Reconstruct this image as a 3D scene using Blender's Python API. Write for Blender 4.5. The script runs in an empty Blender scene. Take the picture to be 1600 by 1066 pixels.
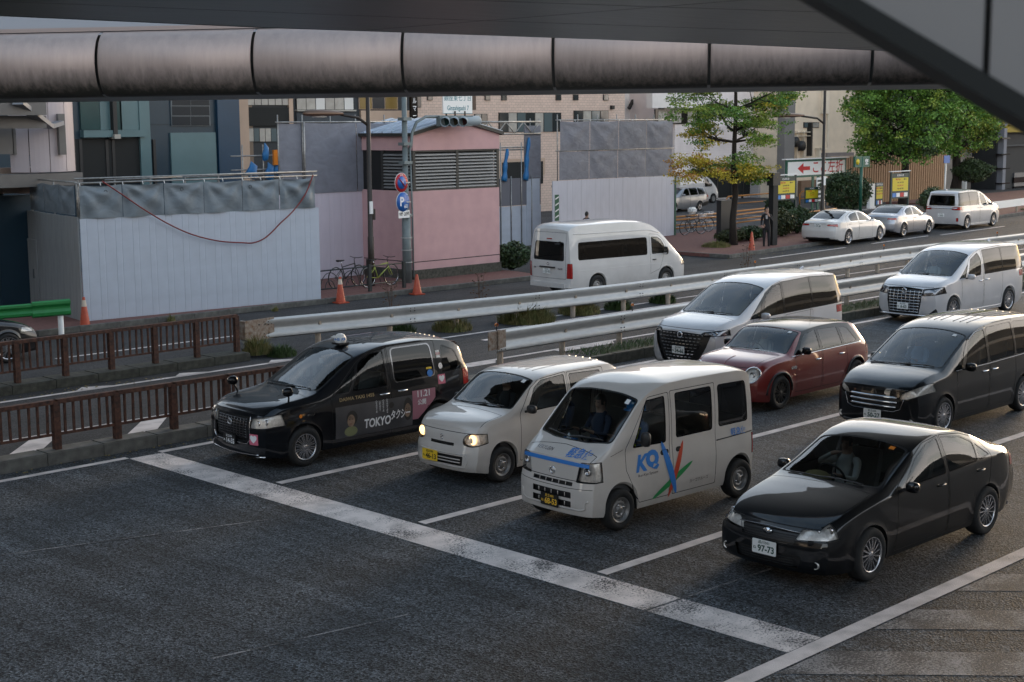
import bpy, bmesh, math, random
from mathutils import Vector, Matrix
from mathutils.bvhtree import BVHTree
R = math.radians
random.seed(7)
SC = bpy.context.scene
COL = SC.collection

# ------------------------------------------------------------------ camera, light, exposure
cam_d = bpy.data.cameras.new('camera')
cam = bpy.data.objects.new('camera', cam_d); COL.objects.link(cam)
SC.camera = cam
Fv = Vector((0.69836848, 0.70066519, -0.14611558)); Rv = Vector((0.70743458, -0.70673611, -0.00777041)); Uv = Vector((0.10870962, 0.09794061, 0.98923701))
cam.matrix_world = Matrix(((Rv.x, Uv.x, -Fv.x, 0), (Rv.y, Uv.y, -Fv.y, 0), (Rv.z, Uv.z, -Fv.z, 5.233), (0, 0, 0, 1)))
cam_d.sensor_width = 36; cam_d.lens = 2285.4 / 1600 * 36
cam_d.clip_start = 0.05; cam_d.clip_end = 3000
cam_d.dof.use_dof = True; cam_d.dof.focus_distance = 22.0; cam_d.dof.aperture_fstop = 5.6

world = bpy.data.worlds.new('World'); SC.world = world; world.use_nodes = True
wn = world.node_tree.nodes; wl = world.node_tree.links; wn.clear()
SUN_EL, SUN_AZ = R(9), R(78)          # azimuth from +Y towards +X
sky = wn.new('ShaderNodeTexSky'); sky.sky_type = 'NISHITA'; sky.sun_disc = False
sky.sun_elevation = SUN_EL; sky.sun_rotation = SUN_AZ
sky.air_density = 1.2; sky.dust_density = 2.5; sky.ozone_density = 2.0
bg = wn.new('ShaderNodeBackground'); bg.inputs[1].default_value = 0.145
wo = wn.new('ShaderNodeOutputWorld')
# high broken cloud, the same all round the sky
tc = wn.new('ShaderNodeTexCoord')
mp = wn.new('ShaderNodeMapping'); mp.inputs['Scale'].default_value = (1, 1, 3)
nz = wn.new('ShaderNodeTexNoise'); nz.inputs['Scale'].default_value = 4.2; nz.inputs['Detail'].default_value = 6
cr = wn.new('ShaderNodeValToRGB'); cr.color_ramp.elements[0].position = .46; cr.color_ramp.elements[1].position = .56
mx = wn.new('ShaderNodeMixRGB'); mx.blend_type = 'MIX'
cr.color_ramp.elements[0].color = (.45, .45, .45, 1); cr.color_ramp.elements[1].color = (.92, .92, .92, 1)
sx_ = wn.new('ShaderNodeSeparateXYZ'); wl.new(tc.outputs['Generated'], sx_.inputs[0])
cc = wn.new('ShaderNodeValToRGB'); wl.new(sx_.outputs[2], cc.inputs[0])      # cloud deck, its bright horizon and dark top shaped to light upright faces
ce = cc.color_ramp.elements; ce[0].position = .02; ce[0].color = (1.12, .98, .86, 1); ce[1].position = .85; ce[1].color = (.085, .115, .15, 1); e2 = ce.new(.38); e2.color = (.33, .37, .42, 1)
cm = wn.new('ShaderNodeMixRGB'); cm.blend_type = 'MULTIPLY'; cm.inputs[0].default_value = 1; cm.inputs[2].default_value = (10, 10, 10, 1); wl.new(cc.outputs[0], cm.inputs[1])
wl.new(tc.outputs['Generated'], mp.inputs[0]); wl.new(mp.outputs[0], nz.inputs[0]); wl.new(nz.outputs[0], cr.inputs[0])
wl.new(cr.outputs[0], mx.inputs[0]); wl.new(sky.outputs[0], mx.inputs[1]); wl.new(cm.outputs[0], mx.inputs[2])
wl.new(mx.outputs[0], bg.inputs[0]); wl.new(bg.outputs[0], wo.inputs[0])
sun_d = bpy.data.lights.new('sun', 'SUN'); sun_d.energy = 0.5; sun_d.angle = R(14); sun_d.color = (1.0, .74, .5)
sun = bpy.data.objects.new('sun', sun_d); COL.objects.link(sun)
sd = Vector((math.sin(SUN_AZ) * math.cos(SUN_EL), math.cos(SUN_AZ) * math.cos(SUN_EL), math.sin(SUN_EL)))
sun.rotation_euler = sd.to_track_quat('Z', 'Y').to_euler()
vs = SC.view_settings
SC.display_settings.display_device = 'sRGB'
vs.view_transform = 'Standard'; vs.look = 'None'; vs.exposure = 1.68; vs.gamma = 1; vs.use_curve_mapping = False
SC.cycles.max_bounces = 8; SC.cycles.transparent_max_bounces = 16

# ------------------------------------------------------------------ materials
def newmat(name):
    m = bpy.data.materials.new(name); m.use_nodes = True
    return m, m.node_tree.nodes, m.node_tree.links, m.node_tree.nodes['Principled BSDF']

def mat(name, col, rough=.5, metal=0, coat=0, var=0.0, vscale=4.0, vcol=None, bump=0.0, bscale=40, spec=None, emit=None, es=0, stretch=None, detail=5):
    m, n, l, b = newmat(name)
    b.inputs['Base Color'].default_value = (*col, 1); b.inputs['Roughness'].default_value = rough
    b.inputs['Metallic'].default_value = metal; b.inputs['Coat Weight'].default_value = coat
    b.inputs['Coat Roughness'].default_value = .03
    if spec is not None: b.inputs['Specular IOR Level'].default_value = spec
    if emit: b.inputs['Emission Color'].default_value = (*emit, 1); b.inputs['Emission Strength'].default_value = es
    if var or bump:
        t = n.new('ShaderNodeTexCoord'); mp = n.new('ShaderNodeMapping')
        if stretch: mp.inputs['Scale'].default_value = stretch
        l.new(t.outputs['Object'], mp.inputs[0])
    if var:
        z = n.new('ShaderNodeTexNoise'); z.inputs['Scale'].default_value = vscale; z.inputs['Detail'].default_value = detail
        l.new(mp.outputs[0], z.inputs[0])
        r = n.new('ShaderNodeValToRGB'); r.color_ramp.elements[0].position = .3; r.color_ramp.elements[1].position = .72
        c2 = vcol if vcol else tuple(c * (1 - var) for c in col)
        r.color_ramp.elements[0].color = (*c2, 1); r.color_ramp.elements[1].color = (*col, 1)
        l.new(z.outputs[0], r.inputs[0]); l.new(r.outputs[0], b.inputs['Base Color'])
    if bump:
        z = n.new('ShaderNodeTexNoise'); z.inputs['Scale'].default_value = bscale; z.inputs['Detail'].default_value = 4
        l.new(mp.outputs[0], z.inputs[0])
        bp = n.new('ShaderNodeBump'); bp.inputs['Strength'].default_value = bump; bp.inputs['Distance'].default_value = .02
        l.new(z.outputs[0], bp.inputs['Height']); l.new(bp.outputs[0], b.inputs['Normal'])
    return m

def glassmat(name, tint, refl=1.8, rough=.0):
    m, n, l, b = newmat(name); n.remove(b)
    o = n['Material Output']; tr = n.new('ShaderNodeBsdfTransparent'); tr.inputs[0].default_value = (*tint, 1)
    g = n.new('ShaderNodeBsdfGlossy'); g.inputs['Roughness'].default_value = rough; g.inputs[0].default_value = (1, 1, 1, 1)
    f = n.new('ShaderNodeFresnel'); f.inputs[0].default_value = refl
    mx = n.new('ShaderNodeMixShader'); l.new(f.outputs[0], mx.inputs[0]); l.new(tr.outputs[0], mx.inputs[1]); l.new(g.outputs[0], mx.inputs[2])
    l.new(mx.outputs[0], o.inputs[0]); return m

def paint(name, col, metal=0.0, rough=.35, dirt=.12, film=.35):
    m, n, l, b = newmat(name)
    t = n.new('ShaderNodeTexCoord'); z = n.new('ShaderNodeTexNoise'); z.inputs['Scale'].default_value = 1.7; z.inputs['Detail'].default_value = 8
    l.new(t.outputs['Object'], z.inputs[0])
    r = n.new('ShaderNodeValToRGB'); r.color_ramp.elements[0].position = .35; r.color_ramp.elements[1].position = .7
    r.color_ramp.elements[0].color = (*[c * (1 - dirt) for c in col], 1); r.color_ramp.elements[1].color = (*col, 1)
    l.new(z.outputs[0], r.inputs[0])
    # road film low on the panels
    s = n.new('ShaderNodeSeparateXYZ'); l.new(t.outputs['Object'], s.inputs[0])
    mr = n.new('ShaderNodeMapRange'); mr.inputs[1].default_value = .15; mr.inputs[2].default_value = .75; mr.inputs[3].default_value = film; mr.inputs[4].default_value = 0
    l.new(s.outputs[2], mr.inputs[0])
    z2 = n.new('ShaderNodeTexNoise'); z2.inputs['Scale'].default_value = 9; z2.inputs['Detail'].default_value = 6; l.new(t.outputs['Object'], z2.inputs[0])
    mu = n.new('ShaderNodeMath'); mu.operation = 'MULTIPLY'; l.new(mr.outputs[0], mu.inputs[0]); l.new(z2.outputs[0], mu.inputs[1])
    mx = n.new('ShaderNodeMixRGB'); l.new(mu.outputs[0], mx.inputs[0]); l.new(r.outputs[0], mx.inputs[1]); mx.inputs[2].default_value = (.10, .09, .08, 1)
    l.new(mx.outputs[0], b.inputs['Base Color'])
    b.inputs['Metallic'].default_value = metal; b.inputs['Roughness'].default_value = rough
    b.inputs['Coat Weight'].default_value = 1; b.inputs['Coat Roughness'].default_value = .02; b.inputs['Specular IOR Level'].default_value = .15 if metal == 0 else .5
    ad = n.new('ShaderNodeMath'); ad.operation = 'MULTIPLY_ADD'; l.new(mu.outputs[0], ad.inputs[0]); ad.inputs[1].default_value = .5; ad.inputs[2].default_value = .012
    l.new(ad.outputs[0], b.inputs['Coat Roughness'])
    return m

M = dict(
    black_paint=paint('black_paint', (.0015, .002, .003), rough=.4, film=.025),
    taxi_paint=paint('taxi_indigo_paint', (.0018, .003, .0055), rough=.4, film=.03),
    white_paint=paint('white_paint', (.66, .63, .60)), pearl_paint=paint('pearl_white_paint', (.56, .54, .535), .12),
    silver_paint=paint('silver_paint', (.42, .42, .45), .7), red_paint=paint('dark_red_paint', (.19, .012, .009), .12),
    cream_paint=paint('warm_white_paint', (.61, .56, .51)), grey_paint=paint('grey_silver_paint', (.30, .31, .33), .6),
    seam=mat('seam_black', (.012, .012, .012), .7), black=mat('black_plastic', (.018, .018, .019), .45),
    trim=mat('gloss_black_trim', (.006, .006, .007), .10, spec=.35), tyre=mat('tyre_rubber', (.018, .018, .018), .85, var=.4, vscale=20, bump=.2),
    alloy=mat('alloy', (.55, .55, .57), .25, .9), steelrim=mat('steel_rim', (.30, .29, .28), .45, .6, var=.3, vscale=12), hub=mat('rim_dark', (.03, .03, .03), .5, .3),
    chrome=mat('chrome', (.75, .75, .76), .08, 1), darkchrome=mat('dark_chrome', (.25, .25, .26), .18, 1),
    glass=glassmat('clear_glass', (.80, .85, .83)), side_glass=glassmat('side_glass', (.50, .55, .54), 1.5), privacy=glassmat('privacy_glass', (.05, .055, .06), 1.48),
    lens=glassmat('lamp_lens', (.97, .97, .97), 1.4), reflector=mat('lamp_reflector', (.90, .87, .82), .38, .55, var=.35, vscale=26),
    amber=mat('amber_lens', (.7, .22, .03), .2, coat=1), red_lens=mat('red_lens', (.35, .012, .010), .18, coat=1), clear_red=mat('pale_lens', (.6, .5, .5), .2, coat=1),
    warm_lamp=mat('warm_lamp', (.9, .7, .4), .3, emit=(1, .62, .28), es=.9), white_lamp=mat('white_lamp', (.9, .9, .9), .3, emit=(1, .93, .8), es=1.6),
    cabin=mat('cabin_dark', (.07, .07, .072), .8), seat=mat('seat_cloth', (.16, .155, .15), .9, var=.3), tan_seat=mat('seat_beige', (.23, .19, .13), .85), grille=mat('grille_black', (.01, .01, .011), .35),
    plate_white=mat('plate_white', (.80, .80, .78), .45), plate_yellow=mat('plate_yellow', (.80, .52, .03), .45), plate_black=mat('plate_black', (.012, .012, .012), .4),
    ink_green=mat('plate_green_ink', (.02, .07, .05), .5), ink_black=mat('ink_black', (.012, .012, .012), .5), ink_yellow=mat('ink_yellow', (.85, .5, .04), .5), ink_white=mat('ink_white', (.8, .8, .8), .5),
    blue_vinyl=mat('blue_vinyl', (.03, .19, .55), .35), red_vinyl=mat('red_vinyl', (.50, .06, .025), .35), green_vinyl=mat('green_vinyl', (.02, .25, .07), .35), pink_vinyl=mat('pink_vinyl', (.62, .15, .22), .4), gold_vinyl=mat('gold_vinyl', (.30, .22, .11), .4),
    mauve_vinyl=mat('mauve_vinyl', (.36, .15, .19), .4),
)
white_ink = M['ink_white']

# ------------------------------------------------------------------ objects
def tag(o, label=None, cat=None, group=None, kind=None):
    if label: o['label'] = label
    if cat: o['category'] = cat
    if group: o['group'] = group
    if kind: o['kind'] = kind
    return o
def empty(name, loc=(0, 0, 0), rz=0, label=None, cat=None, group=None):
    o = bpy.data.objects.new(name, None); COL.objects.link(o); o.location = loc; o.rotation_euler = (0, 0, rz)
    o.empty_display_size = .2
    return tag(o, label, cat, group)
def link(name, me, m=None, parent=None, **kw):
    o = bpy.data.objects.new(name, me); COL.objects.link(o)
    if m is not None and not me.materials:
        for q in (m if isinstance(m, (list, tuple)) else [m]): me.materials.append(q)
    if parent: o.parent = parent
    return tag(o, **kw)
def copy_tree(o, parent=None):
    c = o.copy(); COL.objects.link(c); c.parent = parent
    for ch in list(o.children): copy_tree(ch, c)
    return c

class MB:
    """collects simple solids for ONE mesh object"""
    def __init__(s): s.v = []; s.f = []; s.mi = []; s.sm = []; s.cur = 0
    def add(s, vs, fs, smooth=False, mi=None):
        b = len(s.v); s.v += [tuple(v) for v in vs]; s.f += [tuple(i + b for i in f) for f in fs]
        s.mi += [s.cur if mi is None else mi] * len(fs); s.sm += [smooth] * len(fs); return s
    def box(s, c, d, rot=None, mi=None):
        h = [x / 2 for x in d]; vs = [Vector((x, y, z)) for x in (-h[0], h[0]) for y in (-h[1], h[1]) for z in (-h[2], h[2])]
        if rot is not None: vs = [rot @ v for v in vs]
        c = Vector(c); return s.add([v + c for v in vs], [(0, 1, 3, 2), (4, 6, 7, 5), (0, 4, 5, 1), (2, 3, 7, 6), (0, 2, 6, 4), (1, 5, 7, 3)], mi=mi)
    def b2(s, a, b, mi=None):
        return s.box([(a[i] + b[i]) / 2 for i in range(3)], [abs(b[i] - a[i]) for i in range(3)], mi=mi)
    def bar(s, a, b, w, h=None, up=(0, 0, 1), mi=None):
        a = Vector(a); b = Vector(b); d = b - a; L = d.length
        if L < 1e-6: return s
        z = d / L; u = Vector(up)
        if abs(z.dot(u)) > .98: u = Vector((1, 0, 0))
        x = z.cross(u).normalized(); y = x.cross(z).normalized()
        m = Matrix((x, y, z)).transposed()
        return s.box((a + b) / 2, (w, h or w, L), m, mi)
    def tube(s, pts, r, n=8, caps=True, mi=None, smooth=True):
        pts = [Vector(p) for p in pts]; rs = r if isinstance(r, (list, tuple)) else [r] * len(pts)
        vs = []; fs = []; pu = None
        for i, p in enumerate(pts):
            d = (pts[min(i + 1, len(pts) - 1)] - pts[max(i - 1, 0)]).normalized()
            if pu is None: pu = d.orthogonal().normalized()
            else:
                pu = (pu - d * pu.dot(d))
                pu = pu.normalized() if pu.length > 1e-6 else d.orthogonal().normalized()
            w = d.cross(pu)
            for k in range(n):
                a = 2 * math.pi * k / n; vs.append(p + (pu * math.cos(a) + w * math.sin(a)) * rs[i])
        for i in range(len(pts) - 1):
            for k in range(n):
                k2 = (k + 1) % n; fs.append((i * n + k, i * n + k2, (i + 1) * n + k2, (i + 1) * n + k))
        s.add(vs, fs, smooth, mi)
        if caps:
            b = len(s.v) - len(vs)
            s.f += [tuple(b + k for k in range(n))[::-1], tuple(b + (len(pts) - 1) * n + k for k in range(n))]
            s.mi += [s.cur if mi is None else mi] * 2; s.sm += [False] * 2
        return s
    def lathe(s, prof, c=(0, 0, 0), ax='z', n=24, mi=None, smooth=True):
        vs = []; fs = []; c = Vector(c)
        for (r, h) in prof:
            for k in range(n):
                a = 2 * math.pi * k / n; p = (r * math.cos(a), r * math.sin(a), h)
                if ax == 'y': p = (p[0], h, p[1])
                elif ax == 'x': p = (h, p[0], p[1])
                vs.append(Vector(p) + c)
        for i in range(len(prof) - 1):
            for k in range(n):
                k2 = (k + 1) % n; fs.append((i * n + k, i * n + k2, (i + 1) * n + k2, (i + 1) * n + k))
        return s.add(vs, fs, smooth, mi)
    def prism(s, pts, a, b, plane='xy', mi=None):
        """closed outline pts extruded from a to b along the third axis"""
        def P(p, h): return (p[0], p[1], h) if plane == 'xy' else ((p[0], h, p[1]) if plane == 'xz' else (h, p[0], p[1]))
        n = len(pts); vs = [P(p, a) for p in pts] + [P(p, b) for p in pts]
        fs = [tuple(range(n))[::-1], tuple(range(n, 2 * n))] + [(i, (i + 1) % n, n + (i + 1) % n, n + i) for i in range(n)]
        return s.add(vs, fs, mi=mi)
    def mesh(s, name):
        me = bpy.data.meshes.new(name); me.from_pydata(s.v, [], s.f)
        me.polygons.foreach_set('material_index', s.mi); me.polygons.foreach_set('use_smooth', s.sm)
        me.update(); return me
    def build(s, name, m, parent=None, recalc=True, sharp=None, **kw):
        me = s.mesh(name)
        if recalc:
            bm = bmesh.new(); bm.from_mesh(me); bmesh.ops.recalc_face_normals(bm, faces=bm.faces); bm.to_mesh(me); bm.free()
        if sharp: me.set_sharp_from_angle(angle=R(sharp))
        return link(name, me, m, parent, **kw)
def bx(name, a, b, m, parent=None, **kw): return MB().b2(a, b).build(name, m, parent, **kw)
def ring(r, n, c=(0, 0), ph=0): return [(c[0] + r * math.cos(2 * math.pi * k / n + ph), c[1] + r * math.sin(2 * math.pi * k / n + ph)) for k in range(n)]
def rr(x0, y0, x1, y1, r, n=4):
    out = []
    for cx, cy, a0 in ((x1 - r, y1 - r, 0), (x0 + r, y1 - r, 90), (x0 + r, y0 + r, 180), (x1 - r, y0 + r, 270)):
        for k in range(n + 1):
            a = R(a0 + 90 * k / n); out.append((cx + r * math.cos(a), cy + r * math.sin(a)))
    return out

_txt = {}
def text_mesh(body, size=1, sx=1, bold=0.0, align='CENTER'):
    k = (body, size, sx, bold, align)
    if k in _txt: return _txt[k]
    c = bpy.data.curves.new('lettering', 'FONT'); c.body = body; c.size = size; c.align_x = align; c.align_y = 'CENTER'; c.offset = bold; c.resolution_u = 3
    o = bpy.data.objects.new('lettering', c)
    me = o.to_mesh()
    vs = [(v.co.x * sx, v.co.y) for v in me.vertices]; fs = [tuple(p.vertices) for p in me.polygons]
    o.to_mesh_clear()
    bpy.data.objects.remove(o); bpy.data.curves.remove(c)
    _txt[k] = (vs, fs); return _txt[k]
def text(name, body, size, m, parent, origin, ux, uy, sx=1, bold=0.0, align='CENTER'):
    """flat lettering laid on a surface: ux / uy are the reading and the up direction"""
    vs, fs = text_mesh(body, size, sx, bold, align); o = Vector(origin); ux = Vector(ux); uy = Vector(uy)
    me = bpy.data.meshes.new(name); me.from_pydata([o + ux * a + uy * b for a, b in vs], [], fs); me.update()
    return link(name, me, m, parent)
def pchip(pts):
    xs = [p[0] for p in pts]; ys = [p[1] for p in pts]; n = len(xs)
    if n == 1: return lambda x: ys[0]
    h = [xs[i + 1] - xs[i] for i in range(n - 1)]; d = [(ys[i + 1] - ys[i]) / h[i] for i in range(n - 1)]
    m = [0.0] * n; m[0] = d[0]; m[-1] = d[-1]
    for i in range(1, n - 1):
        if d[i - 1] * d[i] > 0:
            w1 = 2 * h[i] + h[i - 1]; w2 = h[i] + 2 * h[i - 1]; m[i] = (w1 + w2) / (w1 / d[i - 1] + w2 / d[i])
    def f(x):
        if x <= xs[0]: return ys[0]
        if x >= xs[-1]: return ys[-1]
        i = 0
        while x > xs[i + 1]: i += 1
        t = (x - xs[i]) / h[i]; t2 = t * t; t3 = t2 * t
        return (2 * t3 - 3 * t2 + 1) * ys[i] + (t3 - 2 * t2 + t) * h[i] * m[i] + (-2 * t3 + 3 * t2) * ys[i + 1] + (t3 - t2) * h[i] * m[i + 1]
    return f
# ------------------------------------------------------------------ cars: lofted shell, cut into panels, glass and lamps
class Car:
    """local axes: x back from the nose, y towards the car's right-hand side (near side is -y), z up"""
    def __init__(s, name, label, cat, sp, pm, group=None):
        s.sp = sp; s.pm = pm; s.root = empty(name, label=label, cat=cat, group=group)
        s.L, s.W = sp['L'], sp['W']; s.build()
    def build(s):
        sp = s.sp; L, W = s.L, s.W
        C = {k: pchip(sp[k]) if isinstance(sp[k], list) else (lambda x, v=sp[k]: v) for k in ('zt', 'ze', 'we', 'zb', 'wb', 'ws', 'zs')}
        s.C = C; bulge = sp.get('bulge', .02); ra = sp['ra']; zc = sp['zc']; wx = sp['wx']
        xs = set([round(L * i / 56, 4) for i in range(57)])
        for e in (.004, .012, .025, .045, .07, .1): xs.add(e); xs.add(round(L - e, 4))
        for xc in wx:
            for k in range(0, 15): xs.add(round(xc + ra * math.cos(math.pi * k / 14), 4))
            xs.add(round(xc - ra - .004, 4)); xs.add(round(xc + ra + .004, 4))
        xs = sorted(x for x in xs if 0 <= x <= L)
        X = [xs[0]]
        for x in xs[1:]:
            if x - X[-1] > .003: X.append(x)
        s.fw = sp['front']; s.rw = sp['rear']
        N1, N2 = 12, 6; S3 = [.0, .02, .05, .09, .15, .22, .31, .42, .55, .7, .85, 1.0]
        chl = sp.get('line', .62)
        def section(x):
            zs, ws, zb, wb, ze, we, zt = (C[k](x) for k in ('zs', 'ws', 'zb', 'wb', 'ze', 'we', 'zt'))
            ze += (zt - ze) * .42; h = zt - ze; za = zs; near = None
            for xc in wx:
                if abs(x - xc) < ra: za = max(zs, zc + math.sqrt(ra * ra - (x - xc) ** 2)); near = xc
            wi = W / 2 - .30
            pts = [(0, zs - .0), (wi, zs), (wi, za + (.0 if near is None else .02)), (ws if near is None else max(ws, wb - .015), za)]
            lip = 0.0
            for k in range(1, N1 + 1):
                t = k / N1
                z = za + (zb - za) * t; tt = min(1.0, max(0.0, (z - zs) / max(.05, zb - zs)))
                y = ws + (wb - ws) * (1 - (1 - tt) ** 2.2) + bulge * math.sin(math.pi * min(1, tt) ** .9)
                if tt > chl: y -= .012 * (tt - chl) / (1 - chl)
                for xc in wx:
                    dr = math.hypot(x - xc, z - zc) - ra
                    if 0 <= dr < .06: y += sp.get('lip', .012) * (1 - dr / .06)
                pts.append((y, z))
            y0 = pts[-1][0]
            for k in range(1, N2 + 1):
                t = k / N2; pts.append((y0 + (we - y0) * t + .018 * math.sin(math.pi * t) * min(1, (ze - zb) * 3), zb + (ze - zb) * t))
            for q in S3[1:]:
                y = we * (1 - q); pts.append((y, ze + h * (1 - (1 - q) ** 2.6) ** (1 / 1.25)))
            return pts
        K = len(section(1.0)); s.K = K
        verts = []; zones = []
        def zrow(k): return 0 if k < 3 else (1 if k < 3 + N1 else (2 if k < 3 + N1 + N2 else 3))
        bm = bmesh.new()
        zl = bm.faces.layers.int.new('zone')
        def warp(p):
            x, y, z = p
            f = s.fw; xf = f['xf']
            t = 0.0
            if x < xf:
                fall = (1 - x / xf) ** 2; u = abs(y) / (W / 2)
                t += fall * (f['a'] * u * u + f['b'] * u ** 8 + f['p'](z))
            f = s.rw; xr = L - x
            if xr < f['xf']:
                fall = (1 - xr / f['xf']) ** 2; u = abs(y) / (W / 2)
                t -= fall * (f['a'] * u * u + f['b'] * u ** 8 + f['p'](z))
            return (x + t, y, z)
        grid = []
        for x in X:
            half = section(x)
            row = [bm.verts.new(warp((x, -y, z))) for y, z in half]
            row += [bm.verts.new(warp((x, y, z))) for y, z in half[-2:0:-1]]
            grid.append(row)
        n = len(grid[0])
        for i in range(len(grid) - 1):
            for j in range(n):
                j2 = (j + 1) % n
                jj = j if j < K - 1 else n - 1 - j
                try: f = bm.faces.new((grid[i][j], grid[i][j2], grid[i + 1][j2], grid[i + 1][j]))
                except ValueError: continue
                f[zl] = zrow(jj)
        MC = 20
        for end, x in ((0, X[0]), (1, X[-1])):
            half = section(x); g = grid[-1 if end else 0]; rows = []
            for k in range(3, K - 1):
                y, z = half[k]; a = g[k]; b = g[(n - k) % n]
                r = [a] + [bm.verts.new(warp((x, -y + 2 * y * m / MC, z))) for m in range(1, MC)] + [b]
                rows.append(r)
            for i in range(len(rows) - 1):
                for m in range(MC):
                    vs_ = (rows[i][m], rows[i][m + 1], rows[i + 1][m + 1], rows[i + 1][m])
                    f = bm.faces.new(vs_ if end else vs_[::-1]); f[zl] = 5 if end else 4
            top = g[K - 1]
            for m in range(MC):
                f = bm.faces.new((rows[-1][m], rows[-1][m + 1], top) if end else (rows[-1][m + 1], rows[-1][m], top)); f[zl] = 5 if end else 4
        bmesh.ops.recalc_face_normals(bm, faces=bm.faces)
        me = bpy.data.meshes.new('body_source'); bm.to_mesh(me)
        for p in me.polygons: p.use_smooth = True
        me.set_sharp_from_angle(angle=R(38))
        bm.free(); bm = bmesh.new(); bm.from_mesh(me)
        s.zl = bm.faces.layers.int['zone']; s.nl = bm.loops.layers.float_vector.new('n')
        cn = me.corner_normals
        bm.faces.ensure_lookup_table()
        for p, f in zip(me.polygons, bm.faces):
            for li, lp in zip(p.loop_indices, f.loops): lp[s.nl] = Vector(cn[li].vector)
        s.bvh = BVHTree.FromBMesh(bm)
        s.bm = bm; bpy.data.meshes.remove(me)
    # ---- cutting
    def cut(s, faces, planes, both=False):
        """split faces by every plane (co, outward normal); returns the faces inside all of them"""
        PL = [(Vector(c), Vector(n).normalized()) for c, n in planes]; inner = []; mixed = []; outer = []
        for f in faces:
            vs = [v.co for v in f.verts]; mix = False
            for co, no in PL:
                k = co.dot(no); ds = [v.dot(no) - k for v in vs]
                if min(ds) >= -1e-5: outer.append(f); break
                if max(ds) > 1e-5: mix = True
            else: (mixed if mix else inner).append(f)
        if not mixed: return (inner, outer) if both else inner
        t = bmesh.new(); tz = t.faces.layers.int.new('zone'); tn = t.loops.layers.float_vector.new('n'); ts = t.verts.layers.int.new('src'); vm = {}; src = []
        for f in mixed:
            ring_ = []
            for v in f.verts:
                if v not in vm: vm[v] = t.verts.new(v.co); src.append(v); vm[v][ts] = len(src)
                ring_.append(vm[v])
            try: g = t.faces.new(ring_)
            except ValueError: continue
            g[tz] = f[s.zl]
            for a, b in zip(g.loops, f.loops): a[tn] = b[s.nl]
        cur = list(t.faces); out = []
        for co, no in PL:
            mx_ = []; keep = []; k = co.dot(no)
            for f in cur:
                ds = [v.co.dot(no) - k for v in f.verts]
                if max(ds) <= 1e-5: keep.append(f)
                elif min(ds) < -1e-5: mx_.append(f)
                else: out.append(f)
            if mx_:
                g = set(mx_)
                for f in mx_: g.update(f.edges); g.update(f.verts)
                r = bmesh.ops.bisect_plane(t, geom=list(g), dist=1e-6, plane_co=co, plane_no=no)
                for v in r['geom_cut']:
                    if isinstance(v, bmesh.types.BMVert) and not any((v.co - q.co).length < 2e-6 for q in (src[v[ts] - 1],) if v[ts] > 0): v[ts] = 0
                for e in r['geom']:
                    if isinstance(e, bmesh.types.BMFace): (keep if e.calc_center_median().dot(no) - k < 0 else out).append(e)
            cur = list(dict.fromkeys(keep))
        back = {}; bm = s.bm
        def put(f):
            ring_ = []
            for v in f.verts:
                if v not in back: back[v] = src[v[ts] - 1] if v[ts] > 0 and (src[v[ts] - 1].co - v.co).length < 2e-6 else bm.verts.new(v.co)
                ring_.append(back[v])
            try: g = bm.faces.new(ring_)
            except ValueError: return None
            g[s.zl] = f[tz]; g.normal_update()
            for a, b in zip(g.loops, f.loops): a[s.nl] = b[tn]
            return g
        for f in mixed: bm.faces.remove(f)
        ci = set(cur); inner += [g for g in map(put, cur) if g]; outer += [g for g in map(put, [f for f in dict.fromkeys(out) if f not in ci]) if g]
        t.free(); return (inner, outer) if both else inner
    def sel(s, zones, test=None):
        return [f for f in s.bm.faces if f[s.zl] in zones and (test is None or test(f.calc_center_median(), f.normal))]
    def planes(s, poly, ax):
        """planes of a convex outline; ax 'side' (x,z), 'end' (y,z), 'top' (x,y)"""
        a = sum(poly[i][0] * poly[(i + 1) % len(poly)][1] - poly[(i + 1) % len(poly)][0] * poly[i][1] for i in range(len(poly)))
        if a < 0: poly = poly[::-1]
        out = []
        for i in range(len(poly)):
            p, q = poly[i], poly[(i + 1) % len(poly)]
            nx, ny = q[1] - p[1], -(q[0] - p[0])
            if abs(nx) + abs(ny) < 1e-7: continue
            if ax == 'side': out.append(((p[0], 0, p[1]), (nx, 0, ny)))
            elif ax == 'end': out.append(((0, p[0], p[1]), (0, nx, ny)))
            else: out.append(((p[0], p[1], 0), (nx, ny, 0)))
        return out
    @staticmethod
    def soft(poly, r, n=4):
        """round the corners of a convex outline"""
        out = []; N = len(poly)
        for i in range(N):
            p = Vector(poly[i]); a = Vector(poly[i - 1]) - p; b = Vector(poly[(i + 1) % N]) - p
            la, lb = a.length, b.length; a.normalize(); b.normalize()
            ri = min(r, la * .45, lb * .45)
            ang = a.angle(b)
            if ang > R(172): out.append(tuple(p)); continue
            pa = p + a * ri; pb = p + b * ri
            for k in range(n + 1):
                t = k / n; q = pa * (1 - t) ** 2 + p * 2 * t * (1 - t) + pb * t * t; out.append((q.x, q.y))
        return out
    @staticmethod
    def inset(poly, d):
        a = sum(poly[i][0] * poly[(i + 1) % len(poly)][1] - poly[(i + 1) % len(poly)][0] * poly[i][1] for i in range(len(poly)))
        if a < 0: poly = poly[::-1]
        N = len(poly); out = []
        for i in range(N):
            p0, p1, p2 = (Vector(poly[i - 1]), Vector(poly[i]), Vector(poly[(i + 1) % N]))
            d1 = (p1 - p0).normalized(); d2 = (p2 - p1).normalized()
            n1 = Vector((-d1.y, d1.x)); n2 = Vector((-d2.y, d2.x))
            k = 1 + n1.dot(n2); q = p1 + (n1 + n2) * (d / max(k, .15)); out.append((q.x, q.y))
        return out
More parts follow.
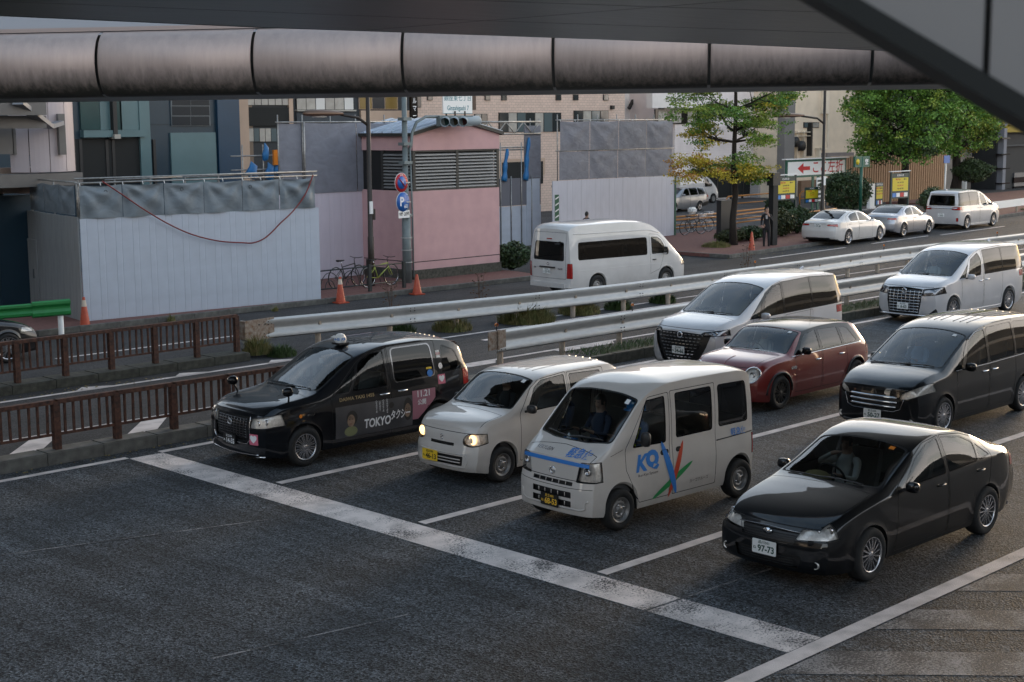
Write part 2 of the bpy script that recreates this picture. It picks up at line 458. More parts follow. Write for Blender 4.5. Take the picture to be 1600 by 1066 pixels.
    def take(s, faces, name, m, parent=None, off=0.0, keep=False, mi=None, dx=None, **kw):
        """lift faces out of the shell as an object of their own, pushed in by off"""
        if not faces: return None
        vid = {}; vs = []; fs = []; nr = []; acc = {}
        for f in faces:
            idx = []
            for lp in f.loops:
                v = lp.vert
                if v not in vid: vid[v] = len(vs); vs.append(v.co.copy()); acc[vid[v]] = Vector((0, 0, 0))
                acc[vid[v]] += Vector(lp[s.nl]); idx.append(vid[v]); nr.append(Vector(lp[s.nl]).normalized())
            fs.append(idx)
        if off: vs = [v - acc[i].normalized() * off for i, v in enumerate(vs)]
        if dx: vs = [v + Vector(dx) for v in vs]
        me = bpy.data.meshes.new(name); me.from_pydata(vs, [], fs); me.update()
        for p in me.polygons: p.use_smooth = True
        me.normals_split_custom_set(nr)
        if not keep:
            for f in faces: s.bm.faces.remove(f)
        return link(name, me, m, parent or s.root, **kw)
    def near(s, f, sg): return f
    def side(s, poly, sg, zones=(1, 2), r=.04, extra=()):
        p = s.soft(poly, r) if r else poly
        fs = s.sel(zones, lambda c, n: c.y * sg > .2)
        return s.cut(fs, s.planes(p, 'side') + list(extra))
    def lift(s, poly):
        k = s.sp.get('wup', 0); zb = s.C['zb'](s.L * .5) + .08
        return [(x, z + k * max(0, min(1, (z - zb) / .3))) for x, z in poly]
    def window(s, poly, r=.05, seal=.022, zones=(1, 2), glass='side_glass', name='side_window', sides=(-1, 1), sm='trim', off=.006):
        poly = s.lift(poly)
        for sg in sides:
            A = s.side(poly, sg, zones, r)
            if not A: continue
            B, ringf = s.cut(A, s.planes(s.soft(s.inset(poly, seal), max(r - seal * .5, .01)), 'side'), True)
            g = s.take(B, name, M[glass], off=off)
            s.take(ringf, 'window_seal', M[sm], parent=g, off=.001)
    def patch(s, poly, ax, zones, test, name, m, r=.02, extra=(), off=-.002, keep=True, seal=0, sealm='seam', parent=None, dx=None, **kw):
        """a panel, lamp or trim piece following the shell"""
        if ax == 'side': poly = s.lift(poly)
        p = s.soft(poly, r) if r else poly
        A = s.cut(s.sel(zones, test), s.planes(p, ax) + list(extra))
        if not A: return None
        if seal:
            B, rg = s.cut(A, s.planes(s.soft(s.inset(poly, seal), r) if r else s.inset(poly, seal), ax) + [(Vector(c) - Vector(n).normalized() * seal, n) for c, n in extra], True)
            o = s.take(B, name, m, parent, off, keep, dx=dx, **kw)
            s.take(rg, name + '_seam', M[sealm], o if o else None, .003)
            return o
        return s.take(A, name, m, parent, off, keep, dx=dx, **kw)
    def shut(s, poly, ax='side', zones=(1, 2), name='door', sides=(-1, 1), gap=.009, r=.03, test=None, out=None, extra=()):
        """a door, bonnet or lid: its own panel with a dark shut line round it"""
        res = []; poly = s.lift(poly) if ax == 'side' else poly
        for sg in (sides if ax == 'side' else (0,)):
            t = (lambda c, n, sg=sg: c.y * sg > .2) if ax == 'side' else test
            A = s.cut(s.sel(zones, t), s.planes(s.soft(poly, r), ax) + list(extra))
            B, rg = s.cut(A, s.planes(s.soft(s.inset(poly, gap), r), ax) + [(Vector(c) - Vector(n).normalized() * gap, n) for c, n in extra], True)
            d = s.take(B, name, s.pm if out is None else out)
            if d: s.take(rg, name + '_gap', M['seam'], parent=d, off=.004)
            res.append(d)
        return res
    def on(s, a, b, ax, sg=-1):
        """point and normal on the shell: 'side' (x,z), 'front' (y,z), 'rear' (y,z), 'top' (x,y)"""
        if ax == 'side': o, d = Vector((a, sg * 3, b)), Vector((0, -sg, 0))
        elif ax == 'front': o, d = Vector((-3, a, b)), Vector((1, 0, 0))
        elif ax == 'rear': o, d = Vector((s.L + 3, a, b)), Vector((-1, 0, 0))
        else: o, d = Vector((a, b, 4)), Vector((0, 0, -1))
        h = s.bvh.ray_cast(o, d)
        return (h[0], h[1]) if h[0] is not None else (o + d * 3, -d)
    def rod(s, pts, ax, name, m, w=.01, off=.006, sg=-1, parent=None, n=5, taper=False):
        """a bead, bar or wiper laid along the shell"""
        P = []
        for (a, b), (c, d) in zip(pts[:-1], pts[1:]):
            k = max(2, int(math.hypot(c - a, d - b) / .04))
            for i in range(k): P.append((a + (c - a) * i / k, b + (d - b) * i / k))
        P.append(pts[-1]); Q = []
        for a, b in P:
            p, nn = s.on(a, b, ax, sg); Q.append(p + nn * off)
        return MB().tube(Q, w / 2, n).build(name, m, parent or s.root)
    def decal(s, name, body, size, m, ax, a, b, sx=1, bold=0, sg=-1, parent=None, off=.006, slant=0, align='CENTER'):
        vs, fs = text_mesh(body, size, sx, bold, align); V = []
        for x, y in vs:
            x = x + slant * y
            if ax == 'side': p, nn = s.on(a - sg * -1 * x * -1 if False else (a + x if sg < 0 else a - x), b + y, 'side', sg)
            elif ax == 'front': p, nn = s.on(a - x, b + y, 'front')
            elif ax == 'rear': p, nn = s.on(a + x, b + y, 'rear')
            else: p, nn = s.on(a - y, b - x, 'top')
            V.append(p + nn * off)
        me = bpy.data.meshes.new(name); me.from_pydata(V, [], fs); me.update()
        return link(name, me, m, parent or s.root)
    def wrap(s, a0, a1, b0, b1, ax, name, m, off=.004, sg=-1, nx=12, nz=5, parent=None, curve=0):
        V = []; F = []
        for i in range(nx + 1):
            for k in range(nz + 1):
                a = a0 + (a1 - a0) * i / nx; b = b0 + (b1 - b0) * k / nz + curve * (2 * i / nx - 1) ** 2; p, n = s.on(a, b, ax, sg); V.append(p + n * off)
        for i in range(nx):
            for k in range(nz): q = i * (nz + 1) + k; F.append((q, q + nz + 1, q + nz + 2, q + 1))
        me = bpy.data.meshes.new(name); me.from_pydata(V, [], F); return link(name, me, m, parent or s.root)
    # ---- fittings
    def finish(s, loc, rz, cabin=True):
        bm = s.bm; me = bpy.data.meshes.new('body'); 
        loops = []
        bmesh.ops.delete(bm, geom=[e for e in bm.edges if not e.link_faces], context='EDGES'); bmesh.ops.delete(bm, geom=[v for v in bm.verts if not v.link_faces], context='VERTS')
        bm.verts.index_update(); bm.faces.index_update()
        for f in bm.faces:
            f.smooth = True
            for lp in f.loops: loops.append(Vector(lp[s.nl]).normalized() if Vector(lp[s.nl]).length > 0 else f.normal.copy())
            f.material_index = 1 if f[s.zl] == 0 else 0
        bm.to_mesh(me); me.normals_split_custom_set(loops)
        for nm in ('n', 'zone'):
            if nm in me.attributes: me.attributes.remove(me.attributes[nm])
        o = link('body', me, [s.pm, M['seam']], s.root); bm.free()
        s.root.location = loc; s.root.rotation_euler = (0, 0, rz)
        return o
    def lampbox(s, lens, m='reflector', dx=(.035, 0, 0), bulbs=(), bm=None):
        """reflector bowl behind a lens and the bulbs in it"""
        me = lens.data.copy(); me.materials.clear()
        for v in me.vertices: v.co += Vector(dx)
        o = link('reflector', me, M[m], lens)
        for (c, r) in bulbs:
            b = MB().lathe([(r, 0), (r * .95, .012), (r * .6, .02), (r * .55, .008), (.001, -.004)], (0, 0, 0), 'x', 14)
            b.v = [(c[0] - v[0] * 1 , c[1] + v[1], c[2] + v[2]) for v in b.v]
            b.build('lamp_bowl', M[bm or 'chrome'], lens)
    def mirror(s, x, z, sg, m, w=.17, h=.13, d=.09, out=.11, arm=True):
        p, nn = s.on(x, z, 'side', sg); y = abs(p.y)
        b = MB(); c = Vector((x + .02, sg * (y + out), z + .06)); n = 12; vs = []; fs = []
        secs = [(-.5, .35), (-.42, .72), (-.2, .95), (.1, 1), (.42, .97), (.5, .9)]
        for t, k in secs:
            for q in range(n):
                a = 2 * math.pi * q / n; ca, sa = math.cos(a), math.sin(a)
                e = lambda v: math.copysign(abs(v) ** .65, v)
                vs.append(c + Vector((t * d, e(ca) * w / 2 * k, e(sa) * h / 2 * k)))
        for i in range(len(secs) - 1):
            for q in range(n): fs.append((i * n + q, i * n + (q + 1) % n, (i + 1) * n + (q + 1) % n, (i + 1) * n + q))
        fs.append(tuple(range(n))); b.add(vs, fs, True)
        o = b.build('door_mirror', m, s.root)
        g = [c + Vector((d * .5 + .002, math.copysign(abs(math.cos(2 * math.pi * q / n)) ** .65, math.cos(2 * math.pi * q / n)) * w * .43, math.copysign(abs(math.sin(2 * math.pi * q / n)) ** .65, math.sin(2 * math.pi * q / n)) * h * .43)) for q in range(n)]
        gm = MB(); gm.add(g, [tuple(range(n))]); gm.build('mirror_glass', M['chrome'], o)
        if arm: MB().bar(p + Vector((0, -sg * .03, .01)), c + Vector((0, -sg * w * .35, -h * .25)), .05, .035).build('mirror_arm', M['black'], o)
        return o
    def handle(s, x, z, sg, m, L=.17, h=.025):
        p, nn = s.on(x, z, 'side', sg)
        b = MB(); pts = [(-L / 2, 0), (-L / 2 + .015, .022), (0, .03), (L / 2 - .015, .022), (L / 2, 0)]
        b.tube([p + Vector((a, sg * o, 0)) for a, o in pts], h / 2, 6)
        return b.build('door_handle', m, s.root)
    def plate(s, y, z, ax, base, ink, top, num, w=.33, h=.165, tilt=0):
        p, nn = s.on(y, z, ax); dirx = -1 if ax == 'front' else 1
        x = min(s.on(y + a, z + b, ax)[0].x * -dirx for a in (-w / 2, w / 2) for b in (-h / 2, h / 2)) * -dirx if False else (p.x + dirx * .02)
        b = MB(); out = rr(-w / 2, -h / 2, w / 2, h / 2, .012, 2)
        b.prism([(y + q[0], z + q[1]) for q in out], x, x + dirx * .006, 'yz'); o = b.build('licence_plate', M[base], s.root)
        xx = x + dirx * .0085; ux = (0, -1, 0) if ax == 'front' else (0, 1, 0)
        if top: text('plate_lettering', top, .042, M[ink], o, (xx, y, z + .052), ux, (0, 0, 1), 1.1, .0006)
        text('plate_number', num, .105, M[ink], o, (xx, y + (.028 if ax != 'front' else -.028), z - .022), ux, (0, 0, 1), .95, .003)
        text('plate_kana', 'わ' if False else 'ね', .045, M[ink], o, (xx, y + (-.13 if ax != 'front' else .13), z - .02), ux, (0, 0, 1), 1, .0006)
        return o
    def wheel(s, xc, sg, r, rr_, style, n=10, w=.19, m='alloy', y=None):
        yc = (s.W / 2 - .012) if y is None else y
        root = empty('wheel', (xc, sg * yc, r)); root.parent = s.root
        if sg > 0: root.rotation_euler = (0, 0, math.pi)
        # outer face looks to -y in the wheel's own axes
        t = MB().lathe([(rr_, .02), (rr_ + .01, -.006), (r * .86, -.016), (r * .955, -.002), (r * .99, .02), (r, .05), (r, w - .05), (r * .97, w - .01), (rr_, w)], ax='y', n=36)
        t.build('tyre', M['tyre'], root)
        b = MB()
        if style == 'steel':
            b.lathe([(rr_ + .004, -.006), (rr_ - .012, -.004), (rr_ - .02, .03), (rr_ * .80, .045), (rr_ * .70, .02), (rr_ * .55, .012), (rr_ * .46, .03), (rr_ * .36, .035), (rr_ * .3, .008), (rr_ * .12, .004), (.001, .004)], ax='y', n=32)
            o = b.build('rim', M['steelrim'], root)
            h = MB()
            for k in range(12):
                a = 2 * math.pi * k / 12; h.lathe([(rr_ * .055, 0), (.001, -.001)], (rr_ * .745 * math.cos(a), .026, rr_ * .745 * math.sin(a)), 'y', 8)
            h.build('rim_slots', M['seam'], o)
            c = MB()
            for k in range(4):
                a = 2 * math.pi * k / 4 + .4; c.lathe([(.012, .028), (.012, .006), (.001, .004)], (rr_ * .42 * math.cos(a), 0, rr_ * .42 * math.sin(a)), 'y', 6)
            c.build('wheel_nuts', M['chrome'], o)
        else:
            b.lathe([(rr_ + .004, -.006), (rr_ - .010, -.006), (rr_ - .018, .01), (rr_ - .022, w * .8), (.02, w * .82)], ax='y', n=36)
            o = b.build('rim', M['hub'] if m != 'alloy' or style != 'cap' else M['alloy'], root)
            b = MB().lathe([(rr_ + .005, -.007), (rr_ - .011, -.008), (rr_ - .016, .004)], ax='y', n=36); 
            hubr = rr_ * .2
            b.lathe([(hubr, .03), (hubr, .004), (hubr * .8, -.002), (.001, -.004)], ax='y', n=18)
            for k in range(n):
                a0 = 2 * math.pi * k / n
                offs = ((-.5, .5) if style == 'twin' else (0,))
                for q in offs:
                    a1 = a0 + q * (2 * math.pi / n) * .42; a2 = a0 + q * (2 * math.pi / n) * (.62 if style == 'twin' else .4)
                    wd = rr_ * {'twin': .085, 'cap': .13, 'star': .15, 'fan': .09}.get(style, .1)
                    if style == 'fan': a2 = a0 + .16
                    p1 = Vector((hubr * .8 * math.cos(a1), .0, hubr * .8 * math.sin(a1))); p2 = Vector((rr_ * .97 * math.cos(a2), .006, rr_ * .97 * math.sin(a2)))
                    tv = Vector((-math.sin(a0), 0, math.cos(a0)))
                    v = []
                    for p, ww in ((p1, wd * .8), (p2, wd * 1.15)):
                        for dy in (0, .03):
                            v += [p + tv * ww / 2 + Vector((0, dy, 0)), p - tv * ww / 2 + Vector((0, dy, 0))]
                    b.add(v, [(0, 1, 5, 4), (2, 6, 7, 3), (0, 4, 6, 2), (1, 3, 7, 5)])
            b.build('spokes', M[m], o)
        d = MB().lathe([(rr_ * .82, w * .55), (.01, w * .55)], ax='y', n=20); d.build('brake_disc', M['hub'], root)
        return root
    def wheels(s, r, rim, style, n=10, m='alloy', w=.19, y=None, sides=(-1, 1)):
        for xc in s.sp['wx']:
            for sg in sides: s.wheel(xc, sg, r, rim, style, n, w, m, y)
    def interior(s, x0, xs, z0, zseat, wheelside=1, seat='seat', dash=None, rows=2, hb=.62, tr=0):
        """floor, dashboard, steering wheel and seats seen through the glass"""
        W = s.W; rt = s.root
        bx('cabin_floor', (x0 - .15, -W / 2 + .10, z0 - .04), (s.L - .25, W / 2 - .10, z0), M['cabin'], rt)
        d = MB(); zd = dash or (zseat + .42)
        d.prism([(x0 - .28, z0 + .1), (x0 + .42, z0 + .1), (x0 + .40, zd - .22), (x0 + .30, zd - .03), (x0 + .1, zd + .0), (x0 - .28, zd - .05)], -W / 2 + .10, W / 2 - .10, 'xz')
        d.build('dashboard', M['cabin'], rt)
        ys = wheelside * .36 * W / 1.7
        st = MB(); c = Vector((x0 + .52, ys, zd - .02)); ca, sa = math.cos(R(28)), math.sin(R(28)); n = 20
        st.tube([c + Vector((.0, .19 * math.cos(2 * math.pi * k / n), 0)) + Vector((-sa, 0, ca)) * -.19 * math.sin(2 * math.pi * k / n) for k in range(n + 1)], .014, 6, False)
        for a in (0, 180, 270): st.bar(c, c + Vector((0, .18 * math.cos(R(a)), 0)) + Vector((-sa, 0, ca)) * .18 * math.sin(R(a)), .03, .012)
        st.bar(c, c + Vector((-.2, 0, -.1)), .05)
        st.build('steering_wheel', M['black'], rt, recalc=False)
        def st1(x, y, w):
            e = empty('car_seat', (x, y, zseat)); e.parent = rt
            q = MB(); q.prism(rr(-.02, -w / 2, .5, w / 2, .06, 3), -.16, .0, 'xy'); q.build('seat_cushion', M[seat], e)
            q = MB(); prof = [(.42, -.05), (.53, -.05), (.62 + .02, .3), (.70, hb), (.62, hb + .01), (.53, .3)]
            q.prism(prof, -w / 2, w / 2, 'xz'); q.build('seat_back', M[seat], e)
            if w < .7:
                q = MB(); q.prism([(.64, hb + .03), (.74, hb + .03), (.76, hb + .19), (.68, hb + .2)], -.13, .13, 'xz'); q.build('headrest', M[seat], e)
        for k, x in enumerate(xs):
            if k == 0:
                for sg in (-1, 1): st1(x, sg * .36 * W / 1.7, .5 * W / 1.7)
            else: st1(x, 0, W - .45)
# ------------------------------------------------------------------ the black saloon (front right of the queue)
BK, WH = M['black_paint'], M['white_paint']
def fwarp(a, b, pts, xf=.8): return dict(a=a, b=b, p=pchip(pts), xf=xf)
def isx(x0, x1): return lambda c, n: x0 < c.x < x1
def fr(x1, nx=-.12): return lambda c, n: c.x < x1 and n.x < nx
def sedan(name, label, cat, pm, group=None, W=1.695, L=4.565, H=1.475, wb=2.70, fo=.90, ra=.345, zc=.30):
    k = W / 1.695; h = H / 1.475; q = L / 4.565
    def sx(p, g=1): return [(a * q, b * g) for a, b in p]
    sp = dict(L=L, W=W, wx=(fo, fo + wb), ra=ra, zc=zc, lip=.014, wup=.028,
        zt=sx([(0, .70), (.10, .765), (.4, .86), (.9, .965), (1.22, 1.03), (1.5, 1.155), (1.8, 1.285), (2.05, 1.385), (2.3, 1.445), (2.65, 1.475), (3.0, 1.45), (3.35, 1.37), (3.7, 1.24), (4.0, 1.12), (4.2, 1.075), (4.45, 1.05), (4.565, .98)], h),
        ze=sx([(0, .655), (.10, .70), (.4, .79), (.9, .895), (1.22, .95), (1.5, 1.03), (1.8, 1.165), (2.05, 1.285), (2.3, 1.37), (2.65, 1.415), (3.0, 1.39), (3.35, 1.305), (3.7, 1.17), (4.0, 1.06), (4.2, 1.03), (4.565, .94)], h),
        zb=sx([(0, .61), (.4, .75), (.9, .855), (1.22, .905), (2, .93), (3, .965), (3.7, 1.0), (4.0, 1.005), (4.565, .90)], h),
        we=sx([(0, .66), (.4, .70), (.9, .72), (1.22, .725), (1.6, .69), (2.05, .65), (2.6, .628), (3.3, .625), (3.8, .65), (4.2, .68), (4.565, .66)], k),
        wb=sx([(0, .73), (.4, .775), (.9, .80), (1.3, .815), (2.5, .822), (3.5, .815), (4.2, .79), (4.565, .74)], k),
        ws=sx([(0, .70), (.4, .78), (1, .80), (3.6, .80), (4.2, .78), (4.565, .70)], k),
        zs=sx([(0, .20), (.5, .18), (1.4, .19), (3.2, .19), (4, .21), (4.565, .30)]),
        front=fwarp(.13, .17, [(.18, .06), (.28, .0), (.5, .0), (.6, .03), (.72, .10)]),
        rear=fwarp(.10, .14, [(.25, .08), (.4, .0), (.62, .0), (.8, .05), (1.0, .09)]))
    return Car(name, label, cat, sp, pm, group)

def build_saloon():
    c = sedan('black_saloon', 'glossy black saloon nearest the camera, plate 97-73, driver in white behind the wheel', 'car', BK)
    # daylight openings
    for poly, nm in (([(1.62, .955), (2.60, .975), (2.60, 1.385), (2.32, 1.345), (2.0, 1.215)], 'front_window'), ([(2.66, .975), (3.38, 1.0), (3.42, 1.215), (3.15, 1.315), (2.66, 1.385)], 'rear_window')):
        c.window(poly, .04, .018, name=nm)
    c.window([(3.42, 1.0), (3.72, 1.03), (3.44, 1.20)], .02, .012, name='quarter_window')
    c.patch([(1.26, -.69), (1.16, -.3), (1.15, 0), (1.16, .3), (1.26, .69), (2.02, .615), (2.06, .3), (2.07, 0), (2.06, -.3), (2.02, -.615)], 'top', (3,), None, 'windscreen', M['glass'], r=.05, off=.006, keep=False, seal=.025)
    c.patch([(3.30, -.58), (3.27, 0), (3.30, .58), (3.86, .60), (3.94, 0), (3.86, -.60)], 'top', (3,), None, 'rear_windscreen', M['side_glass'], r=.05, off=.006, keep=False, seal=.02)
    c.shut([(-.2, -.46), (-.2, .46), (.42, .70), (1.12, .70), (1.10, 0), (1.12, -.70), (.42, -.70)], 'top', (3, 4), 'bonnet', test=isx(-.1, 1.3), r=.04, extra=[((0, 0, .700), (0, 0, -1))])
    # lamps first: they wrap round the corners
    for sg in (-1, 1):
        hl = c.patch([(sg * .35, .555), (sg * .78, .585), (sg * .90, .70), (sg * .86, .84), (sg * .76, .82), (sg * .42, .695)], 'end', (1, 2, 3, 4), lambda q, n, sg=sg: q.y * sg > .3 and q.x < .72, 'headlight', M['lens'], r=.03, extra=[((.50, 0, 0), (1, 0, .25))], off=-.001, keep=False, seal=.010)
        if hl: c.lampbox(hl, dx=(.05, -sg * .02, 0), bulbs=[((.21, sg * .55, .665), .050), ((.29, sg * .67, .69), .045)])
        tl = c.patch([(sg * .45, .80), (sg * .88, .78), (sg * .88, .98), (sg * .50, .95)], 'end', (1, 2, 5), lambda q, n, sg=sg: q.y * sg > .3 and q.x > 4.15, 'tail_light', M['red_lens'], r=.03, extra=[((4.28, 0, 0), (-1, 0, 0))], off=-.004, keep=False, seal=.008)
    c.shut([(1.42, .24), (2.62, .24), (2.63, 1.40), (2.25, 1.36), (1.92, 1.21), (1.50, .98)], name='front_door')
    c.shut([(2.64, .24), (3.30, .26), (3.66, .72), (3.74, 1.05), (3.55, 1.24), (3.15, 1.345), (2.65, 1.40)], name='rear_door')
    for poly, nm, bars in (([(-.36, .52), (.36, .52), (.42, .66), (-.42, .66)], 'upper_grille', (.545, .57, .595, .62)), ([(-.42, .245), (.42, .245), (.47, .40), (-.47, .40)], 'lower_grille', (.27, .30, .33, .36))):
        g = c.patch(poly, 'end', (4, 3, 1), fr(.4), nm, M['grille'], r=.02, off=.03, keep=False, seal=.008)
        for z in bars: c.rod([(-.36, z), (.36, z)], 'front', 'grille_bar', M['black'], .008, -.012, parent=g)
    c.rod([(-.42, .655), (0, .67), (.42, .655)], 'front', 'grille_trim', M['darkchrome'], .016, .004)
    b = MB(); p, n = c.on(0, .615, 'front'); b.lathe([(.045, 0), (.04, -.01), (.001, -.014)], (p.x + .004, 0, .615), 'x', 16)
    b.v = [(v[0], v[1] * 1.3, v[2] * .8) for v in b.v]; b.v = [(v[0], v[1], v[2] + .615 * .2) for v in b.v]; b.build('emblem', M['chrome'], c.root)
    for sg in (-1, 1):
        p, n = c.on(sg * .62, .315, 'front')
        MB().lathe([(.045, .02), (.043, -.002), (.034, -.002), (.03, .02), (.001, .025)], (p.x, p.y, p.z), 'x', 18).build('fog_light', M['reflector'], c.root)
        c.mirror(1.60, .93, sg, BK); c.handle(2.45, .86, sg, BK); c.handle(3.42, .88, sg, BK)
    c.plate(0, .43, 'front', 'plate_white', 'ink_green', '品川501', '97-73')
    c.rod([(1.215, .55), (1.19, .1), (1.23, -.12)], 'top', 'wiper', M['black'], .018, .012); c.rod([(1.21, .02), (1.22, -.5)], 'top', 'wiper', M['black'], .018, .014)
    c.wheels(.315, .205, 'fan', 15); c.interior(1.35, [1.95, 2.95], .30, .50, seat='seat', dash=.90)
    c.wrap(1.93, 1.99, -.46, -.39, 'top', 'inspection_sticker', M['amber'], nx=2, nz=2)
    c.finish((13.50, 9.46, 0), R(-.7)); return c
def lamp(c, poly, sg, x1, m='lens', name='headlight', box=True, bulbs=(), zones=(1, 2, 3, 4), slant=.25, r=.03, dx=.05, refl='reflector', bm=None):
    o = c.patch([(sg * a, b) for a, b in poly], 'end', zones, lambda q, n: q.y * sg > .2 and q.x < x1 + .25, name, M[m], r=r, extra=[((x1, 0, poly[0][1]), (1, 0, slant))], off=.0, keep=False, seal=.010)
    if o and box: c.lampbox(o, refl, (dx, -sg * .015, 0), [((x, sg * y, z), q) for x, y, z, q in bulbs], bm=bm)
    return o
def rlamp(c, poly, sg, x1, m='red_lens', name='tail_light', zones=(1, 2, 3, 5), r=.03, slant=0):
    return c.patch([(sg * a, b) for a, b in poly], 'end', zones, lambda q, n: q.y * sg > .2 and q.x > c.L - .8, name, M[m], r=r, extra=[((x1, 0, poly[0][1]), (-1, 0, slant))], off=-.003, keep=False, seal=.008)
def grille(c, poly, name='grille', bars=(), w=.02, m='chrome', deep=.03, barw=.36, r=.03, verts=(), off=-.004, x1=.5, zones=(1, 3, 4)):
    g = c.patch(poly, 'end', zones, fr(x1), name, M['grille'], r=r, off=deep, keep=False, seal=.008)
    for z, hw in bars: c.rod([(-hw, z), (0, z), (hw, z)], 'front', 'grille_bar', M[m], w, off, parent=g)
    for y, z0, z1 in verts: c.rod([(y, z0), (y, z1)], 'front', 'grille_post', M[m], w * .8, off, parent=g)
    return g

def van_shape(L, W, zt, ze, zb, we, wb, ws, zs, wx, ra, zc, front, rear, **k):
    return dict(L=L, W=W, zt=zt, ze=ze, zb=zb, we=we, wb=wb, ws=ws, zs=zs, wx=wx, ra=ra, zc=zc, front=front, rear=rear, **k)

def build_kei_van():
    L, W = 3.395, 1.475
    sp = van_shape(L, W,
        [(0, .96), (.08, 1.0), (.25, 1.075), (.40, 1.15), (.55, 1.27), (.80, 1.50), (1.02, 1.69), (1.2, 1.785), (1.6, 1.865), (2.2, 1.885), (3.0, 1.86), (3.30, 1.81), (3.395, 1.74)],
        [(0, .91), (.25, 1.01), (.40, 1.08), (.55, 1.19), (.80, 1.42), (1.02, 1.61), (1.2, 1.70), (1.6, 1.77), (3.0, 1.77), (3.395, 1.70)],
        [(0, .86), (.25, .95), (.5, .99), (1, 1.0), (L, 1.0)],
        [(0, .62), (.3, .665), (.55, .675), (1.05, .65), (1.6, .645), (3.0, .645), (L, .63)],
        [(0, .66), (.3, .705), (.6, .718), (3.1, .718), (L, .70)], [(0, .66), (.3, .70), (3.1, .70), (L, .68)],
        [(0, .24), (.3, .22), (3.0, .24), (L, .30)], (.56, 3.01), .335, .28,
        fwarp(.07, .09, [(.2, .02), (.35, .0), (.58, .0), (.62, .02), (.9, .045), (1.0, .07)], .6),
        fwarp(.03, .09, [(.3, .0), (.5, -.01), (1.0, .0), (1.7, .05)], .5), lip=.012, line=.66, bulge=.018, wup=.04)
    c = Car('delivery_van', 'small white delivery van with blue bonnet stripe and crossed coloured strokes on its side', 'van', sp, M['cream_paint'])
    c.window([(.80, 1.05), (1.46, 1.03), (1.46, 1.62), (1.10, 1.60)], .04, .02, name='front_window', glass='glass')
    c.window([(1.66, 1.06), (2.42, 1.06), (2.42, 1.63), (1.66, 1.63)], .05, .02, name='sliding_door_window')
    c.window([(2.55, 1.08), (3.20, 1.08), (3.17, 1.62), (2.55, 1.63)], .06, .02, name='rear_side_window', glass='privacy')
    c.patch([(.46, -.655), (.37, -.3), (.36, 0), (.37, .3), (.46, .655), (1.02, .625), (1.045, .3), (1.05, 0), (1.045, -.3), (1.02, -.625)], 'top', (3,), None, 'windscreen', M['glass'], r=.06, off=.006, keep=False, seal=.022)
    c.patch([(-.52, 1.08), (.52, 1.08), (.50, 1.62), (-.50, 1.62)], 'end', (5, 3), lambda q, n: q.x > 3.0, 'rear_windscreen', M['privacy'], r=.06, off=.004, keep=False, seal=.02)
    for sg in (-1, 1):
        lamp(c, [(.41, .67), (.69, .68), (.76, .70), (.76, .95), (.47, .94)], sg, .26, bulbs=[(.12, .56, .82, .055)], slant=.0, dx=.05)
        c.patch([(sg * .66, .82), (sg * .74, .83), (sg * .74, .93), (sg * .66, .93)], 'end', (1, 2, 3, 4), lambda q, n, sg=sg: q.y * sg > .3 and q.x < .4, 'indicator_lamp', M['amber'], r=.01, off=.012)
        rlamp(c, [(.60, .60), (.74, .60), (.74, .90), (.60, .90)], sg, 3.28)
    b = c.shut([(-.2, -.42), (-.2, .42), (.10, .60), (.34, .62), (.29, 0), (.34, -.62), (.10, -.60)], 'top', (3, 4), 'bonnet', test=isx(-.2, .6), r=.03, extra=[((0, 0, .685), (0, 0, -1))])
    c.shut([(.92, .30), (1.52, .30), (1.54, 1.66), (1.14, 1.64), (.66, 1.06), (.66, .78)], name='front_door')
    c.shut([(1.58, .30), (2.48, .30), (2.49, 1.67), (1.57, 1.67)], name='sliding_door', r=.02)
    for poly, nm, z in (([(-.44, .615), (.44, .615), (.44, .665), (-.44, .665)], 'upper_grille', (.64,)), ([(-.43, .455), (.43, .455), (.43, .535), (-.43, .535)], 'grille', (.495,)), ([(-.43, .335), (.43, .335), (.43, .415), (-.43, .415)], 'lower_grille', (.375,))):
        g = c.patch([(a * .82 + .03 * 0, q) for a, q in poly], 'end', (1, 4), fr(.4), nm, M['grille'], r=.01, off=.03, keep=False, seal=.006)
        for a in (-.24, -.12, 0, .12, .24): c.rod([(a, z[0] - .025), (a, z[0] + .025)], 'front', 'grille_bar', M['cream_paint'], .012, -.008, parent=g)
    for a, b_ in ((.66, .655), (.655, .64)): pass
    c.rod([(-.66, .60), (-.3, .585), (.3, .585), (.66, .60)], 'front', 'bumper_seam', M['seam'], .008, .0)
    c.rod([(-.62, .445), (-.58, .43), (-.57, .34), (-.50, .315), (.50, .315), (.57, .34), (.58, .43), (.62, .445)], 'front', 'bumper_crease', M['cream_paint'], .03, -.004)
    c.plate(0, .385, 'front', 'plate_black', 'ink_yellow', '足立480', '68-53')
    b = MB(); p, n = c.on(0, .775, 'front'); b.lathe([(.052, 0), (.05, -.008), (.036, -.008), (.034, 0)], (p.x, 0, .775), 'x', 20); b.bar((p.x - .006, .03, .79), (p.x - .006, -.03, .765), .014); b.build('emblem', M['chrome'], c.root)
    # blue band across the foot of the bonnet and the lettering
    c.wrap(-.60, .60, .885, .935, 'front', 'blue_band', M['blue_vinyl'], .005, nx=24, nz=4, curve=-.012)
    c.decal('bonnet_lettering', '軽急便', .105, M['blue_vinyl'], 'front', -.36, 1.01, bold=.001, sx=1.25)
    c.decal('bonnet_notice', 'KEIKYUBIN', .05, M['alloy'], 'front', .26, 1.01, sx=1.3)
    c.decal('side_lettering', 'K', .30, M['blue_vinyl'], 'side', .96, .82, 1.0, .012, slant=.25)
    c.decal('side_lettering', 'Q', .27, M['blue_vinyl'], 'side', 1.17, .85, 1.05, .022)
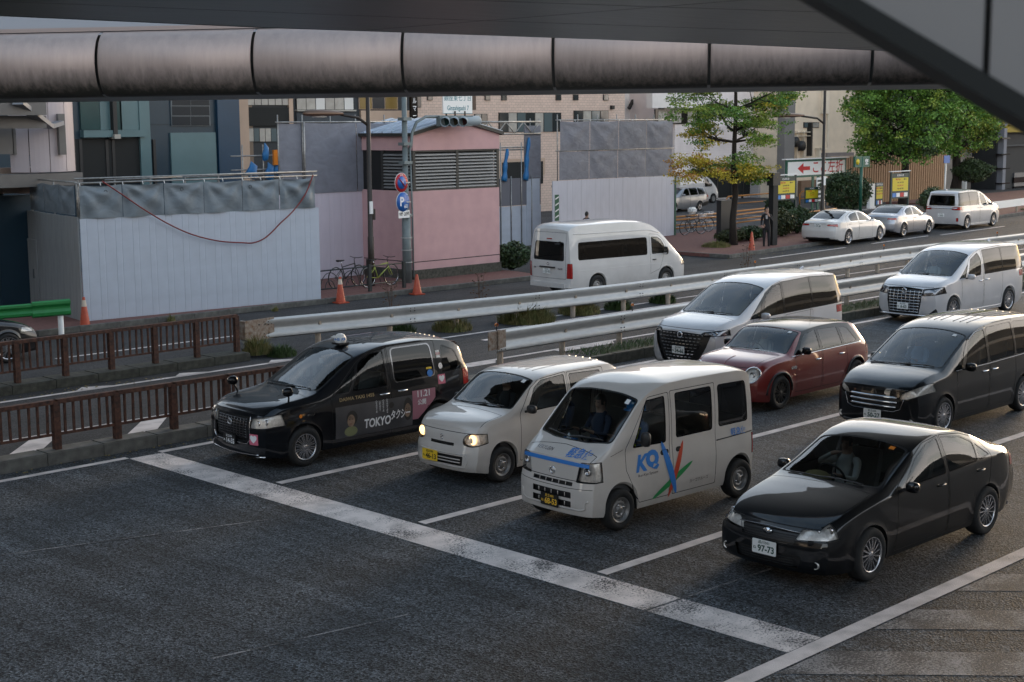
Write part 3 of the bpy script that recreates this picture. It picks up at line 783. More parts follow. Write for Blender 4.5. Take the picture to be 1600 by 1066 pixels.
    c.decal('side_subtitle', 'Kei-Kyu System', .055, M['alloy'], 'side', 1.08, .67, 1.1)
    c.decal('rear_lettering', '軽急便', .115, M['blue_vinyl'], 'side', 2.98, .96, 1.0, .001)
    c.decal('cargo_lettering', 'カーゴクルーズ', .06, M['ink_black'], 'side', 2.12, .42, .95)
    def stroke(a, b, w, m):
        a = Vector(a); b = Vector(b); d = (b - a); t = d.normalized(); nrm = Vector((-t.y, t.x)); V = []; N = 18; F = []
        for i in range(N + 1):
            u = i / N; hw = w / 2 * math.sin(math.pi * u) ** .55 + .002; q = a + d * u
            for sgn in (-1, 0, 1):
                r_ = q + nrm * hw * sgn; pt, nn = c.on(r_.x, r_.y, 'side', -1); V.append(pt + nn * m[1])
        for i in range(N):
            for k in (0, 1): F.append((i * 3 + k, i * 3 + k + 1, i * 3 + k + 4, i * 3 + k + 3))
        me = bpy.data.meshes.new('vinyl_stroke'); me.from_pydata(V, [], F); link('vinyl_stroke', me, M[m[0]], c.root)
    stroke((1.18, .30), (1.98, .70), .085, ('green_vinyl', .003)); stroke((1.50, .27), (1.80, 1.01), .085, ('red_vinyl', .005)); stroke((1.36, 1.06), (1.66, .30), .105, ('blue_vinyl', .007))
    c.rod([(2.50, .90), (3.30, .92)], 'side', 'door_rail', M['seam'], .022, -.004)
    c.rod([(.40, 1.0), (.62, 1.06)], 'side', 'pillar_seam', M['seam'], .006, .0)
    for sg in (-1, 1):
        c.mirror(.92, 1.10, sg, M['black'], w=.15, h=.20, d=.08, out=.10); c.rod([(1.15, 1.705), (1.7, 1.745), (3.2, 1.745)], 'side', 'roof_gutter', M['cream_paint'], .02, .004, sg=sg) if False else None
    for x, k in ((1.42, .16), (1.70, .10)):
        p, n = c.on(x, .905, 'side', -1); MB().prism(rr(p.x - k / 2, .87, p.x + k / 2, .94, .03, 3), p.y - .004, p.y + .0, 'xz').build('door_handle', M['seam'], c.root)
    c.rod([(.47, .50), (.40, .05), (.45, -.18)], 'top', 'wiper', M['black'], .018, .012); c.rod([(.42, .02), (.46, -.52)], 'top', 'wiper', M['black'], .018, .014)
    c.wheels(.275, .165, 'steel', w=.15); c.interior(.55, [1.05, 2.0], .36, .70, seat='seat', dash=1.0, hb=.62)
    # things on the dashboard
    e = empty('tissue_box', (.62, .30, .985), label='blue and white tissue box on the dashboard of the delivery van', cat='tissue box'); e.location = Matrix.Rotation(R(-2.3), 4, 'Z') @ Vector((.64, .30, 1.0)) + Vector((13.50, 12.85, 0))
    MB().b2((-.06, -.11, 0), (.06, .11, .06)).build('carton', M['blue_vinyl'], e); q = MB(); q.lathe([(.001, .14), (.03, .10), (.045, .06)], n=7); q.build('tissue', M['plate_white'], e)
    e = Matrix.Rotation(R(-2.3), 4, 'Z') @ Vector((.60, -.12, 1.004)) + Vector((13.50, 12.85, 0))
    q = MB(); q.box((0, 0, 0), (.20, .29, .004), Matrix.Rotation(R(20), 3, 'Z')); o = q.build('clipboard', M['plate_white'], None, label='white sheet of paper lying on the dashboard of the delivery van', cat='paper'); o.location = e; o.name = 'paper_sheet'
    c.wrap(0.92, 0.98, -0.52, -0.45, 'top', 'inspection_sticker', M['plate_white'], nx=2, nz=2); c.finish((13.50, 12.85, 0), R(-2.3)); return c

def build_kei_hatch():
    L, W = 3.395, 1.475
    sp = van_shape(L, W,
        [(0, .83), (.05, .885), (.3, .955), (.66, 1.01), (.80, 1.06), (1.0, 1.19), (1.28, 1.385), (1.42, 1.455), (1.7, 1.505), (2.2, 1.525), (3.0, 1.515), (3.28, 1.47), (3.395, 1.36)],
        [(0, .78), (.3, .90), (.66, .95), (.80, .985), (1.0, 1.10), (1.28, 1.30), (1.42, 1.375), (1.7, 1.435), (3.0, 1.44), (3.395, 1.30)],
        [(0, .72), (.3, .85), (.8, .925), (1.2, .94), (L, .98)],
        [(0, .60), (.3, .64), (.8, .66), (1.4, .615), (2.2, .605), (3.1, .605), (L, .59)],
        [(0, .64), (.3, .685), (.9, .71), (3.0, .71), (L, .68)], [(0, .62), (.3, .69), (3.0, .70), (L, .66)],
        [(0, .20), (.3, .17), (3.0, .19), (L, .28)], (.58, 3.04), .325, .27,
        fwarp(.10, .14, [(.18, .04), (.3, .0), (.48, .0), (.55, .025), (.72, .05), (.82, .09)], .6),
        fwarp(.03, .10, [(.3, .0), (.5, -.01), (.9, .0), (1.4, .06)], .5), line=.8, bulge=.026, wup=.03)
    c = Car('kei_hatchback', 'small white hatchback with lit round headlights and yellow plate 46-13', 'car', sp, M['cream_paint'])
    c.window([(1.12, .97), (2.02, .98), (2.02, 1.41), (1.50, 1.38), (1.34, 1.29)], .04, .018, name='front_window')
    c.window([(2.12, .98), (2.88, 1.0), (2.84, 1.38), (2.12, 1.40)], .04, .018, name='rear_window')
    c.patch([(.85, -.645), (.77, -.3), (.76, 0), (.77, .3), (.85, .645), (1.39, .59), (1.42, .3), (1.43, 0), (1.42, -.3), (1.39, -.59)], 'top', (3,), None, 'windscreen', M['glass'], r=.05, off=.006, keep=False, seal=.02)
    c.patch([(-.50, 1.0), (.50, 1.0), (.46, 1.34), (-.46, 1.34)], 'end', (5, 3), lambda q, n: q.x > 3.0, 'rear_windscreen', M['privacy'], r=.06, off=.004, keep=False, seal=.02)
    for sg in (-1, 1):
        h = lamp(c, [(.42, .60), (.55, .57), (.68, .60), (.74, .68), (.72, .76), (.60, .78), (.46, .76), (.41, .68)], sg, .32, slant=.0, r=.05, dx=.05)
        for (y, z, r_) in ((.55, .68, .075),):
            p, n = c.on(sg * y, z, 'front'); MB().lathe([(r_, 0), (r_ * .8, .012), (.001, .02)], (p.x + .03, p.y, p.z), 'x', 16).build('headlight_bulb', M['warm_lamp'], h or c.root)
        rlamp(c, [(.60, .45), (.74, .45), (.74, .62), (.60, .62)], sg, 3.25)
    c.shut([(-.2, -.60), (-.2, .60), (.2, .62), (.72, .64), (.69, 0), (.72, -.64), (.2, -.62)], 'top', (3, 4), 'bonnet', test=isx(-.2, .9), r=.05, extra=[((0, 0, .765), (0, 0, -1))])
    c.shut([(.96, .26), (2.04, .26), (2.06, 1.44), (1.46, 1.40), (1.26, 1.29), (.98, .97)], name='front_door')
    c.shut([(2.09, .26), (2.62, .26), (2.84, .62), (2.96, 1.0), (2.90, 1.42), (2.08, 1.43)], name='rear_door')
    grille(c, [(-.25, .565), (.25, .565), (.25, .61), (-.25, .61)], 'upper_grille', r=.01, m='black', bars=((.588, .2),), w=.01)
    grille(c, [(-.42, .29), (.42, .29), (.44, .43), (-.44, .43)], 'lower_grille', r=.02, m='cream_paint', bars=((.33, .38), (.375, .38)), w=.02, off=-.01)
    b = MB(); p, n = c.on(0, .675, 'front')
    b.tube([(p.x - .004, .03 - k[0], .675 + k[1]) for k in ((0.0, .022), (.03, .04), (.055, .02), (.0, -.012), (.03, -.038), (.06, -.02))], .007, 5); b.build('emblem', M['chrome'], c.root)
    c.rod([(-.48, .455), (-.52, .36), (-.46, .26), (.46, .26), (.52, .36), (.48, .455), (-.48, .455)], 'front', 'bumper_crease', M['cream_paint'], .022, -.002)
    c.plate(.22, .375, 'front', 'plate_yellow', 'ink_black', '足立580', '46-13')
    for sg in (-1, 1): c.mirror(1.10, .97, sg, M['black'], w=.17, h=.13, out=.1); c.handle(1.94, .86, sg, M['cream_paint']); c.handle(2.72, .88, sg, M['cream_paint'])
    for y in (-.3, -.15, 0, .15, .3): c.rod([(1.65, y), (3.15, y)], 'top', 'roof_rib', M['cream_paint'], .016, -.002)
    c.rod([(.80, .52), (.79, .1), (.84, -.12)], 'top', 'wiper', M['black'], .018, .012); c.rod([(.80, .02), (.85, -.5)], 'top', 'wiper', M['black'], .018, .014)
    c.wheels(.27, .165, 'steel', w=.145); c.interior(.9, [1.45, 2.3], .28, .52, dash=.90)
    c.wrap(1.29, 1.35, -0.48, -0.41, 'top', 'inspection_sticker', M['plate_white'], nx=2, nz=2); c.finish((14.22, 15.79, 0), R(.1)); return c

def build_taxi():
    L, W = 4.40, 1.695; pm = M['taxi_paint']
    sp = van_shape(L, W,
        [(0, .90), (.06, .95), (.4, 1.04), (.9, 1.10), (1.12, 1.15), (1.3, 1.25), (1.7, 1.49), (1.95, 1.625), (2.2, 1.70), (2.6, 1.745), (3.2, 1.745), (3.8, 1.70), (4.1, 1.62), (4.28, 1.50), (4.40, 1.30)],
        [(0, .84), (.4, .97), (.9, 1.02), (1.12, 1.05), (1.3, 1.13), (1.7, 1.36), (1.95, 1.50), (2.2, 1.60), (2.6, 1.665), (3.2, 1.67), (3.8, 1.62), (4.1, 1.53), (4.28, 1.40), (4.40, 1.18)],
        [(0, .80), (.4, .93), (.9, .98), (1.2, 1.0), (2, 1.01), (4.0, 1.06), (L, 1.05)],
        [(0, .68), (.4, .72), (1.1, .73), (1.95, .68), (2.6, .665), (3.6, .665), (4.1, .67), (L, .66)],
        [(0, .75), (.4, .79), (1.0, .815), (3.6, .82), (4.1, .80), (L, .76)], [(0, .72), (.4, .79), (3.6, .80), (L, .74)],
        [(0, .22), (.4, .19), (3.8, .20), (L, .30)], (.82, 3.57), .35, .305,
        fwarp(.10, .14, [(.2, .06), (.3, .02), (.5, .0), (.62, .0), (.8, .03), (.92, .10)], .8),
        fwarp(.06, .10, [(.3, .02), (.5, .0), (1.0, .0), (1.3, .06)], .5), bulge=.016, line=.8, wup=.035)
    c = Car('taxi', 'dark taxi with a round roof lamp and a film advertisement on its side, plate 14-55', 'taxi', sp, pm)
    c.window([(1.78, 1.05), (2.50, 1.05), (2.50, 1.60), (2.22, 1.57), (1.98, 1.45)], .04, .02, name='front_window')
    c.window([(1.44, 1.05), (1.72, 1.05), (1.90, 1.38)], .02, .012, name='quarter_window')
    c.window([(2.64, 1.07), (3.54, 1.09), (3.50, 1.61), (2.64, 1.61)], .09, .022, name='sliding_door_window', glass='privacy', sm='darkchrome')
    c.window([(3.68, 1.12), (4.16, 1.14), (4.04, 1.44), (3.74, 1.56)], .06, .02, name='rear_quarter_window', glass='privacy')
    c.patch([(1.18, -.705), (1.06, -.35), (1.04, 0), (1.06, .35), (1.18, .705), (1.95, .65), (1.99, .3), (2.0, 0), (1.99, -.3), (1.95, -.65)], 'top', (3,), None, 'windscreen', M['glass'], r=.06, off=.006, keep=False, seal=.022)
    c.patch([(-.56, 1.10), (.56, 1.10), (.52, 1.52), (-.52, 1.52)], 'end', (5, 3), lambda q, n: q.x > 3.9, 'rear_windscreen', M['privacy'], r=.06, off=.004, keep=False, seal=.02)
    for sg in (-1, 1):
        lamp(c, [(.44, .65), (.70, .66), (.88, .70), (.88, .89), (.48, .82)], sg, .50, bulbs=[(.14, .58, .735, .05), (.20, .70, .76, .05)], slant=.3)
        rlamp(c, [(.58, .86), (.88, .86), (.88, 1.14), (.62, 1.14)], sg, 4.16, zones=(1, 2, 5))
    c.shut([(-.2, -.62), (-.2, .62), (.4, .71), (1.0, .73), (.97, 0), (1.0, -.73), (.4, -.71)], 'top', (3, 4), 'bonnet', test=isx(-.1, 1.2), r=.05, extra=[((0, 0, .885), (0, 0, -1))])
    c.shut([(1.36, .25), (2.54, .25), (2.55, 1.64), (2.22, 1.61), (1.93, 1.46), (1.36, 1.02)], name='front_door')
    c.shut([(2.58, .25), (3.18, .25), (3.50, .66), (3.60, 1.0), (3.60, 1.64), (2.57, 1.65)], name='sliding_door')
    z = [.80, .76, .72, .68, .64, .60, .56, .52]
    grille(c, [(-.42, .46), (.42, .46), (.47, .84), (-.47, .84)], bars=[(q, .40) for q in z], w=.011, m='darkchrome', verts=[(y, .5, .81) for y in (-.32, -.24, -.16, -.08, 0, .08, .16, .24, .32)], off=-.010)
    c.rod([(-.47, .84), (-.49, .50), (-.42, .42), (.42, .42), (.49, .50), (.47, .84)], 'front', 'grille_surround', M['chrome'], .014, .003)
    c.rod([(-.62, .26), (0, .24), (.62, .26)], 'front', 'bumper_trim', M['chrome'], .022, .004); c.rod([(-.72, .23), (-.4, .21)], 'front', 'bumper_trim', M['chrome'], .03, .004)
    p, n = c.on(0, .72, 'front'); b = MB(); b.tube([(p.x - .014, .055 * math.cos(a * .314), .72 + .045 * math.sin(a * .314)) for a in range(21)], .006, 5, False); b.tube([(p.x - .016, .02 * math.cos(a * .314), .72 + .04 * math.sin(a * .314)) for a in range(21)], .005, 5, False); b.build('emblem', M['chrome'], c.root, recalc=False)
    c.plate(0, .44, 'front', 'plate_black', 'ink_white', '足立500', '14-55')
    for y, z_ in ((-.56, .50),):
        c.decal('panel_sticker', '♥', .12, M['ink_white'], 'front', y, z_, off=.007); c.patch([(y - .085, z_ - .085), (y + .085, z_ - .085), (y + .085, z_ + .085), (y - .085, z_ + .085)], 'end', (1, 4), fr(.5), 'pink_sticker', M['pink_vinyl'], r=.015, off=-.003)
    for sg in (-1, 1):
        # fender mirrors on stalks
        p, n = c.on(.62, sg * .70, 'top'); h = MB(); q = p + Vector((-.05, sg * .06, .13)); h.tube([p, p + Vector((-.02, sg * .04, .07)), q], .015, 6)
        h.lathe([(.001, -.09), (.05, -.075), (.072, -.02), (.075, .03), (.072, .05), (.001, .05)], q + Vector((0, 0, .04)), 'x', 14); h.build('fender_mirror', M['trim'], c.root)
        c.handle(2.42, .93, sg, M['chrome'], .2, .03); c.handle(2.80, .94, sg, M['chrome'], .2, .03)
    c.rod([(1.09, .55), (1.07, .1), (1.13, -.14)], 'top', 'wiper', M['black'], .018, .012); c.rod([(1.08, .02), (1.15, -.56)], 'top', 'wiper', M['black'], .018, .014)
    # advertisement wrap on the doors
    adv = mat('poster_print', (.035, .036, .04), .35, var=.7, vscale=2.5, vcol=(.085, .082, .085), coat=.5)
    def band(poly, name, m, off, r=0):
        return c.patch(poly, 'side', (1,), lambda q, n: q.y < -.2, name, m, r=r, off=off)
    pts_ = [(1.44, .34), (3.12, .34), (3.12, .86), (1.44, .86)]
    # the doors carry the film: lay it from points on the shell
    def wrap(x0, x1, z0, z1, name, m, off, cut=None, nx=24, nz=6):
        V = []; F = []
        for i in range(nx + 1):
            for k in range(nz + 1):
                x = x0 + (x1 - x0) * i / nx; z = z0 + (z1 - z0) * k / nz
                if cut: x = min(x, cut(z))
                p, n = c.on(x, z, 'side', -1); V.append(p + n * off)
        for i in range(nx):
            for k in range(nz): a = i * (nz + 1) + k; F.append((a, a + nz + 1, a + nz + 2, a + 1))
        me = bpy.data.meshes.new(name); me.from_pydata(V, [], F); return link(name, me, m, c.root)
    ad = wrap(1.42, 3.00, .33, .84, 'advertisement_panel', adv, .003)
    wrap(3.00, 3.50, .42, .90, 'date_panel', M['mauve_vinyl'], .004, cut=lambda z: 3.12 + .42 * min(1, (z - .42) / .34))
    c.decal('poster_title', 'TOKYO', .20, M['ink_white'], 'side', 2.26, .49, .78, .006, off=.007, slant=.05)
    c.decal('poster_title', 'タクシー', .17, M['ink_white'], 'side', 2.74, .55, .62, .004, off=.007, slant=.05)
    for i, x in enumerate((2.24, 2.31, 2.38, 2.46)):
        for k, ch in enumerate('心をのせて走る'[: (6, 5, 6, 7)[i]]): c.decal('poster_caption', ch, .038, M['ink_white'], 'side', x, .83 - .034 * k - (.0, .02, .0, .0)[i], off=.007)
    c.decal('date_lettering', '11.21', .15, M['ink_white'], 'side', 3.24, .83, .95, .003, off=.008); c.decal('date_lettering', '公開', .10, M['ink_white'], 'side', 3.20, .69, .95, .002, off=.008)
    c.decal('company_lettering', 'DAIWA TAXI 1455', .075, M['gold_vinyl'], 'side', 1.86, .945, 1.15, .002, off=.006)
    skin = mat('poster_face', (.33, .22, .15), .5, var=.6, vscale=9); dk = mat('poster_hair', (.02, .018, .016), .6); cl = mat('poster_clothes', (.20, .21, .10), .6)
    def oval(x, z, a, b, m, off, name, n=22):
        V = []; 
        for k in range(n): t = 2 * math.pi * k / n; p, nn = c.on(x + a * math.cos(t), z + b * math.sin(t), 'side', -1); V.append(p + nn * off)
        me = bpy.data.meshes.new(name); me.from_pydata(V, [], [tuple(range(n))]); link(name, me, m, ad)
    oval(1.72, .42, .13, .08, cl, .0045, 'printed_shirt'); oval(1.74, .63, .11, .12, dk, .005, 'printed_hair'); oval(1.72, .59, .075, .10, skin, .006, 'printed_face')
    oval(2.90, .62, .10, .19, dk, .005, 'printed_hair'); oval(2.89, .60, .065, .115, skin, .006, 'printed_face'); oval(2.55, .73, .05, .05, dk, .0045, 'printed_hair')
    for x, z in ((1.69, .615), (1.745, .615), (2.865, .63), (2.915, .63)): oval(x, z, .014, .007, dk, .007, 'printed_eye', 10)
    for x, z in ((1.715, .54), (2.89, .55)): oval(x, z, .025, .008, mat('poster_lips', (.22, .08, .06), .5) if z == .54 else bpy.data.materials['poster_lips'], .007, 'printed_mouth', 10)
    c.decal('panel_sticker', '♥', .11, M['ink_white'], 'side', 3.66, 1.02, off=.008); wrap(3.58, 3.74, .94, 1.10, 'pink_sticker', M['pink_vinyl'], .004, nx=4, nz=4)
    wrap(3.60, 3.68, 1.38, 1.50, 'paper_sticker', M['plate_white'], .006, nx=3, nz=3); wrap(3.34, 3.46, 1.22, 1.25, 'yellow_sticker', M['plate_yellow'], .012, nx=3, nz=2); oval(3.41, 1.15, .06, .06, M['blue_vinyl'], .012, 'round_sticker'); oval(3.66, 1.24, .045, .05, M['alloy'], .008, 'round_sticker')
    c.decal('sticker_print', '禁煙', .05, M['red_vinyl'], 'side', 3.64, 1.44, off=.01)
    p, n = c.on(.95, .80, 'side', -1); MB().box((p.x, p.y - .004, p.z), (.14, .01, .025)).build('side_badge', M['chrome'], c.root); MB().lathe([(.03, -.006), (.001, -.008)], (p.x - .2, p.y, p.z - .0), 'y', 12).build('side_repeater', M['amber'], c.root)
    # roof lamp
    q = MB(); q.lathe([(.085, 0), (.098, .03), (.095, .08), (.07, .125), (.035, .145), (.001, .15)], (2.14, -.05, 1.73), 'z', 20); q.v = [(v[0], v[1] * 1.0, v[2]) for v in q.v]
    o = q.build('roof_lamp', M['plate_white'], c.root); MB().box((2.14, -.05, 1.715), (.2, .2, .03)).build('lamp_base', M['black'], o); MB().tube([(2.13, .03, 1.79), (2.11, .08, 1.81), (2.09, .13, 1.80)], [.04, .025, .01], 8).build('lamp_fin', M['plate_white'], o)
    text('lamp_lettering', '14-55', .055, M['blue_vinyl'], o, (2.043, -.075, 1.79), (.25, -.97, 0), (0, 0, 1), 1, .002); text('lamp_lettering', '大和', .05, M['blue_vinyl'], o, (2.13, -.151, 1.79), (1, 0, 0), (0, 0, 1), 1, .002)
    for y in (-.36, -.24, -.12, 0, .12, .24, .36): c.rod([(2.35, y), (3.9, y)], 'top', 'roof_rib', pm, .018, -.002)
    c.wheels(.31, .205, 'twin', 12); c.interior(1.2, [1.9, 3.0], .30, .62, dash=1.02)
    c.finish((12.62, 18.88, 0), R(-1.0)); return c

def minivan(name, label, cat, pm, L=4.95, W=1.85, H=1.935, fo=.97, wb=3.0, ra=.375, group=None, hood=1.0, glass='glass', blackpillars=True, zc=.335):
    h = H / 1.935; q = L / 4.95; k = W / 1.85
    def s_(p, g): return [(a * q, b * g) for a, b in p]
    sp = van_shape(L, W,
        s_([(0, .93), (.06, 1.0), (.3, 1.09), (.7, 1.165), (.95, 1.21), (1.15, 1.31), (1.6, 1.555), (2.0, 1.745), (2.25, 1.83), (2.7, 1.90), (3.3, 1.935), (4.2, 1.92), (4.7, 1.87), (4.9, 1.80), (4.95, 1.72)], h),
        s_([(0, .88), (.3, 1.03), (.7, 1.09), (.95, 1.11), (1.15, 1.19), (1.6, 1.42), (2.0, 1.63), (2.25, 1.72), (2.7, 1.81), (3.3, 1.85), (4.2, 1.83), (4.7, 1.78), (4.95, 1.62)], h),
        s_([(0, .83), (.3, .97), (.95, 1.05), (1.5, 1.09), (2.6, 1.13), (3.5, 1.15), (4.95, 1.15)], h),
        s_([(0, .72), (.4, .78), (.95, .80), (1.6, .775), (2.25, .735), (3.3, .725), (4.6, .725), (4.95, .70)], k),
        s_([(0, .82), (.4, .875), (1, .895), (4.3, .895), (4.8, .87), (4.95, .84)], k), s_([(0, .80), (.4, .87), (4.4, .88), (4.95, .83)], k),
        [(0, .20), (.4, .17), (L - .7, .19), (L, .30)], (fo, fo + wb), ra, zc,
        fwarp(.13, .17, [(.18, .05), (.28, .0), (.6, .0), (.8, .02), (1.0, .10)], .9),
        fwarp(.06, .13, [(.3, .02), (.5, .0), (1.1, .0), (1.7, .10)], .6), bulge=.022, line=.7, wup=.045)
    return Car(name, label, cat, sp, pm, group), h, q, k

def build_alphard(name, label, kind, loc, rz, plate, pm):
    c, h, q, k = minivan(name, label, 'minivan', pm)
    c.window([(1.30, 1.12), (1.62, 1.13), (1.84, 1.44)], .02, .012, name='quarter_window')
    if kind == 'new':
        c.window([(1.74, 1.13), (2.52, 1.13), (2.55, 1.74), (2.28, 1.68), (1.98, 1.54)], .05, .016, name='front_window', glass='side_glass')
        c.window([(2.58, 1.17), (3.62, 1.19), (3.62, 1.79), (2.60, 1.75)], .05, .01, name='sliding_door_window', glass='privacy')
        c.window([(3.66, 1.19), (4.78, 1.21), (4.66, 1.73), (3.66, 1.79)], .05, .01, name='rear_side_window', glass='privacy')
    else:
        c.window([(1.74, 1.13), (2.42, 1.14), (2.52, 1.48), (2.40, 1.70), (1.98, 1.54)], .06, .016, name='front_window', glass='side_glass')
        c.window([(2.95, 1.18), (3.62, 1.19), (3.62, 1.76), (2.60, 1.73), (2.66, 1.45)], .07, .01, name='sliding_door_window', glass='privacy')
        c.window([(3.66, 1.19), (4.78, 1.21), (4.66, 1.72), (3.66, 1.76)], .05, .01, name='rear_side_window', glass='privacy')
    c.patch([(1.04, -.775), (.92, -.4), (.90, 0), (.92, .4), (1.04, .775), (2.02, .72), (2.08, .3), (2.09, 0), (2.08, -.3), (2.02, -.72)], 'top', (3,), None, 'windscreen', M['glass'], r=.07, off=.006, keep=False, seal=.022)
    c.patch([(-.68, 1.18), (.68, 1.18), (.62, 1.68), (-.62, 1.68)], 'end', (5, 3, 2), lambda a, n: a.x > 4.6, 'rear_windscreen', M['privacy'], r=.06, off=.004, keep=False, seal=.02)
    for sg in (-1, 1):
        c.patch([(1.26, 1.10), (4.86, 1.175), (4.70, 1.76), (3.6, 1.80), (2.6, 1.765), (2.25, 1.70), (1.95, 1.56)] if kind == 'new' else [(2.62, 1.15), (4.86, 1.175), (4.70, 1.755), (3.6, 1.785), (2.62, 1.76)], 'side', (1, 2), lambda a, n, sg=sg: a.y * sg > .2, 'pillar_trim', M['trim'], r=.03, off=.002, keep=False)
        if kind == 'new': lamp(c, [(.50, .86), (.92, .84), (.92, .98), (.55, .93)], sg, .62, slant=.2, m='lens', refl='darkchrome', bulbs=[(.22, .70, .90, .035), (.27, .78, .905, .035)], zones=(1, 2, 3, 4))
        else: lamp(c, [(.50, .74), (.80, .76), (.92, .80), (.92, .98), (.52, .92)], sg, .66, slant=.5, refl='darkchrome', bulbs=[(.20, .62, .86, .04), (.26, .74, .88, .04)], zones=(1, 2, 3, 4))
        rlamp(c, [(.52, .98), (.94, .96), (.94, 1.14), (.52, 1.10)], sg, 4.55, zones=(1, 2, 5)); rlamp(c, [(.74, .42), (.84, .42), (.84, .60), (.74, .60)], sg, 4.7, zones=(1, 5))
        rt = c.root
        c.mirror(1.62, 1.10, sg, pm, w=.22, h=.15, out=.14); c.handle(2.40, 1.0, sg, M['chrome'], .2, .03); c.handle(2.74, 1.01, sg, M['chrome'], .2, .03)
        c.patch([(sg * .66, .24), (sg * .86, .24), (sg * .84, .42)], 'end', (1, 4), lambda a, n, sg=sg: a.y * sg > .3 and a.x < .6, 'fog_recess', M['grille'], r=.01, off=-.002)
        c.rod([(1.2, .26), (3.7, .26)], 'side', 'sill_trim', M['chrome'], .016, .004, sg=sg)
    c.shut([(-.2, -.68), (-.2, .68), (.4, .80), (.86, .80), (.84, 0), (.86, -.80), (.4, -.80)], 'top', (3, 4), 'bonnet', test=isx(-.1, 1.0), r=.05, extra=[((0, 0, .965), (0, 0, -1))])
    c.shut([(1.40, .26), (2.54, .26), (2.56, 1.78), (2.25, 1.71), (1.96, 1.58), (1.40, 1.09)], name='front_door')
    c.shut([(2.58, .26), (3.50, .26), (3.58, .62), (3.62, 1.125), (2.58, 1.095)] if kind == 'new' else [(2.58, .26), (3.50, .26), (3.58, .62), (3.64, 1.82), (2.58, 1.79)], name='sliding_door')
    if kind == 'new':
        bars = [(.86 - .068 * i, .60 - .035 * i) for i in range(9)]
        g = grille(c, [(-.46, .26), (.46, .26), (.66, .62), (.74, .88), (0, .90), (-.74, .88), (-.66, .62)], bars=bars, w=.016, m='grille', verts=(), off=-.008, deep=.04, zones=(1, 3, 4, 2), x1=.6)
        b = MB()
        for i, (z, hw) in enumerate(bars):
            nn = int(hw * 2 / .095)
            for j in range(nn):
                y = -hw + .05 + j * (2 * hw - .1) / max(1, nn - 1) + (.02 if i % 2 else 0)
                p, n = c.on(y, z, 'front'); b.box(p + Vector((-.002, 0, 0)), (.014, .062, .02))
        if b.v: tag(b.build('grille_studs', M['chrome'], g), kind='stuff')
    else:
        bars = [(.84 - .075 * i, .50 - .012 * i) for i in range(8)]
        g = grille(c, [(-.50, .26), (.50, .26), (.50, .60), (.56, .93), (0, .95), (-.56, .93), (-.50, .60)], bars=bars, w=.022, m='chrome', verts=[(y, .30, .88) for y in (-.42, -.30, -.18, -.06, .06, .18, .30, .42)], off=-.004, deep=.04, zones=(1, 3, 4), x1=.6)
        c.rod([(-.54, .92), (0, .955), (.54, .92)], 'front', 'grille_surround', M['chrome'], .035, .002)
        c.rod([(-.70, .235), (0, .225), (.70, .235)], 'front', 'bumper_trim', M['chrome'], .04, .004)
    p, n = c.on(0, .86 if kind != 'new' else .84, 'front'); b = MB(); b.lathe([(.07, .0), (.066, -.016), (.052, -.016), (.05, 0)], p, 'x', 20); b.bar(p + Vector((-.01, -.045, .03)), p + Vector((-.01, .045, -.02)), .014); b.build('emblem', M['chrome'], c.root)
    c.plate(0, .46 if kind != 'new' else .52, 'front', 'plate_white', 'ink_green', '品川300', plate)
    c.plate(0, .72, 'rear', 'plate_white', 'ink_green', '品川300', plate)
    c.rod([(-.78, 1.06), (.78, 1.06)], 'rear', 'tailgate_trim', M['chrome'], .05, .004); c.rod([(-.60, 1.80 - .06), (.60, 1.80 - .06)], 'rear', 'tailgate_spoiler', pm, .05, .03)
    c.rod([(.96, .66), (.97, .1), (1.02, -.12)], 'top', 'wiper', M['black'], .018, .012); c.rod([(.97, .02), (1.03, -.62)], 'top', 'wiper', M['black'], .018, .014)
    b = MB(); b.prism([(4.35, 1.90), (4.52, 1.895), (4.50, 1.965)], -.02, .02, 'xz'); b.build('roof_fin', pm, c.root)
    c.wheels(.34, .235, 'twin', 10, 'alloy'); c.interior(1.05, [1.95, 2.95], .36, .72, dash=1.10, seat='tan_seat')
    c.finish(loc, rz); return c

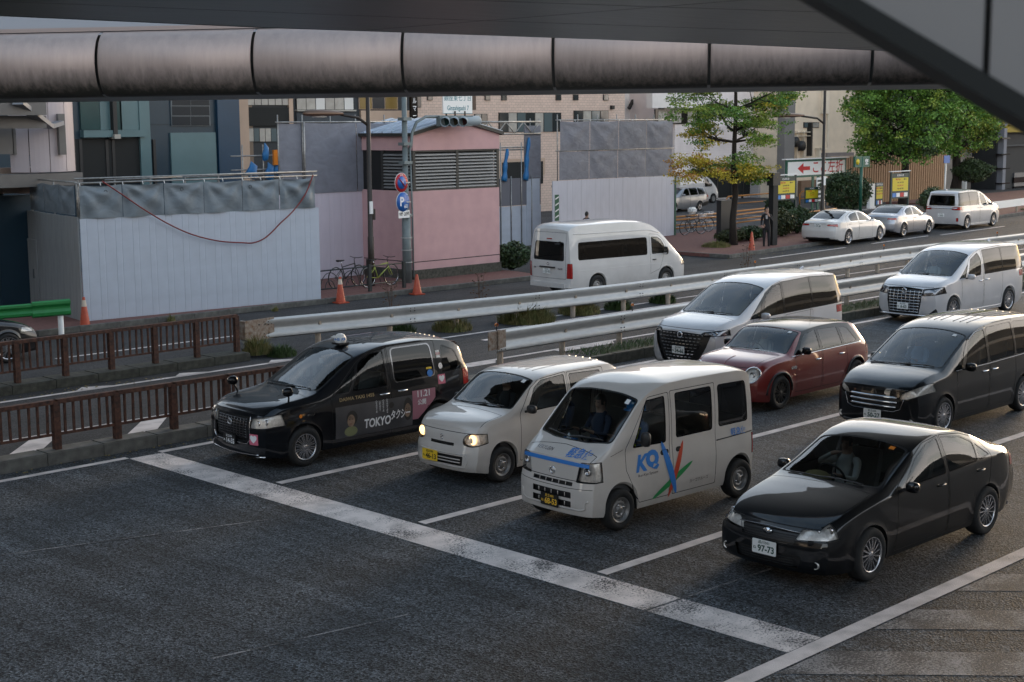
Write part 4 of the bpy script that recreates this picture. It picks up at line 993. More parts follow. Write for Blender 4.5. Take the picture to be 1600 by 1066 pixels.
def build_black_minivan():
    pm = BK; L = 4.68
    c, h, q, k = minivan('black_minivan', 'black minivan with chrome bar grille standing behind the black saloon', 'minivan', pm, L=L, W=1.695, H=1.77, fo=.90, wb=2.855, ra=.355, zc=.32)
    c.window([(1.28, 1.04), (1.52, 1.05), (1.70, 1.32)], .02, .012, name='quarter_window')
    c.window([(1.62, 1.04), (2.42, 1.05), (2.44, 1.60), (2.15, 1.56), (1.86, 1.42)], .06, .016, name='front_window')
    c.window([(2.50, 1.06), (3.42, 1.08), (3.42, 1.63), (2.50, 1.61)], .06, .016, name='sliding_door_window')
    c.window([(3.48, 1.08), (4.42, 1.10), (4.34, 1.58), (3.48, 1.63)], .06, .016, name='rear_side_window', glass='privacy')
    c.patch([(1.0, -.71), (.88, -.35), (.86, 0), (.88, .35), (1.0, .71), (1.92, .66), (1.97, .3), (1.98, 0), (1.97, -.3), (1.92, -.66)], 'top', (3,), None, 'windscreen', M['glass'], r=.07, off=.006, keep=False, seal=.022)
    for sg in (-1, 1):
        lamp(c, [(.46, .66), (.60, .66), (.84, .76), (.84, .92), (.78, .92), (.50, .76)], sg, .74, slant=.6, bulbs=[(.22, .60, .74, .045), (.34, .70, .80, .045)])
        rlamp(c, [(.60, .80), (.88, .80), (.88, 1.20), (.62, 1.20)], sg, 4.3, zones=(1, 2, 5))
        c.mirror(1.56, 1.02, sg, pm, w=.2, h=.15, out=.12); c.handle(2.30, .92, sg, M['chrome'], .19, .028); c.handle(2.64, .92, sg, M['chrome'], .19, .028)
        c.rod([(1.3, 1.03), (2.4, 1.03), (4.4, 1.07)], 'side', 'window_trim', M['darkchrome'], .012, .004, sg=sg)
        p, n = c.on(sg * .66, .30, 'front'); MB().lathe([(.05, .01), (.045, -.006), (.03, .0), (.001, .01)], p, 'x', 14).build('fog_light', M['reflector'], c.root)
        c.rod([(1.85, 1.50), (2.1, 1.60), (2.44, 1.645)], 'side', 'window_visor', M['darkchrome'], .02, .02, sg=sg)
    c.shut([(-.2, -.60), (-.2, .60), (.38, .70), (.82, .72), (.80, 0), (.82, -.72), (.38, -.70)], 'top', (3, 4), 'bonnet', test=isx(-.1, .95), r=.05, extra=[((0, 0, .80), (0, 0, -1))])
    c.shut([(1.34, .25), (2.44, .25), (2.46, 1.66), (2.15, 1.61), (1.86, 1.47), (1.34, 1.02)], name='front_door')
    c.shut([(2.48, .25), (3.28, .25), (3.42, .62), (3.46, 1.67), (2.48, 1.665)], name='sliding_door')
    grille(c, [(-.44, .48), (.44, .48), (.50, .70), (0, .72), (-.50, .70)], bars=[(.69, .44), (.61, .45), (.53, .43)], w=.045, m='chrome', off=-.006, deep=.03)
    c.rod([(-.56, .68), (-.50, .50), (-.38, .455), (.38, .455), (.50, .50), (.56, .68)], 'front', 'grille_surround', M['darkchrome'], .018, .003)
    c.rod([(-.60, .22), (0, .20), (.60, .22)], 'front', 'lower_trim', M['black'], .06, .004)
    c.plate(-.02, .38, 'front', 'plate_white', 'ink_green', '足立500', '50-27')
    c.rod([(.90, .60), (.90, .1), (.96, -.14)], 'top', 'wiper', M['black'], .022, .012); c.rod([(.91, .02), (.98, -.58)], 'top', 'wiper', M['black'], .022, .014)
    for y in (-.38, -.25, -.12, .12, .25, .38): c.rod([(2.4, y), (4.0, y)], 'top', 'roof_rib', pm, .02, -.002)
    c.wheels(.32, .225, 'twin', 12); c.interior(1.0, [1.85, 2.8], .34, .66, dash=1.02)
    c.wrap(1.81, 1.87, -0.50, -0.43, 'top', 'inspection_sticker', M['plate_white'], nx=2, nz=2); c.finish((21.36, 12.86, 0), R(-.5)); return c

def build_mini():
    pm = M['red_paint']; L, W = 3.985, 1.727
    sp = van_shape(L, W,
        [(0, .78), (.06, .85), (.3, .92), (.8, .975), (1.08, 1.005), (1.2, 1.07), (1.52, 1.30), (1.68, 1.365), (2.0, 1.405), (2.5, 1.425), (3.1, 1.405), (3.42, 1.365), (3.70, 1.19), (3.985, .93)],
        [(0, .72), (.3, .85), (.8, .905), (1.08, .93), (1.2, .985), (1.52, 1.225), (1.68, 1.29), (2.0, 1.34), (2.5, 1.36), (3.1, 1.345), (3.42, 1.29), (3.72, 1.09), (3.985, .86)],
        [(0, .66), (.3, .80), (1.05, .885), (2, .905), (3.3, .93), (3.7, .93), (L, .83)],
        [(0, .66), (.4, .72), (1.05, .74), (1.62, .66), (2.4, .645), (3.4, .64), (L, .66)],
        [(0, .74), (.4, .80), (1, .83), (3.2, .84), (3.7, .81), (L, .74)], [(0, .72), (.4, .80), (3.2, .82), (L, .72)],
        [(0, .20), (.4, .17), (3.3, .19), (L, .28)], (.76, 3.327), .355, .31,
        fwarp(.12, .16, [(.18, .05), (.28, .0), (.5, .0), (.6, .03), (.85, .14)], .8),
        fwarp(.08, .14, [(.3, .02), (.5, .0), (.8, .0), (1.2, .06)], .6), bulge=.02, line=.75, lip=.02, wup=.02)
    c = Car('red_hatchback', 'dark red compact hatchback with black roof and round headlights', 'car', sp, pm)
    for poly, nm in (([(1.38, .955), (2.10, .965), (2.10, 1.32), (1.72, 1.275), (1.56, 1.18)], 'front_window'), ([(2.16, .965), (2.86, .975), (2.82, 1.31), (2.16, 1.325)], 'rear_window'), ([(2.92, .98), (3.40, .99), (3.16, 1.27), (2.88, 1.30)], 'quarter_window')):
        c.window(poly, .03, .016, name=nm)
    c.patch([(1.10, -.715), (1.02, -.3), (1.01, 0), (1.02, .3), (1.10, .715), (1.64, .635), (1.66, .3), (1.67, 0), (1.66, -.3), (1.64, -.635)], 'top', (3,), None, 'windscreen', M['glass'], r=.05, off=.006, keep=False, seal=.02)
    c.patch([(1.68, -.68), (1.68, .68), (3.45, .68), (3.48, 0), (3.45, -.68)], 'top', (3,), None, 'roof', M['trim'], r=.05, off=-.004, keep=False)
    for sg in (-1, 1):
        pts = [(sg * (.62 + .125 * math.cos(2 * math.pi * t / 16)), .68 + .135 * math.sin(2 * math.pi * t / 16)) for t in range(16)]
        h_ = c.patch(pts, 'end', (1, 2, 3, 4), lambda a, n, sg=sg: a.y * sg > .3 and a.x < .6, 'headlight', M['lens'], r=0, off=-.004, keep=False, seal=.0)
        if h_: c.lampbox(h_, 'reflector', (.05, 0, 0), [((.19, sg * .62, .68), .06)])
        Q = [c.on(a, b, 'front') for a, b in pts + pts[:1]]; MB().tube([p + n * .008 for p, n in Q], .014, 6, False).build('headlight_ring', M['chrome'], c.root, recalc=False)
        c.mirror(1.46, .95, sg, M['trim'], w=.18, h=.14, out=.1); c.handle(1.98, .80, sg, M['chrome'], .17, .028); c.handle(2.78, .82, sg, M['chrome'], .17, .028)
        c.rod([(1.15, .925), (2.2, .945), (3.5, .965)], 'side', 'waist_trim', M['chrome'], .014, .004, sg=sg)
        rlamp(c, [(.56, .68), (.80, .68), (.80, .90), (.58, .88)], sg, 3.7)
        p, n = c.on(1.18, .72, 'side', sg); MB().prism(rr(p.x - .09, .70, p.x + .09, .755, .015), p.y - sg * -.006, p.y, 'xz').build('side_scuttle', M['chrome'], c.root)
        for xc in sp['wx']: c.rod([(xc + .375 * math.cos(R(a)), .31 + .375 * math.sin(R(a))) for a in range(0, 181, 12)], 'side', 'arch_cladding', M['black'], .05, -.006, sg=sg)
    c.shut([(-.2, -.60), (-.2, .60), (1.0, .68), (.97, 0), (1.0, -.68)], 'top', (3, 4), 'bonnet', test=isx(-.1, 1.1), r=.06, extra=[((0, 0, .80), (0, 0, -1))])
    for sg in (-1, 1): c.patch([(1.22, .945), (3.56, .955), (3.28, 1.32), (2.5, 1.40), (1.70, 1.33)], 'side', (1, 2), lambda a, n, sg=sg: a.y * sg > .2, 'pillar_trim', M['trim'], r=.03, off=.002, keep=False)
    c.shut([(1.26, .25), (2.11, .25), (2.13, 1.33), (1.80, 1.29), (1.62, 1.19), (1.26, .92)], name='front_door')
    c.shut([(2.15, .25), (2.78, .25), (3.00, .60), (2.98, .97), (2.84, 1.33), (2.15, 1.335)], name='rear_door')
    grille(c, [(-.38, .44), (.38, .44), (.44, .62), (.34, .72), (-.34, .72), (-.44, .62)], bars=[(.5, .36), (.56, .38), (.62, .36)], w=.012, m='black')
    c.rod([(.03, 0), (.5, 0)], 'top', 'bonnet_crease', pm, .03, -.004)
    p, n = c.on(2.95, 0, 'top'); MB().tube([p, p + Vector((.03, 0, .36))], [.005, .002], 5).build('roof_aerial', M['black'], c.root)
    c.rod([(1.06, .56), (1.05, .1), (1.09, -.12)], 'top', 'wiper', M['black'], .018, .012)
    c.rod([(.05, .30), (.3, .30)], 'top', 'bonnet_crease', pm, .01, -.004)
    c.wheels(.31, .215, 'twin', 8, 'hub'); c.interior(1.15, [1.7, 2.6], .30, .50, dash=.90)
    # dark alloy with light edges
    c.wrap(1.55, 1.61, -0.50, -0.43, 'top', 'inspection_sticker', M['plate_white'], nx=2, nz=2); c.finish((21.48, 16.15, 0), R(0)); return c

def build_hiace():
    L, W = 5.38, 1.88
    pm = M['white_paint']
    sp = van_shape(L, W,
        [(0, .98), (.08, 1.04), (.3, 1.15), (.45, 1.23), (.62, 1.36), (1.1, 1.78), (1.35, 1.98), (1.7, 2.15), (2.2, 2.25), (3.0, 2.285), (4.8, 2.27), (5.2, 2.22), (5.38, 2.10)],
        [(0, .92), (.3, 1.06), (.45, 1.12), (.62, 1.24), (1.1, 1.64), (1.35, 1.82), (1.7, 2.01), (2.2, 2.12), (3, 2.16), (4.8, 2.15), (5.38, 2.0)],
        [(0, .86), (.3, 1.02), (.6, 1.09), (1.0, 1.11), (L, 1.12)],
        [(0, .74), (.4, .80), (.6, .82), (1.3, .80), (2.2, .785), (4.8, .785), (L, .76)],
        [(0, .86), (.4, .905), (.8, .92), (5.0, .92), (L, .90)], [(0, .84), (.4, .90), (5, .91), (L, .88)],
        [(0, .26), (.4, .23), (4.8, .26), (L, .34)], (1.06, 4.17), .38, .335,
        fwarp(.10, .13, [(.2, .03), (.4, .0), (.7, .0), (1.0, .08)], .7), fwarp(.03, .09, [(.3, -.02), (.5, .0), (1.0, .0), (2.1, .10)], .6), bulge=.02, line=.8)
    c = Car('high_roof_van', 'large white high roof van seen from behind on the far lane beyond the guardrails', 'van', sp, pm)
    c.window([(.98, 1.16), (1.72, 1.15), (1.72, 1.70), (1.42, 1.68), (1.24, 1.58)], .05, .02, name='front_window', glass='glass')
    c.window([(1.92, 1.14), (4.98, 1.16), (4.95, 1.70), (1.92, 1.70)], .09, .02, name='side_window', glass='privacy')
    c.patch([(.56, -.80), (.44, -.4), (.42, 0), (.44, .4), (.56, .80), (1.30, .76), (1.33, .3), (1.34, 0), (1.33, -.3), (1.30, -.76)], 'top', (3,), None, 'windscreen', M['glass'], r=.07, off=.006, keep=False, seal=.02)
    c.patch([(-.68, 1.14), (.68, 1.14), (.63, 1.72), (-.63, 1.72)], 'end', (5, 3, 2), lambda a, n: a.x > 4.9, 'rear_windscreen', M['privacy'], r=.08, off=.004, keep=False, seal=.02)
    for sg in (-1, 1):
        rlamp(c, [(.77, .62), (.96, .62), (.96, 1.08), (.79, 1.08)], sg, 5.22, zones=(1, 2, 5))
        rlamp(c, [(.775, .74), (.96, .74), (.96, .86), (.775, .86)], sg, 5.225, m='clear_red', name='reversing_light', zones=(1, 5)) if False else None
        lamp(c, [(.60, .70), (.96, .72), (.96, 1.0), (.66, .96)], sg, .34, slant=0)
        c.mirror(1.16, 1.18, sg, M['black'], w=.2, h=.26, out=.12); c.handle(1.62, .98, sg, M['black'], .16, .03)
        c.rod([(.30, .80), (1.7, .84), (5.1, .84)], 'side', 'side_crease', pm, .02, -.006, sg=sg)
        c.rod([(1.3, 1.80), (1.8, 1.92), (5.1, 1.95)], 'side', 'roof_gutter', pm, .025, .002, sg=sg)
    c.shut([(1.50, .34), (1.80, .34), (1.80, 1.80), (1.40, 1.76), (1.18, 1.62), (.86, 1.16), (.86, .80), (1.36, .66)], name='front_door', r=.03)
    c.shut([(1.86, .34), (3.05, .34), (3.05, 1.82), (1.86, 1.82)], name='sliding_door', r=.03, sides=(-1,))
    c.patch([(-.76, .60), (.76, .60), (.70, 2.0), (-.70, 2.0)], 'end', (5,), None, 'tailgate', pm, r=.04, off=0, keep=False, seal=.010)
    c.plate(-.05, .82, 'rear', 'plate_white', 'ink_green', '品川301', '12-10'); p, n = c.on(0, .93, 'rear')
    MB().box((p.x + .02, -.02, .94), (.05, .66, .04)).build('plate_garnish', M['black'], c.root)
    c.decal('maker_lettering', 'HIACE', .07, M['darkchrome'], 'rear', .52, .90, bold=.002); c.decal('maker_lettering', 'DX', .07, M['darkchrome'], 'rear', -.60, .90, bold=.002)
    p, n = c.on(0, 1.04, 'rear'); MB().lathe([(.05, .012), (.04, .018), (.03, .012)], (p.x, 0, 1.04), 'x', 16).build('emblem', M['chrome'], c.root)
    p, n = c.on(.05, 1.80, 'rear'); MB().box((p.x + .006, .0, 1.80), (.02, .22, .03)).build('high_stop_lamp', M['red_lens'], c.root)
    MB().box((L + .0, 0, .40), (.10, 1.5, .14)).build('rear_bumper_step', pm, c.root)
    p, n = c.on(.35, 1.74, 'rear'); MB().tube([(p.x, .48, 1.73), (p.x + .14, .50, 1.72)], .012, 6).lathe([(.07, -.01), (.09, .02), (.001, .03)], (p.x + .14, .50, 1.66), 'z', 12).build('rear_view_mirror', M['black'], c.root)
    c.wheels(.335, .195, 'steel'); c.interior(.85, [1.35, 2.4], .55, .80, dash=1.12)
    hx = Vector((5.42, 0, 0)); a = math.pi + R(-3.2); rot = Matrix.Rotation(a, 4, 'Z')
    tail = Vector((32.18, 30.74, 0)); c.finish(tail - rot @ hx, a); return c

def parked(name, label, pm, W, L, H, wb, fo, front_wheel, ang, n, style='cap', kind='merc', rim=.24):
    c = sedan(name, label, 'car', pm, None, W, L, H, wb, fo, ra=.36, zc=.325)
    q = L / 4.565; h = H / 1.475
    for poly, nm in (([(1.62, .965), (2.60, .985), (2.60, 1.375), (2.32, 1.335), (2.0, 1.215)], 'front_window'), ([(2.66, .985), (3.34, 1.0), (3.40, 1.195), (3.12, 1.315), (2.66, 1.375)], 'rear_window')):
        c.window([(a * q, b * h) for a, b in poly], .05, .016, name=nm, glass='privacy' if kind == 'merc' else 'side_glass', sm='chrome')
    c.patch([(a * q, b) for a, b in [(1.26, -.68), (1.16, -.3), (1.15, 0), (1.16, .3), (1.26, .68), (2.02, .61), (2.06, 0), (2.02, -.61)]], 'top', (3,), None, 'windscreen', M['glass'], r=.05, off=.006, keep=False, seal=.02)
    c.patch([(a * q, b) for a, b in [(3.16, -.58), (3.13, 0), (3.16, .58), (3.92, .63), (4.0, 0), (3.92, -.63)]], 'top', (3,), None, 'rear_windscreen', M['privacy'], r=.06, off=.006, keep=False, seal=.016)
    for sg in (-1, 1):
        rlamp(c, [(.42, .86 * h), (.95, .82 * h), (.95, .95 * h), (.44, .93 * h)], sg, (L - .30), zones=(1, 2, 5))
        lamp(c, [(.42, .60), (.86, .64), (.86, .80), (.46, .72)], sg, .5)
        c.mirror(1.60 * q, .95 * h, sg, pm); c.handle(2.44 * q, .88 * h, sg, pm); c.handle(3.36 * q, .90 * h, sg, pm)
        c.rod([(1.6 * q, .95 * h), (3.4 * q, .985 * h)], 'side', 'waist_trim', M['chrome'], .012, .004, sg=sg)
    c.shut([(a * q, b * h) for a, b in [(1.42, .24), (2.62, .24), (2.63, 1.39), (2.25, 1.35), (1.92, 1.20), (1.50, .98)]], name='front_door')
    c.shut([(a * q, b * h) for a, b in [(2.64, .24), (3.20, .26), (3.56, .72), (3.66, 1.05), (3.50, 1.22), (3.15, 1.335), (2.65, 1.39)]], name='rear_door')
    c.shut([(4.02 * q, -.58), (4.0 * q, 0), (4.02 * q, .58), (4.5 * q, .60), (4.53 * q, 0), (4.5 * q, -.60)], 'top', (3,), 'boot_lid', test=isx(3.6 * q, 5), r=.04)
    c.plate(0, .86 * h if kind == 'merc' else .52, 'rear', 'plate_white', 'ink_green', '品川330', '17-38' if kind == 'merc' else '20-64')
    c.patch([(-.62, .22), (.62, .22), (.56, .36), (-.56, .36)], 'end', (5, 1), lambda a, n_: a.x > 4, 'rear_diffuser', M['black'], r=.03, off=-.003)
    c.rod([(-.40, .945 * h), (.40, .945 * h)], 'rear', 'boot_trim', M['chrome'], .018, .004)
    c.wheels(.33, rim, style, n, 'alloy', y=W / 2 - .02); c.interior(1.35 * q, [1.95 * q, 2.95 * q], .30, .50, dash=.90)
    a = math.pi + ang; rot = Matrix.Rotation(a, 4, 'Z'); fwv = Vector((fo, W / 2, 0)); c.finish(Vector((*front_wheel, 0)) - rot @ fwv, a); return c

def build_far_cars():
    parked('parked_saloon', 'white saloon parked at the far kerb behind a silver car, chrome boot strip', M['white_paint'], 1.85, 4.93, 1.47, 2.94, .84, (57.70, 34.55), R(4.5), 10, rim=.24)
    parked('silver_saloon', 'silver saloon parked at the far kerb between a white saloon and a white minivan', M['silver_paint'], 1.745, 4.50, 1.435, 2.64, .92, (62.75, 34.98), R(4.5), 7, 'star', 'cor', .22)
    # dark car nosing in from the left, beyond the rusty railing
    c = sedan('dark_car', 'dark glossy car behind the rusty railing at the left edge', 'car', BK, None, 1.83, 4.75, 1.46, 2.80, .90, ra=.36, zc=.33)
    c.patch([(1.26, -.62), (1.18, 0), (1.26, .62), (2.05, .54), (2.10, 0), (2.05, -.54)], 'top', (3,), None, 'windscreen', M['side_glass'], r=.05, off=.006, keep=False, seal=.02)
    for sg in (-1, 1): lamp(c, [(.42, .58), (.86, .66), (.90, .82), (.46, .70)], sg, .6, bulbs=[(.2, .60, .68, .045)], slant=.4)
    c.shut([(.17, -.62), (.13, 0), (.17, .62), (.42, .72), (1.12, .72), (1.12, -.72), (.42, -.72)], 'top', (3,), 'bonnet', test=isx(0, 1.3), r=.04)
    grille(c, [(-.40, .30), (.40, .30), (.46, .62), (-.46, .62)], bars=[(.36, .38), (.42, .4), (.48, .4), (.54, .4)], w=.014, m='darkchrome')
    for poly, nm in (([(1.70, .965), (2.68, .985), (2.68, 1.37), (2.40, 1.33), (2.08, 1.21)], 'front_window'), ([(2.74, .985), (3.44, 1.0), (3.50, 1.19), (3.22, 1.31), (2.74, 1.37)], 'rear_window')): c.window(poly, .05, .016, name=nm)
    c.shut([(1.50, .24), (2.70, .24), (2.71, 1.38), (2.33, 1.34), (2.0, 1.20), (1.58, .98)], name='front_door')
    for sg in (-1, 1): c.mirror(1.66, .95, sg, BK)
    c.wheels(.335, .25, 'twin', 10); c.interior(1.35, [2.0, 3.0], .30, .50, dash=.90)
    a = math.pi; rot = Matrix.Rotation(a, 4, 'Z'); c.finish(Vector((15.0, 31.15, 0)) - rot @ Vector((.90, .9, 0)), a)
    # car park behind
    L, W = 4.395, 1.69
    sp = van_shape(L, W, [(0, .72), (.1, .78), (.9, .98), (1.2, 1.04), (1.95, 1.40), (2.3, 1.45), (3.4, 1.455), (4.1, 1.38), (4.395, 1.0)], [(0, .66), (.9, .91), (1.2, .96), (1.95, 1.29), (2.3, 1.37), (3.4, 1.37), (4.1, 1.28), (4.395, .92)],
        [(0, .62), (.9, .86), (1.3, .91), (L, .90)], [(0, .66), (1.2, .72), (1.95, .62), (3.5, .61), (L, .64)], [(0, .74), (.9, .81), (3.8, .82), (L, .76)], [(0, .72), (.9, .79), (3.8, .80), (L, .72)],
        [(0, .22), (.5, .2), (L, .32)], (.82, 3.35), .32, .29, fwarp(.12, .15, [(.2, .04), (.4, 0), (.7, .1)]), fwarp(.06, .10, [(.3, .03), (.5, 0), (1.2, .04)]))
    c = Car('estate_car', 'silver grey estate car in the car park, nose hidden by the hoarding', 'car', sp, M['grey_paint'])
    for poly in ([(1.62, .96), (2.34, .97), (2.34, 1.37), (2.02, 1.33)], [(2.42, .97), (3.20, .98), (3.20, 1.38), (2.42, 1.38)], [(3.28, .98), (4.05, .99), (3.88, 1.33), (3.28, 1.38)]): c.window(poly, .05, .016, glass='privacy')
    c.patch([(1.26, -.6), (1.18, 0), (1.26, .6), (1.92, .54), (1.96, 0), (1.92, -.54)], 'top', (3,), None, 'windscreen', M['side_glass'], r=.05, off=.006, keep=False, seal=.02)
    c.shut([(1.42, .28), (2.36, .28), (2.37, 1.40), (2.0, 1.36), (1.46, .97)], name='front_door'); c.shut([(2.39, .28), (2.95, .28), (3.22, .6), (3.23, 1.40), (2.38, 1.40)], name='rear_door')
    c.patch([(3.55, .24), (4.5, .30), (4.5, .56), (3.72, .50)], 'side', (1, 5), lambda q, n: q.x > 3.4, 'bumper', M['black'], r=.02, off=-.004)
    for sg in (-1, 1): rlamp(c, [(.60, .78), (.86, .78), (.86, 1.10), (.62, 1.10)], sg, 4.15, zones=(1, 2, 5)); c.mirror(1.60, .95, sg, M['grey_paint']); c.handle(2.2, .84, sg, M['grey_paint']); c.handle(3.05, .86, sg, M['grey_paint'])
    c.wheels(.29, .19, 'star', 6); c.interior(1.3, [2.0, 2.9], .3, .5, dash=.9)
    a = R(2); rot = Matrix.Rotation(a, 4, 'Z'); c.finish(Vector((70.9, 54.9, 0)) - rot @ Vector((3.35, -.82, 0)), a)
    L, W = 4.07, 1.665
    sp = van_shape(L, W, [(0, 1.0), (.2, 1.12), (.45, 1.28), (1.0, 1.72), (1.3, 1.85), (1.8, 1.90), (3.8, 1.90), (L, 1.84)], [(0, .94), (.2, 1.04), (.45, 1.17), (1.0, 1.60), (1.3, 1.73), (1.8, 1.78), (L, 1.74)], [(0, .88), (.3, 1.0), (1, 1.05), (L, 1.05)],
        [(0, .66), (.5, .72), (1.1, .67), (L, .66)], [(0, .76), (.4, .80), (L, .80)], [(0, .75), (.4, .80), (L, .79)], [(0, .28), (L, .32)], (.66, 3.3), .34, .31, fwarp(.08, .12, [(.2, .03), (.5, 0), (1, .08)], .6), fwarp(.02, .08, [(.3, 0), (1.8, .06)], .5))
    c = Car('panel_van', 'plain white panel van parked behind the silver estate car', 'van', sp, M['white_paint'])
    c.window([(.86, 1.12), (1.52, 1.10), (1.52, 1.66), (1.20, 1.64)], .04, .02, name='front_window')
    c.patch([(.46, -.66), (.40, 0), (.46, .66), (1.06, .60), (1.08, 0), (1.06, -.60)], 'top', (3,), None, 'windscreen', M['side_glass'], r=.05, off=.006, keep=False, seal=.02)
    c.shut([(1.0, .36), (1.60, .36), (1.60, 1.74), (1.2, 1.70), (.74, 1.12), (.74, .86)], name='front_door'); c.shut([(1.66, .36), (2.7, .36), (2.7, 1.74), (1.66, 1.74)], name='sliding_door')
    for sg in (-1, 1): lamp(c, [(.48, .76), (.80, .78), (.80, .98), (.52, .96)], sg, .25, slant=0); c.mirror(1.0, 1.15, sg, M['black'], h=.2)
    c.wheels(.31, .18, 'steel'); c.interior(.7, [1.2], .5, .75, dash=1.05)
    a = math.pi + R(-2); rot = Matrix.Rotation(a, 4, 'Z'); c.finish(Vector((78.3, 59.5, 0)) - rot @ Vector((.66, .82, 0)), a)
# ------------------------------------------------------------------ setting
def at(u, v, Y):
    """point of the street seen at photograph position (u, v) on the vertical plane y = Y"""
    d = Fv * 2285.4 + Rv * (u - 800) + Uv * (533 - v); t = Y / d.y
    return Vector((d.x * t, Y, 5.233 + d.z * t))
def gnd(u, v, z=0.0):
    d = Fv * 2285.4 + Rv * (u - 800) + Uv * (533 - v); t = (z - 5.233) / d.z
    return Vector((d.x * t, d.y * t, z))

def asphalt(name, base, speck=.5, tint=(1, 1, 1), light=.10, streak=(0.25, 3.0, 1), st=1.0):
    m, n, l, b = newmat(name)
    t = n.new('ShaderNodeTexCoord')
    def noise(scale, det=4, sc=None, rough=.55):
        q = n.new('ShaderNodeTexNoise'); q.inputs['Scale'].default_value = scale; q.inputs['Detail'].default_value = det; q.inputs['Roughness'].default_value = rough
        if sc:
            mp = n.new('ShaderNodeMapping'); mp.inputs['Scale'].default_value = sc; mp.inputs['Rotation'].default_value = (0, 0, R(0)); l.new(t.outputs['Object'], mp.inputs[0]); l.new(mp.outputs[0], q.inputs[0])
        else: l.new(t.outputs['Object'], q.inputs[0])
        return q
    def ramp(src, a, b_, c0, c1):
        r = n.new('ShaderNodeValToRGB'); r.color_ramp.elements[0].position = a; r.color_ramp.elements[1].position = b_
        r.color_ramp.elements[0].color = (c0, c0, c0, 1); r.color_ramp.elements[1].color = (c1, c1, c1, 1); l.new(src, r.inputs[0]); return r
    def mul(a, b_, mode='MULTIPLY', f=1):
        x = n.new('ShaderNodeMixRGB'); x.blend_type = mode; x.inputs[0].default_value = f; l.new(a, x.inputs[1]); l.new(b_, x.inputs[2]); return x.outputs[0]
    v = n.new('ShaderNodeTexVoronoi'); v.inputs['Scale'].default_value = 42; l.new(t.outputs['Object'], v.inputs[0])
    sep = n.new('ShaderNodeSeparateColor'); l.new(v.outputs['Color'], sep.inputs[0])
    stones = ramp(sep.outputs[0], .1, 1.0, 1 - speck, 1 + speck * 1.9)
    v2 = n.new('ShaderNodeTexVoronoi'); v2.inputs['Scale'].default_value = 110; l.new(t.outputs['Object'], v2.inputs[0])
    sep2 = n.new('ShaderNodeSeparateColor'); l.new(v2.outputs['Color'], sep2.inputs[0]); st2 = ramp(sep2.outputs[1], .2, 1.0, 1 - speck * .7, 1 + speck)
    big = ramp(noise(.45, 5, (1, 1.6, 1)).outputs[0], .35, .7, .72, 1.28)
    trk = ramp(noise(1.3, 6, streak, .65).outputs[0], .38, .68, 1 - .26 * st, 1 + .45 * st)
    scr = ramp(noise(7, 6, (.12, 1.6, 1), .7).outputs[0], .52, .75, 1, 1 + .35 * st)
    base_c = n.new('ShaderNodeRGB'); base_c.outputs[0].default_value = (base * tint[0], base * tint[1], base * tint[2], 1)
    c = mul(base_c.outputs[0], stones.outputs[0]); c = mul(c, st2.outputs[0]); c = mul(c, big.outputs[0]); c = mul(c, trk.outputs[0]); c = mul(c, scr.outputs[0])
    l.new(c, b.inputs['Base Color']); b.inputs['Roughness'].default_value = .82; b.inputs['Specular IOR Level'].default_value = .35
    bp = n.new('ShaderNodeBump'); bp.inputs['Strength'].default_value = .75; bp.inputs['Distance'].default_value = .012; l.new(v.outputs['Distance'], bp.inputs['Height']); l.new(bp.outputs[0], b.inputs['Normal'])
    return m
def roadpaint(name, wear, col=(.60, .58, .56), scale=5):
    """worn thermoplastic paint: stones of the road come through where it has gone"""
    m, n, l, b = newmat(name); t = n.new('ShaderNodeTexCoord')
    q = n.new('ShaderNodeTexNoise'); q.inputs['Scale'].default_value = scale * 7; q.inputs['Detail'].default_value = 7; q.inputs['Roughness'].default_value = .75; l.new(t.outputs['Object'], q.inputs[0])
    q2 = n.new('ShaderNodeTexNoise'); q2.inputs['Scale'].default_value = 1.6; q2.inputs['Detail'].default_value = 4; l.new(t.outputs['Object'], q2.inputs[0])
    a = n.new('ShaderNodeMath'); a.operation = 'MULTIPLY_ADD'; l.new(q2.outputs[0], a.inputs[0]); a.inputs[1].default_value = .55; l.new(q.outputs[0], a.inputs[2])
    r = n.new('ShaderNodeValToRGB'); r.color_ramp.elements[0].position = wear - .05; r.color_ramp.elements[1].position = wear + .04
    r.color_ramp.elements[0].color = (.045, .046, .048, 1); r.color_ramp.elements[1].color = (*col, 1); l.new(a.outputs[0], r.inputs[0])
    q3 = n.new('ShaderNodeTexNoise'); q3.inputs['Scale'].default_value = 3; q3.inputs['Detail'].default_value = 8; l.new(t.outputs['Object'], q3.inputs[0])
    r3 = n.new('ShaderNodeValToRGB'); r3.color_ramp.elements[0].color = (.62, .62, .62, 1); r3.color_ramp.elements[0].position = .3; r3.color_ramp.elements[1].position = .6; l.new(q3.outputs[0], r3.inputs[0])
    x = n.new('ShaderNodeMixRGB'); x.blend_type = 'MULTIPLY'; x.inputs[0].default_value = 1; l.new(r.outputs[0], x.inputs[1]); l.new(r3.outputs[0], x.inputs[2])
    l.new(x.outputs[0], b.inputs['Base Color']); b.inputs['Roughness'].default_value = .8
    v = n.new('ShaderNodeTexVoronoi'); v.inputs['Scale'].default_value = 60; l.new(t.outputs['Object'], v.inputs[0])
    bp = n.new('ShaderNodeBump'); bp.inputs['Strength'].default_value = .5; bp.inputs['Distance'].default_value = .006; l.new(v.outputs['Distance'], bp.inputs['Height']); l.new(bp.outputs[0], b.inputs['Normal'])
    return m
ASPH = asphalt('asphalt', .037, .85, (.90, 1.02, 1.14), streak=(2.4, .22, 1), st=1.25); ASPH2 = asphalt('asphalt_far_lanes', .031, .4, (1, 1, 1.04), st=.5)
